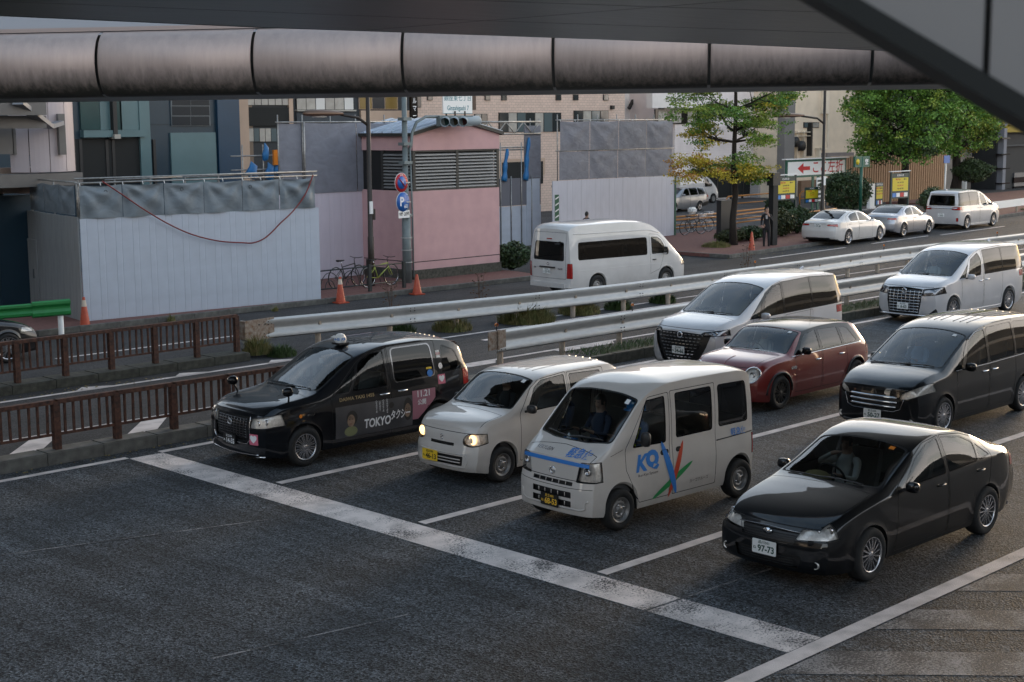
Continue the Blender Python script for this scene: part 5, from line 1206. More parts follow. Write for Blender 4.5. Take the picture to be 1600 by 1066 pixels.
PAINT_OLD = roadpaint('worn_white_paint', .700, (.76, .68, .64)); PAINT = roadpaint('white_road_paint', .56, (.68, .61, .58)); PAINT_FAINT = roadpaint('faint_road_paint', .80, (.27, .26, .26))
CONC = mat('kerb_concrete', (.15, .145, .13), .9, var=.55, vscale=5, bump=.4, bscale=50); CONC_D = mat('mossy_concrete', (.075, .075, .06), .95, var=.6, vscale=7, bump=.5, bscale=30)
BRICKP = mat('red_block_paving', (.20, .085, .07), .9, var=.4, vscale=9, bump=.3, bscale=60)
RUST = mat('rusty_brown_steel', (.115, .045, .026), .75, var=.65, vscale=14, vcol=(.022, .010, .007), bump=.25, bscale=60)
GALV = mat('galvanised_steel', (.52, .515, .50), .42, .25, var=.16, vscale=5, stretch=(1, 1, 3)); GALV_R = mat('weathered_rail_plate', (.40, .36, .31), .6, .3, var=.5, vscale=11, vcol=(.20, .11, .06))
POSTM = mat('rail_post_paint', (.45, .37, .29), .7, var=.35, vscale=9)
def flat(name, pts, z, m, kind='structure', **kw):
    me = bpy.data.meshes.new(name); me.from_pydata([(x, y, z) for x, y in pts], [], [tuple(range(len(pts)))]); me.update(); return link(name, me, m, kind=kind, **kw)
def rect(name, x0, y0, x1, y1, z, m, **kw): return flat(name, [(x0, y0), (x1, y0), (x1, y1), (x0, y1)], z, m, **kw)

flat('ground', [(-400, -400), (900, -400), (900, 900), (-400, 900)], -.012, ASPH2)
rect('road', -60, -30, 160, 21.3, 0, ASPH)
flat('far_road', [(-60, 21.3), (160, 21.3), (160, 47), (84, 38.9), (46, 34.6), (-60, 34.6)], -.004, ASPH2)
# painted markings, each its own sheet
def marking(name, pts, m=PAINT, z=.004): return flat(name, pts, z, m)
def lineX(x0, x1, y, w=.15, m=PAINT, z=.004, y1=None):
    y1 = y if y1 is None else y1; return marking('lane_line', [(x0, y - w / 2), (x1, y1 - w / 2), (x1, y1 + w / 2), (x0, y + w / 2)], m, z)
marking('stop_line', [(11.80, 7.98), (12.40, 7.98), (12.40, 20.52), (11.80, 20.52)], PAINT_OLD)
for y in (11.05, 14.25, 17.45): lineX(12.48, 95, y, .16)
lineX(-30, 95, 7.86, .21, z=.008)
lineX(-30, 11.8, 20.60, .14, PAINT); lineX(12.4, 95, 20.60, .15)
for x0 in (13.0, 11.25, 9.5, 14.75, 16.5): marking('hatch_bar', [(x0, 7.73), (x0 + .85, 7.73), (x0 + 6.3, 1.8), (x0 + 5.45, 1.8)], PAINT_FAINT)
for (u, v, u2, v2) in ((330, 1030, 640, 960), (0, 868, 420, 812)):
    a_, b_ = gnd(u, v), gnd(u2, v2); n_ = (b_ - a_).normalized(); n_ = Vector((-n_.y, n_.x, 0)) * .018; marking('construction_joint', [tuple(q_.xy) for q_ in (a_ - n_, b_ - n_, b_ + n_, a_ + n_)], PAINT_FAINT, .0045)
marking('faint_old_line', [(11.75, 9.8), (14.0, 9.7), (14.0, 9.74), (11.75, 9.84)], PAINT_FAINT, .0045)
# turning lane beyond the first railing
lineX(-10, 16.2, 23.25, .12); lineX(16.3, 60, 23.35, .13)
for x0 in (8.3, 10.3, 12.45, 16.9, 20.6, 24.6, 28.6):
    k = x0 < 16; marking('chevron', [(x0, 21.9), (x0 + .62, 21.9), (x0 + 1.72, 23.18), (x0 + 1.2, 23.18)] if k else [(x0, 23.0), (x0 + 1.8, 23.0), (x0 + 2.1, 23.3), (x0, 23.3)], PAINT)
lineX(-10, 80, 26.62, .13, y1=26.9)
for x0 in (14.2, 16.5, 18.9, 21.6, 24.6, 27.6, 31, 34.4): marking('merge_tick', [(x0, 26.70), (x0 + 1.0, 26.72), (x0 + .35, 27.05)] if x0 < 20 else [(x0, 25.6), (x0 + 1.5, 25.62), (x0 + 1.6, 25.8), (x0, 25.78)], PAINT)
lineX(16, 26, 30.9, .12, y1=31.0); lineX(28, 80, 27.55, .12, y1=27.9)
for a, b, c, d in ((46.9, 33.35, 53.6, 33.75), (56, 33.95, 61.5, 34.35), (62.3, 34.15, 69.5, 34.6)): marking('lane_line', [(a, b - .07), (c, d - .07), (c, d + .07), (a, b + .07)])
# kerbs: separate stones along the two islands
def kerb_run(a, b, w, h, m, n, name='kerb', tagkw=None):
    a = Vector(a); b = Vector(b); root = empty(name + '_run', (a.x, a.y, 0)); root['kind'] = 'structure'; d = (b - a); L = d.length; d.normalize(); nr = Vector((-d.y, d.x)); st = L / n
    q = MB(); g = .006
    q.prism([(g, 0), (st - g, 0), (st - g, h - .02), (st - g, h), (g, h)], 0, w, 'xz'); me = q.mesh('kerb_stone'); me.materials.append(m)
    bmx = bmesh.new(); bmx.from_mesh(me); bmesh.ops.recalc_face_normals(bmx, faces=bmx.faces); bmesh.ops.bevel(bmx, geom=[e for e in bmx.edges if all(v.co.z > h - .01 for v in e.verts)], offset=.015, segments=2, affect='EDGES'); bmx.to_mesh(me); bmx.free()
    for i in range(n):
        o = bpy.data.objects.new('kerb_stone', me); COL.objects.link(o); o.parent = root; o.location = (d.x * st * i, d.y * st * i, random.uniform(-.004, .004)); o.rotation_euler = (0, 0, math.atan2(d.y, d.x) + random.uniform(-.002, .002))
    return root
kerb_run((-4, 21.02), (21.4, 21.0), .42, .20, CONC, 26)
kerb_run((-4, 27.15), (18.9, 27.35), .62, .18, CONC_D, 24)
kerb_run((23.2, 21.0), (70, 21.05), .18, .22, CONC_D, 48)
b = MB(); b.prism([(23.4, 21.19), (70, 21.24), (70, 22.2), (30, 22.1), (24.6, 21.9)], .0, .19); b.build('planted_verge', mat('verge_soil', (.045, .042, .028), .95, var=.6, vscale=4, vcol=(.03, .045, .018), bump=.6), kind='structure')
kerb_run((46.3, 42.4), (46.3, 34.36), .18, .14, CONC, 8); kerb_run((17.5, 34.62), (36.0, 34.62), .20, .14, CONC, 16); kerb_run((46.4, 34.35), (84, 38.75), .20, .14, CONC, 38)
b = MB(); b.prism([(17.5, 34.83), (36, 34.83), (36.4, 36.2), (36.4, 48), (17.5, 48)], 0, .13); b.build('pavement', BRICKP, kind='structure')
b = MB(); b.prism([(46.3, 34.57), (84, 38.97), (84, 43), (55, 43.4), (46.3, 42.5)], 0, .13); b.build('pavement', BRICKP, kind='structure')
b = MB(); b.prism([(84, 39.0), (150, 46.5), (150, 52), (84, 50)], 0, .13); b.build('pavement', BRICKP, kind='structure')
rect('car_park', 46, 43.4, 100, 62, .002, asphalt('car_park_asphalt', .06, .3, (1.05, 1, 1), st=.4))
for k in range(9):
    x = 56 + k * 2.6; marking('parking_bay_line', [(x, 46.5), (x + .13, 46.5), (x + .13, 51), (x, 51)], PAINT, .007)
rect('crossing_strip', 74, 47.6, 96, 47.9, .007, PAINT); 

# ---- railings of rusty brown steel
def railing(pts, label, group, h, nbar, base=.20, post=.11):
    root = empty('railing', (pts[0][0], pts[0][1], base), label=label, cat='railing', group=group); o0 = Vector((pts[0][0], pts[0][1], 0))
    P = [Vector((x, y, 0)) - o0 for x, y in pts]
    pm_ = MB().b2((-post / 2, -post / 2, 0), (post / 2, post / 2, h - .03)).mesh('post'); pm_.materials.append(RUST)
    bmh = h - .32; bar_ = MB().b2((-.018, -.016, .25), (.018, .016, h - .07)).mesh('bar'); bar_.materials.append(RUST)
    for p in P: o = bpy.data.objects.new('post', pm_); COL.objects.link(o); o.parent = root; o.location = p
    for a, b_ in zip(P[:-1], P[1:]):
        MB().bar(a + Vector((-.02, 0, h - .035)), b_ + Vector((.02, 0, h - .035)), .10, .07).build('top_rail', RUST, root)
        MB().bar(a + Vector((.055, 0, .24)), b_ - Vector((.055, 0, -.24)), .045, .04).build('bottom_rail', RUST, root)
        for k in range(1, nbar + 1):
            o = bpy.data.objects.new('bar', bar_); COL.objects.link(o); o.parent = root; o.location = a + (b_ - a) * k / (nbar + 1); o.rotation_euler = (random.uniform(-.008, .008), random.uniform(-.02, .02), 0)
    return root
railing([(4.52 + 1.068 * i, 21.21) for i in range(0, 15)], 'rusty brown railing on the kerb directly behind the taxi', None, .80, 6)
railing([(9.15 + 1.07 * i, 27.48 + .025 * i) for i in range(10)], 'rusty brown railing farther back, in front of the white hoarding', None, .86, 6, .18)

# ---- guardrails: two-wave steel beam on posts
def guardrail(path, zt, label, post_step, posts_base=0, start=0.0):
    root = empty('guardrail', (path[0][0], path[0][1], 0), label=label, cat='guardrail'); o0 = Vector((path[0][0], path[0][1], 0))
    fx = pchip(path); x0, x1 = path[0][0], path[-1][0]
    prof = [(.0, 0), (.055, -.03), (.06, -.075), (.02, -.12), (-.01, -.165), (-.012, -.185), (.02, -.23), (.06, -.275), (.055, -.32), (0, -.35)]
    prof = [(a * 1.3, b_ * 1.38) for a, b_ in prof]; sec = 4.0; x = x0; vs = []
    def fr_(xx): y = fx(xx); s_ = (fx(xx + .2) - fx(xx - .2)) / .4; d = Vector((1, s_, 0)).normalized(); return Vector((xx, y, 0)) - o0, Vector((d.y, -d.x, 0))
    while x < x1 - .5:
        xe = min(x + sec + .12, x1); V = []; F = []; n = 8
        for i in range(n + 1):
            p, nr = fr_(x + (xe - x) * i / n)
            for a, b_ in prof: V.append(p + nr * (a + (.006 if (x - x0) // sec % 2 else 0)) + Vector((0, 0, zt + b_)))
            for a, b_ in prof: V.append(p + nr * (a - .006) + Vector((0, 0, zt + b_)))
        k = len(prof)
        for i in range(n):
            for j in range(k - 1):
                A = i * 2 * k + j; B = A + 2 * k; F.append((A, B, B + 1, A + 1)); F.append((A + k, A + k + 1, B + k + 1, B + k))
            A = i * 2 * k; B = A + 2 * k; F.append((A, A + k, B + k, B)); F.append((A + k - 1, B + k - 1, B + 2 * k - 1, A + 2 * k - 1))
        me = bpy.data.meshes.new('beam'); me.from_pydata(V, [], F); me.update()
        for pp in me.polygons: pp.use_smooth = True
        me.set_sharp_from_angle(angle=R(50)); bmz = bmesh.new(); bmz.from_mesh(me); bmesh.ops.recalc_face_normals(bmz, faces=bmz.faces); bmz.to_mesh(me); bmz.free()
        bo = link('beam', me, GALV, root)
        q = MB()
        for dx in (.10, .22):
            for dz in (-.075, -.14, -.345, -.415):
                p, nr = fr_(min(x1, x + dx)); c = p + nr * .076 + Vector((0, 0, zt + dz)); q.box(c, (.022, .02, .022))
        tag(q.build('splice_bolts', M['seam'], bo), kind='stuff')
        x += sec
    x = x0 + start
    while x < x1:
        p, nr = fr_(x); q = MB(); q.lathe([(.07, posts_base - .05), (.07, zt - .06), (.001, zt - .035)], p - nr * .12, 'z', 12); po = q.build('post', POSTM, root)
        MB().box(p - nr * .03 + Vector((0, 0, zt - .175)), (.07, .09, .18)).build('bracket', POSTM, po)
        x += post_step
    return root, fr_
g1, f1 = guardrail([(19.7, 28.15), (23.1, 27.62), (27, 27.12), (31.8, 26.80), (38, 26.86), (46, 27.1), (55, 26.9), (85, 26.9)], .80, 'long galvanised guardrail nearer the far lanes, white end plate at its left end', 2.0, 0, 1.6)
q = MB(); p, nr = f1(19.75); q.prism([(-.40, .34), (-.34, .30), (.38, .34), (.38, .82), (-.40, .80)], -.10, -.07, 'xz'); q.prism([(-.44, .36), (-.40, .33), (-.40, .80), (-.44, .78)], -.10, .12, 'xz')
for x in (-.05, .12, .3): q.box((x, -.105, .68), (.03, .012, .03), mi=1)
q.build('end_plate', [GALV_R, M['seam']], g1, recalc=True)
g2, f2 = guardrail([(22.0, 22.58), (30, 22.6), (60, 22.8), (85, 22.9)], .80, 'galvanised guardrail in the grass verge right behind the queue', 2.0, .0, .25)
q = MB(); q.prism([(-.30, .40), (.22, .44), (.22, .82), (-.30, .80)], -.10, -.07, 'xz'); q.box((-.02, -.12, .62), (.05, .03, .44)); q.build('end_plate', GALV_R, g2)
q = MB(); q.tube([(.05, .02, .80), (.05, .02, .93)], .015, 6); q.lathe([(.04, 0), (.045, .02), (.04, .04), (.001, .05)], (.05, .0, .93), 'y', 12, mi=1); q.build('reflector_post', [M['black'], M['amber']], g2)
for x in (4.6, 17.5, 25.5, 33.5, 43): q = MB(); p = Vector((x + 2, 0, 0)); pp, nr = (f1 if x > 10 else f2)(x + 20 if x > 10 else x + 22); q.tube([pp + Vector((0, 0, .78)), pp + Vector((0, 0, .92))], .012, 6); q.lathe([(.04, -.01), (.045, .01), (.001, .02)], pp + Vector((0, 0, .95)), 'y', 12, mi=1); q.build('reflector_post', [M['black'], M['amber']], g1 if x > 10 else g2)

# ---- grass and weeds
GRASS = mat('dry_grass', (.26, .21, .09), .9, var=.5, vscale=6, vcol=(.09, .12, .03)); WEED = mat('weed_green', (.06, .11, .03), .8, var=.5, vscale=6)
def tuft(x, y, z, r, h, n, m, label, group='weeds growing along the guardrails', leaf=.02, spread=1.0):
    q = MB(); rnd = random.Random(int(x * 100 + y * 37))
    for _ in range(n):
        a = rnd.uniform(0, 6.28); rr2 = r * math.sqrt(rnd.random()) * .7; bx_, by_ = rr2 * math.cos(a), rr2 * math.sin(a); hh = h * rnd.uniform(.35, 1.0) * (1 - .75 * (rr2 / (r * .7)) ** 2 + .1); ln = rnd.uniform(.1, .6) * hh * spread
        a2 = a + rnd.uniform(-.8, .8); w = leaf * rnd.uniform(.6, 1.3); px_, py_ = -math.sin(a2) * w / 2, math.cos(a2) * w / 2
        m1 = (bx_ + math.cos(a2) * ln * .4, by_ + math.sin(a2) * ln * .4, hh * .65); t_ = (bx_ + math.cos(a2) * ln, by_ + math.sin(a2) * ln, hh * rnd.uniform(.75, 1))
        q.add([(bx_ - px_, by_ - py_, 0), (bx_ + px_, by_ + py_, 0), (m1[0] + px_, m1[1] + py_, m1[2]), (m1[0] - px_, m1[1] - py_, m1[2]), t_], [(0, 1, 2, 3), (3, 2, 4)])
    o = q.build('weed_tuft', m, None, recalc=False, label=label, cat='weed', group=group); o.location = (x, y, z); return o
TP = [gnd(u, v) for u, v in ((402, 556), (440, 556), (628, 520), (706, 516), (822, 503), (905, 490), (965, 483), (1035, 473))]
TL = [(TP[0].x, TP[0].y, .05, .50, .55, 520, GRASS, 'dry yellow grass tuft at the end of the rear kerb island'), (TP[1].x, TP[1].y, .0, .50, .36, 420, WEED, 'low green weed beside the dry tuft behind the taxi windscreen'),
      (TP[2].x, TP[2].y, 0, .55, .42, 420, WEED, 'green weed under the guardrail above the taxi roof'), (TP[3].x, TP[3].y, 0, .75, .50, 760, GRASS, 'yellowish grass tuft under the guardrail right of the taxi roof'),
      (TP[4].x, TP[4].y, 0, 1.1, .66, 1500, GRASS, 'broad grass clump under the guardrail left of the first visible post'), (TP[5].x, TP[5].y, 0, .85, .58, 1000, GRASS, 'grass clump round the guardrail post below the white van'),
      (TP[6].x, TP[6].y, 0, .55, .45, 260, WEED, 'broad leaved weed at the guardrail post under the white van'), (TP[7].x, TP[7].y, 0, .55, .45, 260, WEED, 'broad leaved weed right of the white van rear wheel'),
      (21.3, 34.5, 0, .16, .28, 80, GRASS, 'small dry tuft at the foot of the white hoarding'), (24.6, 34.3, 0, .16, .2, 70, GRASS, 'small tuft at the right foot of the white hoarding')]
for t_ in TL: tuft(*t_[:7], t_[7], leaf=.05 if 'broad leaved' in t_[7] else .02, spread=1.6 if 'broad' in t_[7] else 1)
q = MB(); rnd = random.Random(3)
for _ in range(9000):
    x = rnd.uniform(23.6, 60); y = rnd.uniform(21.25, 22.1); h = rnd.uniform(.03, .12); a = rnd.uniform(0, 6.28); w = .012
    q.add([(x - w, y, .19), (x + w, y, .19), (x + .05 * math.cos(a), y + .05 * math.sin(a), .19 + h)], [(0, 1, 2)])
q.build('verge_grass', WEED, None, recalc=False, kind='stuff')
q = MB()
for (x0, x1, y0, y1, n) in ((12.5, 16.5, 26.6, 27.1, 60), (10, 22, 20.7, 21.0, 90), (46, 60, 34.0, 34.4, 120), (60, 90, 34.8, 36.2, 160)):
    for _ in range(n):
        x = rnd.uniform(x0, x1); y = rnd.uniform(y0, y1); a = rnd.uniform(0, 6.28); s_ = rnd.uniform(.015, .035)
        q.add([(x + s_ * math.cos(a), y + s_ * math.sin(a), .012), (x - s_ * math.sin(a), y + s_ * math.cos(a), .02), (x - s_ * math.cos(a), y - s_ * math.sin(a), .012), (x + s_ * math.sin(a), y - s_ * math.cos(a), .026)], [(0, 1, 2, 3)])
q.build('fallen_leaves', mat('fallen_leaf', (.28, .22, .08), .8, var=.5, vscale=30), None, recalc=False, kind='stuff')
# thin dead stalks rising behind the rail
def stalk(x, y, h, label):
    q = MB(); rnd = random.Random(int(x * 10))
    for k in range(4):
        a = rnd.uniform(0, 6.28); p = [(0, 0, 0)]
        for i in range(1, 6): p.append((p[-1][0] + math.cos(a) * .05 * rnd.random(), p[-1][1] + math.sin(a) * .05 * rnd.random(), h * i / 5 * rnd.uniform(.85, 1)))
        q.tube(p, .006, 4)
        for i in range(2, 6):
            for s_ in (-1, 1): e = Vector(p[i]) + Vector((s_ * rnd.uniform(.1, .25), rnd.uniform(-.1, .1), rnd.uniform(0, .15))); q.tube([p[i], e], .004, 4); q.box(e, (.03, .03, .03))
    o = q.build('dead_stalk', mat('dead_stalk_brown', (.10, .06, .04), .9) if 'dead_stalk_brown' not in bpy.data.materials else bpy.data.materials['dead_stalk_brown'], label=label, cat='weed', group='dead stalks along the guardrail'); o.location = (x, y, 0)
stalk(25.0, 29.6, 1.15, 'dry branching stalk beyond the guardrail near the left traffic cone'); stalk(27.6, 28.9, 1.2, 'dry branching stalk beyond the guardrail below the bicycles'); stalk(38.6, 28.0, 1.3, 'dry branching stalk beyond the guardrail right of the white van')

# ------------------------------------------------------------------ pedestrian deck overhead and the canopy over the viewpoint
ac, as_ = math.cos(R(52)), math.sin(R(52)); AX = Vector((ac, -as_, 0)); NR = Vector((as_, ac, 0)); P0 = NR * 20
def steel(name, col, rough, metal, st, bstr=.15):
    m, n, l, b = newmat(name); t = n.new('ShaderNodeTexCoord'); mp = n.new('ShaderNodeMapping'); mp.inputs['Scale'].default_value = st; l.new(t.outputs['Object'], mp.inputs[0])
    z = n.new('ShaderNodeTexNoise'); z.inputs['Scale'].default_value = 3; z.inputs['Detail'].default_value = 8; z.inputs['Roughness'].default_value = .65; l.new(mp.outputs[0], z.inputs[0])
    r = n.new('ShaderNodeValToRGB'); r.color_ramp.elements[0].position = .3; r.color_ramp.elements[1].position = .7; r.color_ramp.elements[0].color = (*[c * .80 for c in col], 1); r.color_ramp.elements[1].color = (*col, 1); l.new(z.outputs[0], r.inputs[0]); l.new(r.outputs[0], b.inputs['Base Color'])
    mr = n.new('ShaderNodeMapRange'); mr.inputs[3].default_value = rough * .75; mr.inputs[4].default_value = rough * 1.4; l.new(z.outputs[0], mr.inputs[0]); l.new(mr.outputs[0], b.inputs['Roughness']); b.inputs['Metallic'].default_value = metal
    bp = n.new('ShaderNodeBump'); bp.inputs['Strength'].default_value = bstr; bp.inputs['Distance'].default_value = .01; l.new(z.outputs[0], bp.inputs['Height']); l.new(bp.outputs[0], b.inputs['Normal']); return m
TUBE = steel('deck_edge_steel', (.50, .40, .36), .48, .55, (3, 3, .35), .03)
def grime_shade(m, z0, z1):  # streaky grime together with underside shade painted into the colour, darker towards the bottom
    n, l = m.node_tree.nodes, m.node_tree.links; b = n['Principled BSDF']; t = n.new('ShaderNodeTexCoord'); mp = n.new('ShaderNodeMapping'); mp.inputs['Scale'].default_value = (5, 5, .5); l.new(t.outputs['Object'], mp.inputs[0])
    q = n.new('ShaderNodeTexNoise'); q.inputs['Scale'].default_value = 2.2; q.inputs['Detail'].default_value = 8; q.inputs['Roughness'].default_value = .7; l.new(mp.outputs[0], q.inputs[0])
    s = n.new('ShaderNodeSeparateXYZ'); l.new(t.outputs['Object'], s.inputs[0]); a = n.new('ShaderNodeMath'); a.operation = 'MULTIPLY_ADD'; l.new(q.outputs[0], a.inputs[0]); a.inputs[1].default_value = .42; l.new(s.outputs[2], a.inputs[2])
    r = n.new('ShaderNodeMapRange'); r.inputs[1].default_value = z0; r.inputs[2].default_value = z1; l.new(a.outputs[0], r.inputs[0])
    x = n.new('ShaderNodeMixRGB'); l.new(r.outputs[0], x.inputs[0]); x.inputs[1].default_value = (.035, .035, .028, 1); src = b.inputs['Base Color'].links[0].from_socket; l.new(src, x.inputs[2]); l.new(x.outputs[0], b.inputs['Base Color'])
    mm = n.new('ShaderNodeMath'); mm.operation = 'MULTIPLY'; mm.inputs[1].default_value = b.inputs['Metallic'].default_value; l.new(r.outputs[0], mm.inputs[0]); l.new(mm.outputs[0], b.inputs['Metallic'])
grime_shade(TUBE, 5.94, 6.26); SOFF = steel('canopy_soffit_steel', (.16, .165, .155), .32, .7, (.5, 5, 1), .3)
deck = empty('pedestrian_deck', (P0.x, P0.y, 0), label='pedestrian deck spanning overhead with rounded grey steel edge panels', cat='footbridge')
js = [20 * math.tan(R(a - 52)) for a in (4, 9.5, 14.5, 19.4, 24.1, 29.76, 35.38, 40.97, 46.67, 52.53, 58.48, 64.4, 70.3, 76)]
zb_ = lambda t: 5.70 + .0045 * t
for t0, t1 in zip(js[:-1], js[1:]):
    V = []; F = []; n = 14; g = .02
    for ti, t in enumerate((t0 + g, t0 + g + .03, t1 - g - .03, t1 - g)):
        for k in range(n + 1):
            a = math.pi * (.0 + 1.0 * k / n) - math.pi / 2; bul = .42 - (.03 if ti in (0, 3) else 0)
            V.append(AX * t - NR * (bul * math.cos(a) ** .8 if math.cos(a) > 0 else 0) + Vector((0, 0, zb_(t) + .45 + .45 * math.sin(a))))
    for i in range(3):
        for k in range(n): A = i * (n + 1) + k; F.append((A, A + 1, A + n + 2, A + n + 1))
    me = bpy.data.meshes.new('edge_panel'); me.from_pydata(V, [], F); me.update()
    for pp in me.polygons: pp.use_smooth = True
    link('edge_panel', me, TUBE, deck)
Vb = []; q = MB()
for t in (js[0], js[-1]):
    for d, z in ((.02, .04), (4.8, .04), (4.8, .86), (.02, .86)): Vb.append(AX * t + NR * d + Vector((0, 0, zb_(t) + z)))
q.add(Vb, [(0, 1, 5, 4), (1, 2, 6, 5), (2, 3, 7, 6), (3, 0, 4, 7), (0, 3, 2, 1), (4, 5, 6, 7)]); q.build('deck_slab', mat('deck_soffit', (.20, .20, .19), .5, .2, var=.3, vscale=2), deck)
q = MB(); q.add([AX * t + NR * d + Vector((0, 0, zb_(t) + z)) for t in (js[0], js[-1]) for d, z in ((-.10, .905), (.25, .905), (.25, .96), (-.10, .96))], [(0, 1, 5, 4), (1, 2, 6, 5), (2, 3, 7, 6), (3, 0, 4, 7)]); q.build('coping', mat('coping_steel', (.42, .35, .33), .4, .4), deck)
q = MB(); q.add([AX * t + NR * d + Vector((0, 0, zb_(t) + z)) for t in (js[0], js[-1]) for d, z in ((4.5, .9), (4.7, .9), (4.7, 1.9), (4.5, 1.9))], [(0, 1, 5, 4), (1, 2, 6, 5), (2, 3, 7, 6), (3, 0, 4, 7)]); q.build('rear_parapet', mat('parapet_panel', (.36, .38, .42), .5), deck)
can = empty('canopy', (0, 0, 0), label='dark steel canopy soffit running across the top of the view', cat='canopy')
zc_ = 6.03
edge = [(-16, 10.9), (-6, 10.6), (5.0, 10.22), (7.2, 10.1), (9.6, 9.68), (12.0, 9.32), (15.2, 9.02), (24, 8.2)]
q = MB(); ol = edge + [(24, -2.5), (9.5, 3.8), (3, 7.4), (-16, 7.6)]; q.prism(ol, zc_ + .012, zc_ + .5); q.build('canopy_slab', SOFF, can)
# soffit sheets, side by side, each with its own joint
fe = pchip(edge); bk = [(-16, 7.6), (3, 7.4), (9.5, 3.8), (24, -2.5)]
def bkf(x): return next(y0 + (y1 - y0) * (x - x0) / (x1 - x0) for (x0, y0), (x1, y1) in zip(bk[:-1], bk[1:]) if x <= x1 + 1e-6)
for x0, x1 in ((-16, -6), (-6, 2), (2, 8), (8, 14), (14, 20), (20, 23.9)):
    for t0, t1 in ((.03, .36), (.365, .68), (.685, .97)):
        q = MB(); q.prism([(x, bkf(x) + (fe(x) - bkf(x)) * t) for x, t in ((x0 + .01, t0), (x1 - .01, t0), (x1 - .01, t1), (x0 + .01, t1))], zc_, zc_ + .009); q.build('soffit_panel', SOFF, can)
q = MB()
for a, b_ in zip(edge[:-1], edge[1:]): q.bar((a[0], a[1] + .02, zc_ + .06), (b_[0], b_[1] + .02, zc_ + .06), .05, .10)
q.build('edge_trim', M['hub'], can)
# the sloping stringer right beside the viewpoint
pn = Vector((math.sin(R(60)), math.cos(R(60)), 0)); pr = Vector((math.cos(R(60)), -math.sin(R(60)), 0)); st_ = empty('stair_stringer', tuple(pn * 2.2 + Vector((0, 0, 0))), label='out of focus grey stair side panel with dark sloping flange at the top right', cat='staircase')
def sl(s_, dz): return pr * s_ + Vector((0, 0, 5.233 + .0955 - .612 * s_ + dz))
def slab(s0, s1, za, zb2, d0, d1, name, m):
    V = [sl(s_, z) + pn * d for s_ in (s0, s1) for z in (za, zb2) for d in (d0, d1)]
    q = MB(); q.add(V, [(0, 1, 3, 2), (4, 6, 7, 5), (0, 4, 5, 1), (2, 3, 7, 6), (0, 2, 6, 4), (1, 5, 7, 3)]); return q.build(name, m, st_)
slab(-1.4, 2.2, .0, .034, -.02, .5, 'flange', mat('flange_dark', (.010, .011, .009), .7))
for a, b_ in ((-1.4, -.5), (-.49, .0985), (.1085, .9), (.91, 2.2)): slab(a, b_, .034, .9, .02, .06, 'side_panel', mat('stair_panel_grey', (.27, .25, .235), .6) if 'stair_panel_grey' not in bpy.data.materials else bpy.data.materials['stair_panel_grey'])
slab(-1.4, 2.2, .034, .9, .08, .12, 'backing', M['hub'])
# ------------------------------------------------------------------ hoardings, pink kiosk, poles, bicycles
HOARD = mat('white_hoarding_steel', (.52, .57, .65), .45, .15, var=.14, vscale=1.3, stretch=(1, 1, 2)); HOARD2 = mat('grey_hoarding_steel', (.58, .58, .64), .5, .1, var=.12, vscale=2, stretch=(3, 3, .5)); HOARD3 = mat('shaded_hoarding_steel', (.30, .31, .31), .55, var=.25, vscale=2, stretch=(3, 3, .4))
def tarpm(name, col, sc=3):
    m, n, l, b = newmat(name); t = n.new('ShaderNodeTexCoord'); mp = n.new('ShaderNodeMapping'); mp.inputs['Scale'].default_value = (1, 1, 1.6); l.new(t.outputs['Object'], mp.inputs[0])
    z = n.new('ShaderNodeTexNoise'); z.inputs['Scale'].default_value = sc; z.inputs['Detail'].default_value = 7; z.inputs['Distortion'].default_value = .6; l.new(mp.outputs[0], z.inputs[0])
    r = n.new('ShaderNodeValToRGB'); r.color_ramp.elements[0].position = .3; r.color_ramp.elements[1].position = .75; r.color_ramp.elements[0].color = (*[c * .75 for c in col], 1); r.color_ramp.elements[1].color = (*col, 1); l.new(z.outputs[0], r.inputs[0]); l.new(r.outputs[0], b.inputs['Base Color']); b.inputs['Roughness'].default_value = .6
    bp = n.new('ShaderNodeBump'); bp.inputs['Strength'].default_value = .5; bp.inputs['Distance'].default_value = .05; l.new(z.outputs[0], bp.inputs['Height']); l.new(bp.outputs[0], b.inputs['Normal']); return m
TARP = tarpm('grey_sheeting', (.20, .235, .26)); TARP2 = tarpm('pale_sheeting', (.22, .23, .27), 2)
TARP3 = tarpm('dark_sheeting', (.23, .235, .27)); PIPE = mat('scaffold_pipe', (.42, .41, .39), .4, .6, var=.4, vscale=8)
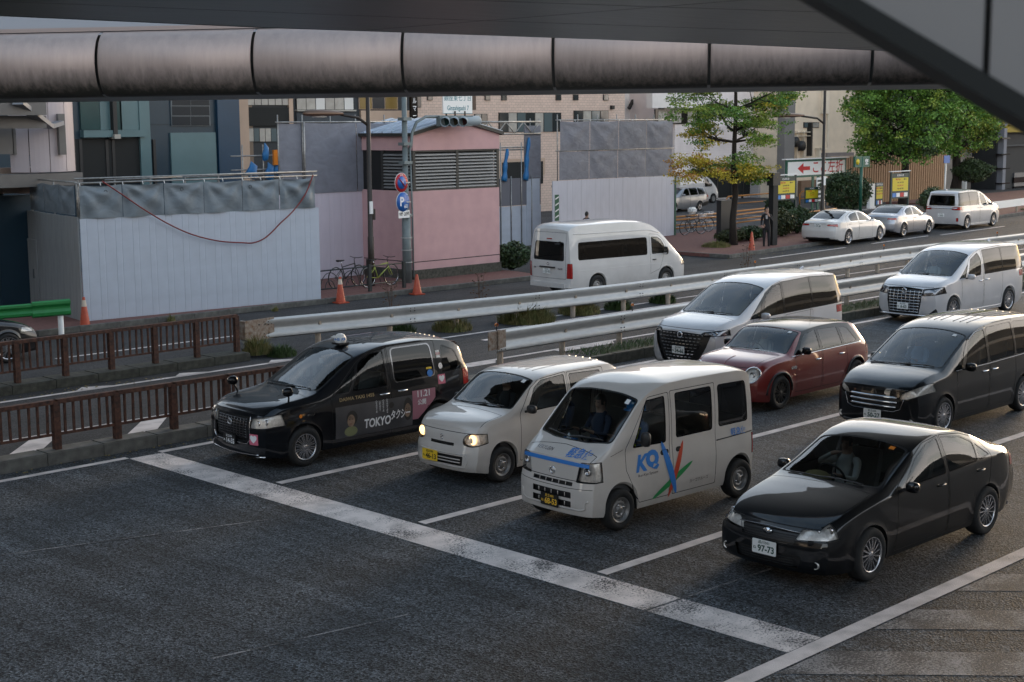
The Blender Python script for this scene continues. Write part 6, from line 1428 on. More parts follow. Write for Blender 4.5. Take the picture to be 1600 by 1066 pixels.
def hoard(name, a, b_, z1, n, m, label, th=.04, rib=.012, door=None, z0=0):
    a = Vector((*a, 0)); b_ = Vector((*b_, 0)); root = empty(name, a, label=label, cat='hoarding'); d = b_ - a; L = d.length; d.normalize(); st = L / n
    root.rotation_euler = (0, 0, math.atan2(d.y, d.x)); mes = []
    q = MB(); e = .0025; k = st
    out = [(e, 0), (e, rib), (k * .30, rib), (k * .33, 0), (k * .42, 0), (k * .45, rib), (k - e, rib), (k - e, 0), (k - e, th), (e, th)]
    out = [(x, y - rib) for x, y in out]; out = [(x, -y if False else y) for x, y in out]
    q.prism([(e, 0), (k * .31, 0), (k * .325, .004), (k * .36, .004), (k * .375, 0), (k - e, 0), (k - e, th), (e, th)], z0, z1, 'xy'); me = q.mesh('hoarding_panel'); me.materials.append(m)
    bz = bmesh.new(); bz.from_mesh(me); bmesh.ops.recalc_face_normals(bz, faces=bz.faces); bz.to_mesh(me); bz.free()
    for i in range(n): o = bpy.data.objects.new('hoarding_panel', me); COL.objects.link(o); o.parent = root; o.location = (st * i, random.uniform(-.0015, .0015), random.uniform(-.004, .004))
    MB().b2((.01, th + .005, z1 - .25), (L - .01, th + .05, z1 - .19)).build('backing_rail', PIPE, root)
    MB().b2((0, th + .01, 0), (L, th + .03, z1 - .02)).build('backing_sheet', M['hub'], root) if False else None
    return root, st
def sheeting(root, x0, x1, z0, z1, n, m, sag=.06, off=-.03, name='tarpaulin', ties=True):
    """hung sheets, each laced at the top corners so that swags run down from the ties"""
    st = (x1 - x0) / n
    for i in range(n):
        V = []; F = []; NX, NZ = 22, 16; rnd = random.Random(i * 7 + int(z0 * 10) + int(x1 * 3)); ph = rnd.uniform(0, 6); am = rnd.uniform(.5, 1.4)
        for a in range(NX + 1):
            for b_ in range(NZ + 1):
                u = a / NX; v = b_ / NZ; x = x0 + st * (i + u * .985 + .0075); z = z0 + (z1 - z0) * v
                r1 = math.hypot(u, 1 - v); r2 = math.hypot(1 - u, 1 - v)
                t1 = math.atan2(1 - v + .001, u + .001); t2 = math.atan2(1 - v + .001, 1 - u + .001)
                w = 1.6 * math.sin(t1 * 9 + ph) * r1 * math.exp(-r1 * 1.5) + 1.5 * math.sin(t2 * 8 + ph * 1.7) * r2 * math.exp(-r2 * 1.6)
                y = off + sag * am * w * min(1, min(u, 1 - u) * 8 + .15) - .04 * math.sin(math.pi * u) * math.sin(math.pi * v)
                dz = -.035 * math.sin(math.pi * u) if b_ == NZ else 0
                V.append((x, y, z + dz))
        for a in range(NX):
            for b_ in range(NZ): A = a * (NZ + 1) + b_; F.append((A, A + NZ + 1, A + NZ + 2, A + 1))
        me = bpy.data.meshes.new(name); me.from_pydata(V, [], F); me.update()
        for p in me.polygons: p.use_smooth = True
        o = link(name, me, m, root)
        if ties:
            q = MB(); 
            for xx in (x0 + st * i + .03, x0 + st * (i + .5)): q.tube([(xx, off - .015, z1 - .02), (xx, off + .02, z1 + .06)], .012, 4)
            q.build('sheet_tie', M['plate_white'], o)
def pipes(root, x0, x1, z0, z1, xs_, zs_, y=.02, r=.024, over=.25):
    for x in xs_: MB().tube([(x, y, z0), (x, y, z1 + over)], r, 7).build('upright_pipe', PIPE, root)
    for z in zs_: MB().tube([(x0 - .1, y - .05, z), (x1 + .1, y - .05, z)], r, 7).build('ledger_pipe', PIPE, root)
hw, st = hoard('hoarding', (19.28, 35.5), (26.68, 34.85), 2.86, 15, HOARD, 'white panelled hoarding with grey tarpaulin top and red hose hanging across it')
sheeting(hw, .0, 7.30, 2.86, 3.74, 6, TARP, .10); pipes(hw, 0, 7.3, 2.6, 3.74, [.02 + 1.04 * i for i in range(8)], (3.80, 3.92), .06, over=.14)
for i in range(3): MB().tube([(.8 + 2.1 * i, .1, 3.86), (3.1 + 2.1 * i, .14, 3.88 + .02 * i)], .024, 7).build('loose_pipe', PIPE, hw)
for i, x in enumerate((.72, 2.95, 5.1)):
    q = MB(); q.tube([(x + .045 * math.cos(a * .4), -.085, 3.55 + .045 * math.sin(a * .4)) for a in range(-2, 13)], .008, 4, False); q.build('sheet_mark', M['black'], hw, recalc=False)
hose = [(.62, -.12, 3.84), (1.2, -.14, 3.44), (1.8, -.16, 3.02), (2.5, -.16, 2.60), (3.2, -.16, 2.28), (4.0, -.16, 2.06), (4.75, -.16, 1.97), (5.1, -.16, 1.95), (5.45, -.16, 2.05), (5.75, -.16, 2.25), (6.0, -.16, 2.46), (6.45, -.16, 2.80), (6.9, -.14, 3.28), (7.2, -.1, 3.82)]
hs = []
for i in range(len(hose) - 1):
    for k in range(4):
        t = k / 4; p0 = Vector(hose[max(i - 1, 0)]); p1 = Vector(hose[i]); p2 = Vector(hose[i + 1]); p3 = Vector(hose[min(i + 2, len(hose) - 1)])
        hs.append(.5 * ((2 * p1) + (p2 - p0) * t + (2 * p0 - 5 * p1 + 4 * p2 - p3) * t * t + (3 * p1 - p0 - 3 * p2 + p3) * t ** 3))
hm = hw.matrix_basis.copy() if False else None
o = MB().tube([Vector((p.x, p.y, p.z)) for p in hs] + [Vector(hose[-1])], .020, 7).build('hose', mat('dark_red_hose', (.19, .02, .018), .5), None, label='dark red hose sagging across the white hoarding', cat='hose'); o.location = hw.location; o.rotation_euler = hw.rotation_euler
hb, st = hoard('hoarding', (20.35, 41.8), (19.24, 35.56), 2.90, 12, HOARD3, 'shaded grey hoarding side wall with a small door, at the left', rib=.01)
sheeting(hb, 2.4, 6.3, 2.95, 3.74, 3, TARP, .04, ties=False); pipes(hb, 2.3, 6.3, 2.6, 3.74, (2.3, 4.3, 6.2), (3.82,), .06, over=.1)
q = MB(); q.b2((1.7, -.035, .02), (2.75, -.012, 2.05)); q.b2((1.66, -.045, 2.02), (2.8, -.012, 2.09)); dd = q.build('door', HOARD3, hb); MB().b2((2.45, -.07, .98), (2.52, -.035, 1.25)).build('door_handle', M['chrome'], dd)
# second hoarding behind, with tall sheeting
hc, st = hoard('hoarding', (27.6, 39.4), (34.2, 39.5), 3.02, 13, mat('lilac_grey_hoarding', (.64, .59, .66), .5, .1, var=.08, vscale=2, stretch=(2, 2, .6)), 'tall hoarding with lilac grey panels under smooth grey sheeting, left of the pink kiosk')
sheeting(hc, 2.05, 6.5, 3.02, 5.36, 2, TARP2, .012, ties=False); sheeting(hc, 1.0, 2.0, 3.02, 5.36, 1, TARP2, .008, off=.05, ties=False)
pipes(hc, 1.0, 6.5, 3.0, 5.36, (1.02, 2.02, 3.2, 4.3, 5.6), (5.38,), .03, over=.26); MB().tube([(2.02, -.06, 3.0), (2.02, -.06, 5.4)], .03, 7).build('upright_pipe', PIPE, hc)
# hoarding to the right of the kiosk
he, st = hoard('hoarding', (44.95, 42.6), (53.1, 42.6), 2.88, 9, HOARD2, 'grey hoarding with dark laced sheeting above, between the white van and the car park')
sheeting(he, .4, 7.95, 4.15, 5.38, 4, TARP3, .035, off=-.05, ties=True); sheeting(he, .4, 7.95, 2.90, 4.12, 4, TARP3, .025, off=.0, ties=False); pipes(he, .3, 7.95, 2.8, 5.38, [.35 + 1.27 * i for i in range(7)], (5.42, 4.13), .05, over=.28)
MB().b2((8.16, -.05, 0), (8.22, .06, 2.86)).build('end_post', mat('green_post', (.03, .11, .06), .5), he)
q = MB(); q.b2((.12, -.012, 1.2), (.38, -.006, 2.3)); gs = q.build('green_notice', bpy.data.materials['green_post'], he)
for k in range(4): MB().add([(.14, -.016, 1.3 + .26 * k), (.36, -.016, 1.4 + .26 * k), (.36, -.016, 1.46 + .26 * k), (.14, -.016, 1.36 + .26 * k)], [(0, 1, 2, 3)]).build('notice_stripe', M['plate_white'], gs, recalc=False)
# low grey/white screens and scaffold between kiosk and grey hoarding
sf = empty('scaffold', (41.6, 44.0, 0), label='steel scaffold with lattice girder and blue sheeted poles right of the pink kiosk', cat='scaffold')
for i in range(5):
    x = 1.0 + i * .62; MB().b2((x + .01, 0, 1.85), (x + .60, .03, 3.0)).build('mesh_screen', mat('screen_grey', (.15, .15, .17), .7) if 'screen_grey' not in bpy.data.materials else bpy.data.materials['screen_grey'], sf); MB().b2((x + .01, 0, .1), (x + .60, .03, 1.82)).build('white_screen', HOARD, sf); MB().tube([(x, -.04, 0), (x, -.04, 4.5 if i % 2 else 3.1)], .025, 6).build('upright_pipe', PIPE, sf)
MB().b2((3.15, .05, 2.9), (4.15, .09, 5.2)).build('drape', TARP3, sf); MB().b2((3.2, -.02, .1), (4.0, .02, 2.95)).build('white_screen', HOARD, sf)
for z in (5.36, 4.86): MB().tube([(-1.0, .0, z), (4.1, .0, z)], .04, 6).build('girder_chord', PIPE, sf)
for k in range(9): MB().tube([(-.6 + k * .52, .0, 5.36 if k % 2 else 4.86), (-.6 + (k + 1) * .52, .0, 4.86 if k % 2 else 5.36)], .026, 5).build('girder_brace', PIPE, sf)
for z in (4.30, 4.20): MB().tube([(-.2, .1, z), (3.6, .1, z)], .035, 6).build('ledger_pipe', PIPE, sf)
for x in (3.55, 4.1): MB().tube([(x, .1, 2.7), (x, .1, 5.5)], .026, 6).build('upright_pipe', PIPE, sf)
BLUE = mat('blue_sheet', (.015, .17, .42), .5, var=.3, vscale=8)
for x, z0, z1 in ((1.9, 2.9, 4.25), (3.2, 2.9, 4.7)):
    q = MB(); rnd = random.Random(int(x * 9)); pts = []; rs = []
    for i in range(12): t = i / 11; pts.append((x + .22 * (t - .5) + .02 * math.sin(9 * t), -.05, z0 + (z1 - z0) * t)); rs.append(.12 * (1 - .45 * t) * (1 + .2 * math.sin(17 * t)))
    q.tube(pts, rs, 9).build('wrapped_pole', BLUE, sf)
sheet = empty('scaffold', (at(404, 250, 44.5).x, 44.5, 0), label='scaffold with blue sheets and pipes above the end of the white hoarding', cat='scaffold')
for (x, z) in ((-.7, 4.3), (.2, 4.3), (1.1, 4.3)): MB().tube([(x, 0, 2.6), (x, 0, 4.6)], .026, 6).build('upright_pipe', PIPE, sheet)
for z in (3.7, 4.2): MB().tube([(-1.2, 0, z), (1.9, 0, z)], .026, 6).build('ledger_pipe', PIPE, sheet)
for x, z, w in ((-.35, 3.55, .5), (.4, 3.5, .42), (.9, 3.6, .6), (.25, 4.2, .3)):
    q = MB(); q.lathe([(.02, .35), (w * .35, .18), (w * .5, -.05), (w * .42, -.25), (.02, -.3)], (x, -.1, z + .1), 'z', 9); q.v = [(v[0] + .06 * math.sin(v[2] * 17), -.1 + (v[1] + .1) * .4, v[2]) for v in q.v]; q.build('blue_sheet', BLUE, sheet)
MB().b2((.55, -.2, 3.85), (.75, -.1, 4.4)).build('orange_board', M['amber'], sheet)

# ---- the pink kiosk
PINK = mat('pink_render', (.60, .37, .365), .9, var=.12, vscale=2.2, bump=.12, bscale=70); STONE = mat('plinth_stone', (.10, .095, .075), .9, var=.6, vscale=14, bump=.4)
k0 = empty('pink_kiosk', (32.1, 36.8, 0), label='pink rendered kiosk with louvred openings and pale metal gable roof', cat='kiosk'); KW, KD = 4.0, 3.2
MB().b2((-.04, -.04, .13), (KW + .04, KD, .45)).build('plinth', STONE, k0); MB().b2((0, 0, .45), (KW, KD, .70)).build('base_band', PINK, k0); MB().b2((.015, .015, .70), (KW - .015, KD, .73)).build('shadow_joint', M['seam'], k0)
MB().b2((0, 0, .73), (KW, KD, 3.08)).build('wall', PINK, k0)
q = MB(); q.prism([(0, 4.42), (KW, 4.42), (KW, 4.98), (KW * .5, 5.36), (0, 4.98)], -.03, KD, 'xz'); q.build('gable', PINK, k0)
DG = mat('dark_bronze', (.035, .033, .028), .5); LV = mat('louvre_aluminium', (.26, .26, .255), .5, .3, var=.2, vscale=6)
MB().b2((.05, .22, 3.08), (KW - .05, KD - .1, 4.42)).build('louvre_backing', M['seam'], k0)
for x in (0, KW / 2 - .05, KW - .12): MB().b2((x + .0, -.01, 3.08), (x + .12, .12, 4.42)).build('louvre_post', DG, k0)
for z in (3.08, 4.36): MB().b2((.12, .0, z), (KW - .12, .10, z + .055)).build('louvre_frame', DG, k0)
def louvres(x0, x1, axis, n=11):
    q = MB()
    prof = [(-.01, .0), (.0, .045), (.075, .075), (.075, .06), (.01, .0)]
    for i in range(n):
        z = 3.15 + i * .109; q = MB()
        if axis == 'x': q.prism([(a, z + b_) for a, b_ in prof], x0, x1, 'yz')
        else: q.prism([(a, z + b_) for a, b_ in prof], x0, x1, 'xz')
        q.build('louvre', LV, k0)
louvres(.125, 1.945, 'x'); louvres(2.075, KW - .125, 'x'); louvres(.12, 1.5, 'y'); MB().b2((-.005, 1.5, 3.08), (.1, 1.62, 4.42)).build('louvre_post', DG, k0)
ROOFM = mat('roof_sheet', (.50, .57, .66), .35, .5, var=.15, vscale=5)
for sx in (-1, 1):
    A = Vector((KW / 2, 0, 5.47)); B = Vector((KW / 2 + sx * (KW / 2 + .10), 0, 5.0)); d = B - A; q = MB()
    q.add([A + Vector((0, -.10, 0)), B + Vector((0, -.10, 0)), B + Vector((0, KD + .2, 0)), A + Vector((0, KD + .2, 0)), A + Vector((0, -.10, -.05)), B + Vector((0, -.10, -.05)), B + Vector((0, KD + .2, -.05)), A + Vector((0, KD + .2, -.05))], [(0, 1, 2, 3), (4, 7, 6, 5), (0, 4, 5, 1), (1, 5, 6, 2), (2, 6, 7, 3), (3, 7, 4, 0)]); rf = q.build('roof', ROOFM, k0)
    for i in range(8): y = -.08 + i * (KD + .26) / 7; MB().bar(A + Vector((0, y, .025)), B + Vector((0, y, .025)), .03, .05).build('roof_seam', ROOFM, rf)
    MB().bar(A + Vector((0, -.12, -.04)), B + Vector((0, -.12, -.04)), .05, .11).build('verge_board', DG, k0); MB().bar(B + Vector((0, -.12, -.06)), B + Vector((0, KD + .2, -.06)), .09, .1).build('gutter', DG, k0)

# ---- poles
BRN = mat('lamp_pole_brown', (.035, .025, .018), .5, var=.3, vscale=5); GRY = mat('pole_grey', (.20, .235, .235), .5, .2, var=.3, vscale=4)
def lamp_post(x, y, label, dirx, h=8.0, ah=5.38, arm=2.3):
    r = empty('street_lamp', (x, y, .1), label=label, cat='street lamp', group='brown street lamps')
    MB().tube([(0, 0, 0), (0, 0, 1.6), (0, 0, 1.62), (0, 0, h)], [.11, .10, .085, .055], 12).build('pole', BRN, r)
    d = Vector(dirx).normalized(); a = MB(); a.tube([(0, 0, ah - .35), tuple(d * .35 + Vector((0, 0, ah - .1))), tuple(d * (arm * .45) + Vector((0, 0, ah)))], [.05, .045, .04], 8).build('arm', BRN, r)
    q = MB(); p0 = d * (arm * .40); L = arm * .62; sd_ = Vector((-d.y, d.x, 0)); V = []; n = 10; secs = [(0, .06, .05), (.12, .12, .08), (.35, .21, .12), (.7, .25, .14), (.93, .19, .11), (1, .06, .04)]
    for t, w, hh in secs:
        for k in range(n): an = 2 * math.pi * k / n; V.append(p0 + d * L * t + sd_ * w * math.cos(an) + Vector((0, 0, ah + .02 + hh * math.sin(an) * (1 if math.sin(an) > 0 else .6))))
    q.add(V, [(i * n + k, i * n + (k + 1) % n, (i + 1) * n + (k + 1) % n, (i + 1) * n + k) for i in range(5) for k in range(n)] + [tuple(range(5 * n, 6 * n))], True); hd = q.build('lamp_head', mat('lamp_head_bronze', (.16, .10, .07), .35, .5) if 'lamp_head_bronze' not in bpy.data.materials else bpy.data.materials['lamp_head_bronze'], r)
    q = MB(); q.lathe([(.13, 0), (.11, -.05), (.001, -.07)], (0, 0, 0), 'z', 12); q.v = [tuple(p0 + d * (L * .6 + v[0] * 2.2) + sd_ * v[1] + Vector((0, 0, ah - .03 + v[2]))) for v in q.v]; q.build('lamp_lens', M['plate_white'], hd)
    MB().b2((-.10, -.13, 2.35), (.02, -.085, 2.75)).build('pole_notice', M['plate_white'], r); MB().b2((.08, -.06, 2.15), (.17, .06, 2.5)).build('switch_box', BRN, r); MB().b2((-.13, -.1, .1), (-.06, .1, .9)).build('base_box', BRN, r)
    return r
lamp_post(30.0, 36.5, 'brown street lamp beside the bicycles, arm reaching left', (-.9, .2, 0), 8, 5.50, 2.2)
lamp_post(56.6, 36.9, 'brown street lamp beside the large round bush, arm reaching left', (-.8, .45, 0), 8, 5.42, 2.5)
sp_ = empty('signal_pole', (31.35, 36.3, .1), label='grey steel pole carrying traffic signal, street name plate and parking signs', cat='signal pole')
MB().tube([(0, 0, 0), (0, 0, 2.2), (0, 0, 2.22), (0, 0, 6.1)], [.155, .145, .10, .085], 14).build('pole', GRY, sp_); MB().lathe([(.20, 0), (.21, .05), (.19, .08)], (0, 0, 2.2), 'z', 14).build('pole_collar', GRY, sp_)
MB().tube([(.17, -.12, .2), (.17, -.12, 2.2), (.14, -.08, 4.6)], .03, 6).build('cable_duct', GRY, sp_)
for z in (.7, 1.1, 1.5): MB().lathe([(.19, 0), (.19, .03)], (0, 0, z), 'z', 12).build('strap', GALV, sp_)
MB().tube([(.05, 0, 4.2), (.25, -.02, 4.5), (.3, -.02, 4.9), (.5, -.02, 5.25), (.9, -.02, 5.42), (2.9, -.02, 5.42)], .05, 8).build('signal_arm', GRY, sp_)
for z in (3.9, 4.5, 5.3): MB().b2((-.16, -.15, z), (.18, .15, z + .1)).build('bracket', GRY, sp_)
sg_ = empty('traffic_signal', (32.85, 36.2, 5.38), R(-8), label='grey three lamp traffic signal with hooded lenses under the street name plate', cat='traffic signal')
MB().b2((-.12, -.10, -.17), (1.22, .10, .17)).build('housing', GRY, sg_)
for k, cm in enumerate(((.006, .03, .025), (.03, .022, .006), (.035, .006, .006))):
    c = Vector((.12 + .36 * k, -.10, 0)); dv = Vector((-.62, -.76, -.12)).normalized(); u = dv.orthogonal().normalized(); w = dv.cross(u); V = []; n = 18
    for t in (0, .36):
        for r_ in (.155, .145):
            for a in range(n): V.append(c + dv * t + u * r_ * math.cos(2 * math.pi * a / n) + w * r_ * math.sin(2 * math.pi * a / n))
    q = MB(); q.add(V, [(a, (a + 1) % n, 2 * n + (a + 1) % n, 2 * n + a) for a in range(n)] + [(n + a, 3 * n + a, 3 * n + (a + 1) % n, n + (a + 1) % n) for a in range(n)] + [(2 * n + a, 2 * n + (a + 1) % n, 3 * n + (a + 1) % n, 3 * n + a) for a in range(n)], True); vz = q.build('visor', mat('signal_grey', (.26, .31, .34), .45) if not k else bpy.data.materials['signal_grey'], sg_, recalc=False)
    q = MB(); q.add([c + dv * .03 + u * .14 * math.cos(2 * math.pi * a / n) + w * .14 * math.sin(2 * math.pi * a / n) for a in range(n)], [tuple(range(n))]); q.build('lens', mat('signal_lens_%d' % k, cm, .2), vz, recalc=False)
MB().lathe([(.17, 0), (.17, .55), (.12, .62), (.001, .63)], (.95, 0, 0), 'x', 18).build('end_cowl', bpy.data.materials['signal_grey'], sg_)
for x in (.2, .55, .95): MB().b2((x, -.02, .15), (x + .04, .02, .32)).build('hanger', BRN, sg_)
np_ = empty('street_name_plate', (32.9, 36.15, 5.62), R(2), label='white street name plate reading Ginzahigashi 7 in blue green', cat='street sign')
MB().b2((0, -.02, 0), (1.36, .02, .72)).build('plate', M['plate_white'], np_); TEAL = mat('sign_teal', (.01, .19, .24), .5)
for a, b_ in (((.0, -.03, .0), (1.36, -.022, .015)), ((0, -.03, .705), (1.36, -.022, .72))): MB().b2(a, b_).build('border', TEAL, np_)
text('sign_lettering', '銀座東七丁目', .215, TEAL, np_, (.68, -.026, .50), (1, 0, 0), (0, 0, 1), 1.0, .0); text('sign_lettering', 'Ginzahigashi 7', .22, TEAL, np_, (.68, -.026, .18), (1, 0, 0), (0, 0, 1), .80, .0015)
def disc(name, parent, x, z, r, m, y): return MB().lathe([(.001, -.004), (r, -.004), (r, .004), (.001, .004)], (x, y, z), 'y', 28).build(name, m, parent)
s1 = empty('no_parking_sign', (30.95, 36.05, 3.42), R(8), label='round red and blue no parking sign on the grey pole', cat='road sign')
disc('border', s1, 0, 0, .32, M['plate_white'], .0); disc('rim', s1, 0, 0, .305, mat('sign_red', (.50, .02, .025), .4), -.010); disc('field', s1, 0, 0, .205, mat('sign_blue', (.015, .12, .42), .4), -.020)
MB().bar((-.15, -.034, .15), (.15, -.034, -.15), .012, .06, up=(0, 1, 0)).build('slash', bpy.data.materials['sign_red'], s1)
text('sign_lettering', '8-20', .08, M['ink_white'], s1, (0, -.018, .25), (1, 0, 0), (0, 0, 1), 1, .002)
s2 = empty('parking_sign', (31.0, 36.05, 2.80), R(8), label='round blue P60 parking sign below the no parking sign', cat='road sign')
disc('border', s2, 0, 0, .325, M['plate_white'], .0); disc('field', s2, 0, 0, .31, bpy.data.materials['sign_blue'], -.010); text('sign_letter', 'P', .40, M['ink_white'], s2, (-.06, -.018, .0), (1, 0, 0), (0, 0, 1), .95, .012); text('sign_number', '60', .17, M['ink_white'], s2, (.13, -.018, -.15), (1, 0, 0), (0, 0, 1), 1, .003)
s3 = empty('hours_plate', (31.05, 36.05, 2.40), R(8), label='small white hours plate under the P60 sign', cat='road sign'); MB().b2((-.27, 0, -.12), (.27, .012, .12)).build('plate', M['plate_white'], s3); text('plate_lettering', '9時-20時', .15, M['ink_black'], s3, (0, -.003, 0), (1, 0, 0), (0, 0, 1), .85, .002)
for z in (3.42, 2.8, 2.4): MB().b2((-.32, -.24, z - .13), (.0, -.10, z - .09)).build('sign_clamp', GALV, sp_)

# ---- cones
CONEM = mat('cone_orange', (.50, .075, .03), .5, var=.25, vscale=9)
def cone(x, y, label, band=False, h=.70, z=0):
    r = empty('traffic_cone', (x, y, z), random.uniform(-.4, .4), label=label, cat='traffic cone', group='orange traffic cones')
    MB().b2((-.19, -.19, 0), (.19, .19, .03)).build('base', CONEM, r); MB().lathe([(.15, .03), (.035, h), (.03, h + .01), (.001, h + .012)], n=16).build('cone', CONEM, r)
    if band: MB().lathe([(.15 - .115 * (zz - .03) / (h - .03) + .003, zz) for zz in (h * .72, h * .92)], n=16).build('reflective_band', mat('cone_band', (.6, .5, .4), .5) if 'cone_band' not in bpy.data.materials else bpy.data.materials['cone_band'], r)
    return r
cone(27.1, 34.45, 'orange cone with pale band below the bicycles, near the white hoarding', True, .78); cone(30.1, 34.40, 'plain orange cone in front of the grey signal pole', h=.62); cone(18.95, 34.9, 'orange cone with pale band beside the green barrier at the left', True, .85); cone(48.9, 35.2, 'plain orange cone at the kerb right of the slim tree trunk', h=.85)

# ---- bicycles
def bicycle(x, y, rz, label, fm, grp, basket=False, z=.13, r=.335, scooter=False):
    b = empty('bicycle', (x, y, z), rz, label=label, cat='bicycle', group=grp)
    for wx_ in (-.52, .52):
        w = empty('wheel', (wx_, 0, r)); w.parent = b; n = 26
        MB().tube([(r * math.cos(2 * math.pi * k / n), 0, r * math.sin(2 * math.pi * k / n)) for k in range(n + 1)], .018, 6, False).build('tyre', M['tyre'], w, recalc=False)
        q = MB(); q.tube([((r - .022) * math.cos(2 * math.pi * k / n), 0, (r - .022) * math.sin(2 * math.pi * k / n)) for k in range(n + 1)], .008, 4, False)
        for k in range(16): a = 2 * math.pi * k / 16; q.bar((0, 0, 0), ((r - .02) * math.cos(a), 0, (r - .02) * math.sin(a)), .003)
        q.build('rim', M['chrome'], w, recalc=False)
    bb = (-.08, 0, .28); hd = (.36, 0, .74); hl = (.39, 0, .62); st = (-.24, 0, .72)
    q = MB(); q.tube([st, bb], .018, 7); q.tube([bb, hl], .02, 7); q.tube([(-.22, 0, .66), hd], .018, 7); q.tube([hd, hl], .022, 7)
    for s_ in (-.05, .05): q.tube([(-.22, s_ * .4, .62), (-.52, s_, r)], .010, 6); q.tube([bb, (-.52, s_, r)], .011, 6); q.tube([hl, (.44, s_, .5), (.52, s_, r)], .013, 6)
    q.build('frame', fm, b, recalc=False)
    q = MB(); q.tube([st, (-.27, 0, .84)], .014, 6); q.build('seat_post', M['chrome'], b); q = MB(); q.prism([(-.42, .84), (-.14, .86), (-.14, .89), (-.38, .90), (-.42, .88)], -.03, .03, 'xz'); q.prism([(-.42, .85), (-.32, .85), (-.32, .90), (-.42, .90)], -.075, .075, 'xz'); q.build('saddle', M['black'], b)
    MB().tube([hd, (.34, 0, .88), (.42, 0, .92)], .014, 6).tube([(.44, -.27, .95), (.42, -.1, .92), (.42, .1, .92), (.44, .27, .95)], .012, 6).build('handlebar', M['black'], b, recalc=False)
    MB().lathe([(.085, -.005), (.085, .005)], (-.08, -.06, .28), 'y', 16).bar((-.08, -.07, .28), (-.02, -.08, .13), .015).bar((-.08, .06, .28), (-.14, .07, .43), .015).build('crank', M['hub'], b)
    if basket:
        q = MB()
        for zz in (.72, .80, .88, .96): q.tube([(.42, -.15, zz), (.72, -.15, zz), (.72, .15, zz), (.42, .15, zz), (.42, -.15, zz)], .005, 4, False)
        for k in range(7): q.tube([(.42 + .05 * k, -.15, .72), (.42 + .05 * k, -.15, .96)], .004, 4); q.tube([(.42 + .05 * k, .15, .72), (.42 + .05 * k, .15, .96)], .004, 4)
        q.build('basket', M['chrome'], b, recalc=False)
    return b
YG = mat('bicycle_lime', (.30, .36, .06), .4); BG = 'bicycles leaning at the pipe fence'
bicycle(30.05, 36.15, R(4), 'lime yellow bicycle leaning by the brown lamp post', YG, BG); bicycle(29.2, 36.75, R(8), 'dark bicycle standing behind the lime yellow one', M['black'], BG)
bicycle(54.0, 42.2, R(-8), 'dark city bicycle with front basket by the orange rails', M['black'], 'bicycles in the car park', True); bicycle(55.4, 42.9, R(-14), 'grey bicycle with white cargo box beside the black pillar', M['silver_paint'], 'bicycles in the car park', True)
o = MB().box((0, 0, 0), (.42, .34, .30)).build('delivery_box', M['plate_white'], None, label='small white box on the rack of the grey bicycle', cat='box'); o.location = (54.95, 43.0, 1.18); bmx = bmesh.new(); bmx.from_mesh(o.data); bmesh.ops.bevel(bmx, geom=bmx.edges[:], offset=.08, segments=3, affect='EDGES'); bmx.to_mesh(o.data); bmx.free()
# hooped pipe fence in front of the bicycles
pf = empty('pipe_fence', (27.0, 35.25, .13), label='dark hooped pipe fence in front of the bicycles', cat='fence'); DK = mat('fence_dark', (.025, .03, .03), .5)
for z in (.78, .22): MB().tube([(0, 0, z), (3.3, .1, z)], .022, 7).build('rail', DK, pf)
for x in (1.9, 3.3): MB().b2((x - .05, -.04, 0), (x + .05, .04, .84)).build('post', DK, pf)
for x in (.35, 1.15): 
    for r_ in (.36, .18): MB().tube([(x + r_ * math.cos(R(a)), .02, .22 + r_ * 1.35 * math.sin(R(a))) for a in range(0, 181, 15)], .014, 5, False).build('hoop', DK, pf, recalc=False)
# green barrier at the left edge
gb = empty('green_barrier', (16.2, 34.45, 0), R(-8), label='green painted steel barrier with white post at the left edge', cat='barrier'); GRN = mat('barrier_green', (.015, .20, .045), .4, var=.2, vscale=6)
q = MB(); prof = [(0, .90), (-.05, .87), (-.055, .82), (-.01, .76), (-.01, .72), (-.055, .66), (-.05, .60), (0, .57), (.02, .57), (.02, .90)]; q.prism(prof, -3.2, 1.55, 'yz'); q.build('beam', GRN, gb); q = MB(); q.prism(prof, 1.0, 1.0 + .98, 'yz'); q.v = [(v[0], v[1] - .015, .735 + (v[2] - .735) * 1.25) for v in q.v]; q.build('end_cap', GRN, gb)
for x in (1.0 + .75, -1.2): MB().lathe([(.07, 0), (.07, .60), (.001, .62)], (x, .07, 0), 'z', 14).build('post', M['plate_white'], gb)
# bushes
def leafmat(name, a, b_):
    m, n, l, b = newmat(name); t = n.new('ShaderNodeTexCoord'); z = n.new('ShaderNodeTexNoise'); z.inputs['Scale'].default_value = 1.6; z.inputs['Detail'].default_value = 6; l.new(t.outputs['Object'], z.inputs[0])
    gi = n.new('ShaderNodeNewGeometry'); mxx = n.new('ShaderNodeMath'); mxx.operation = 'MULTIPLY_ADD'; l.new(gi.outputs['Random Per Island'], mxx.inputs[0]); mxx.inputs[1].default_value = .5; sb = n.new('ShaderNodeMath'); sb.operation = 'SUBTRACT'; l.new(z.outputs[0], sb.inputs[0]); sb.inputs[1].default_value = .25; l.new(sb.outputs[0], mxx.inputs[2])
    r = n.new('ShaderNodeValToRGB'); r.color_ramp.elements[0].position = .2; r.color_ramp.elements[1].position = .75; r.color_ramp.elements[0].color = (*a, 1); r.color_ramp.elements[1].color = (*b_, 1); l.new(mxx.outputs[0], r.inputs[0]); l.new(r.outputs[0], b.inputs['Base Color']); b.inputs['Roughness'].default_value = .55
    b.inputs['Transmission Weight'].default_value = 0; b.inputs['Subsurface Weight'].default_value = 0
    return m
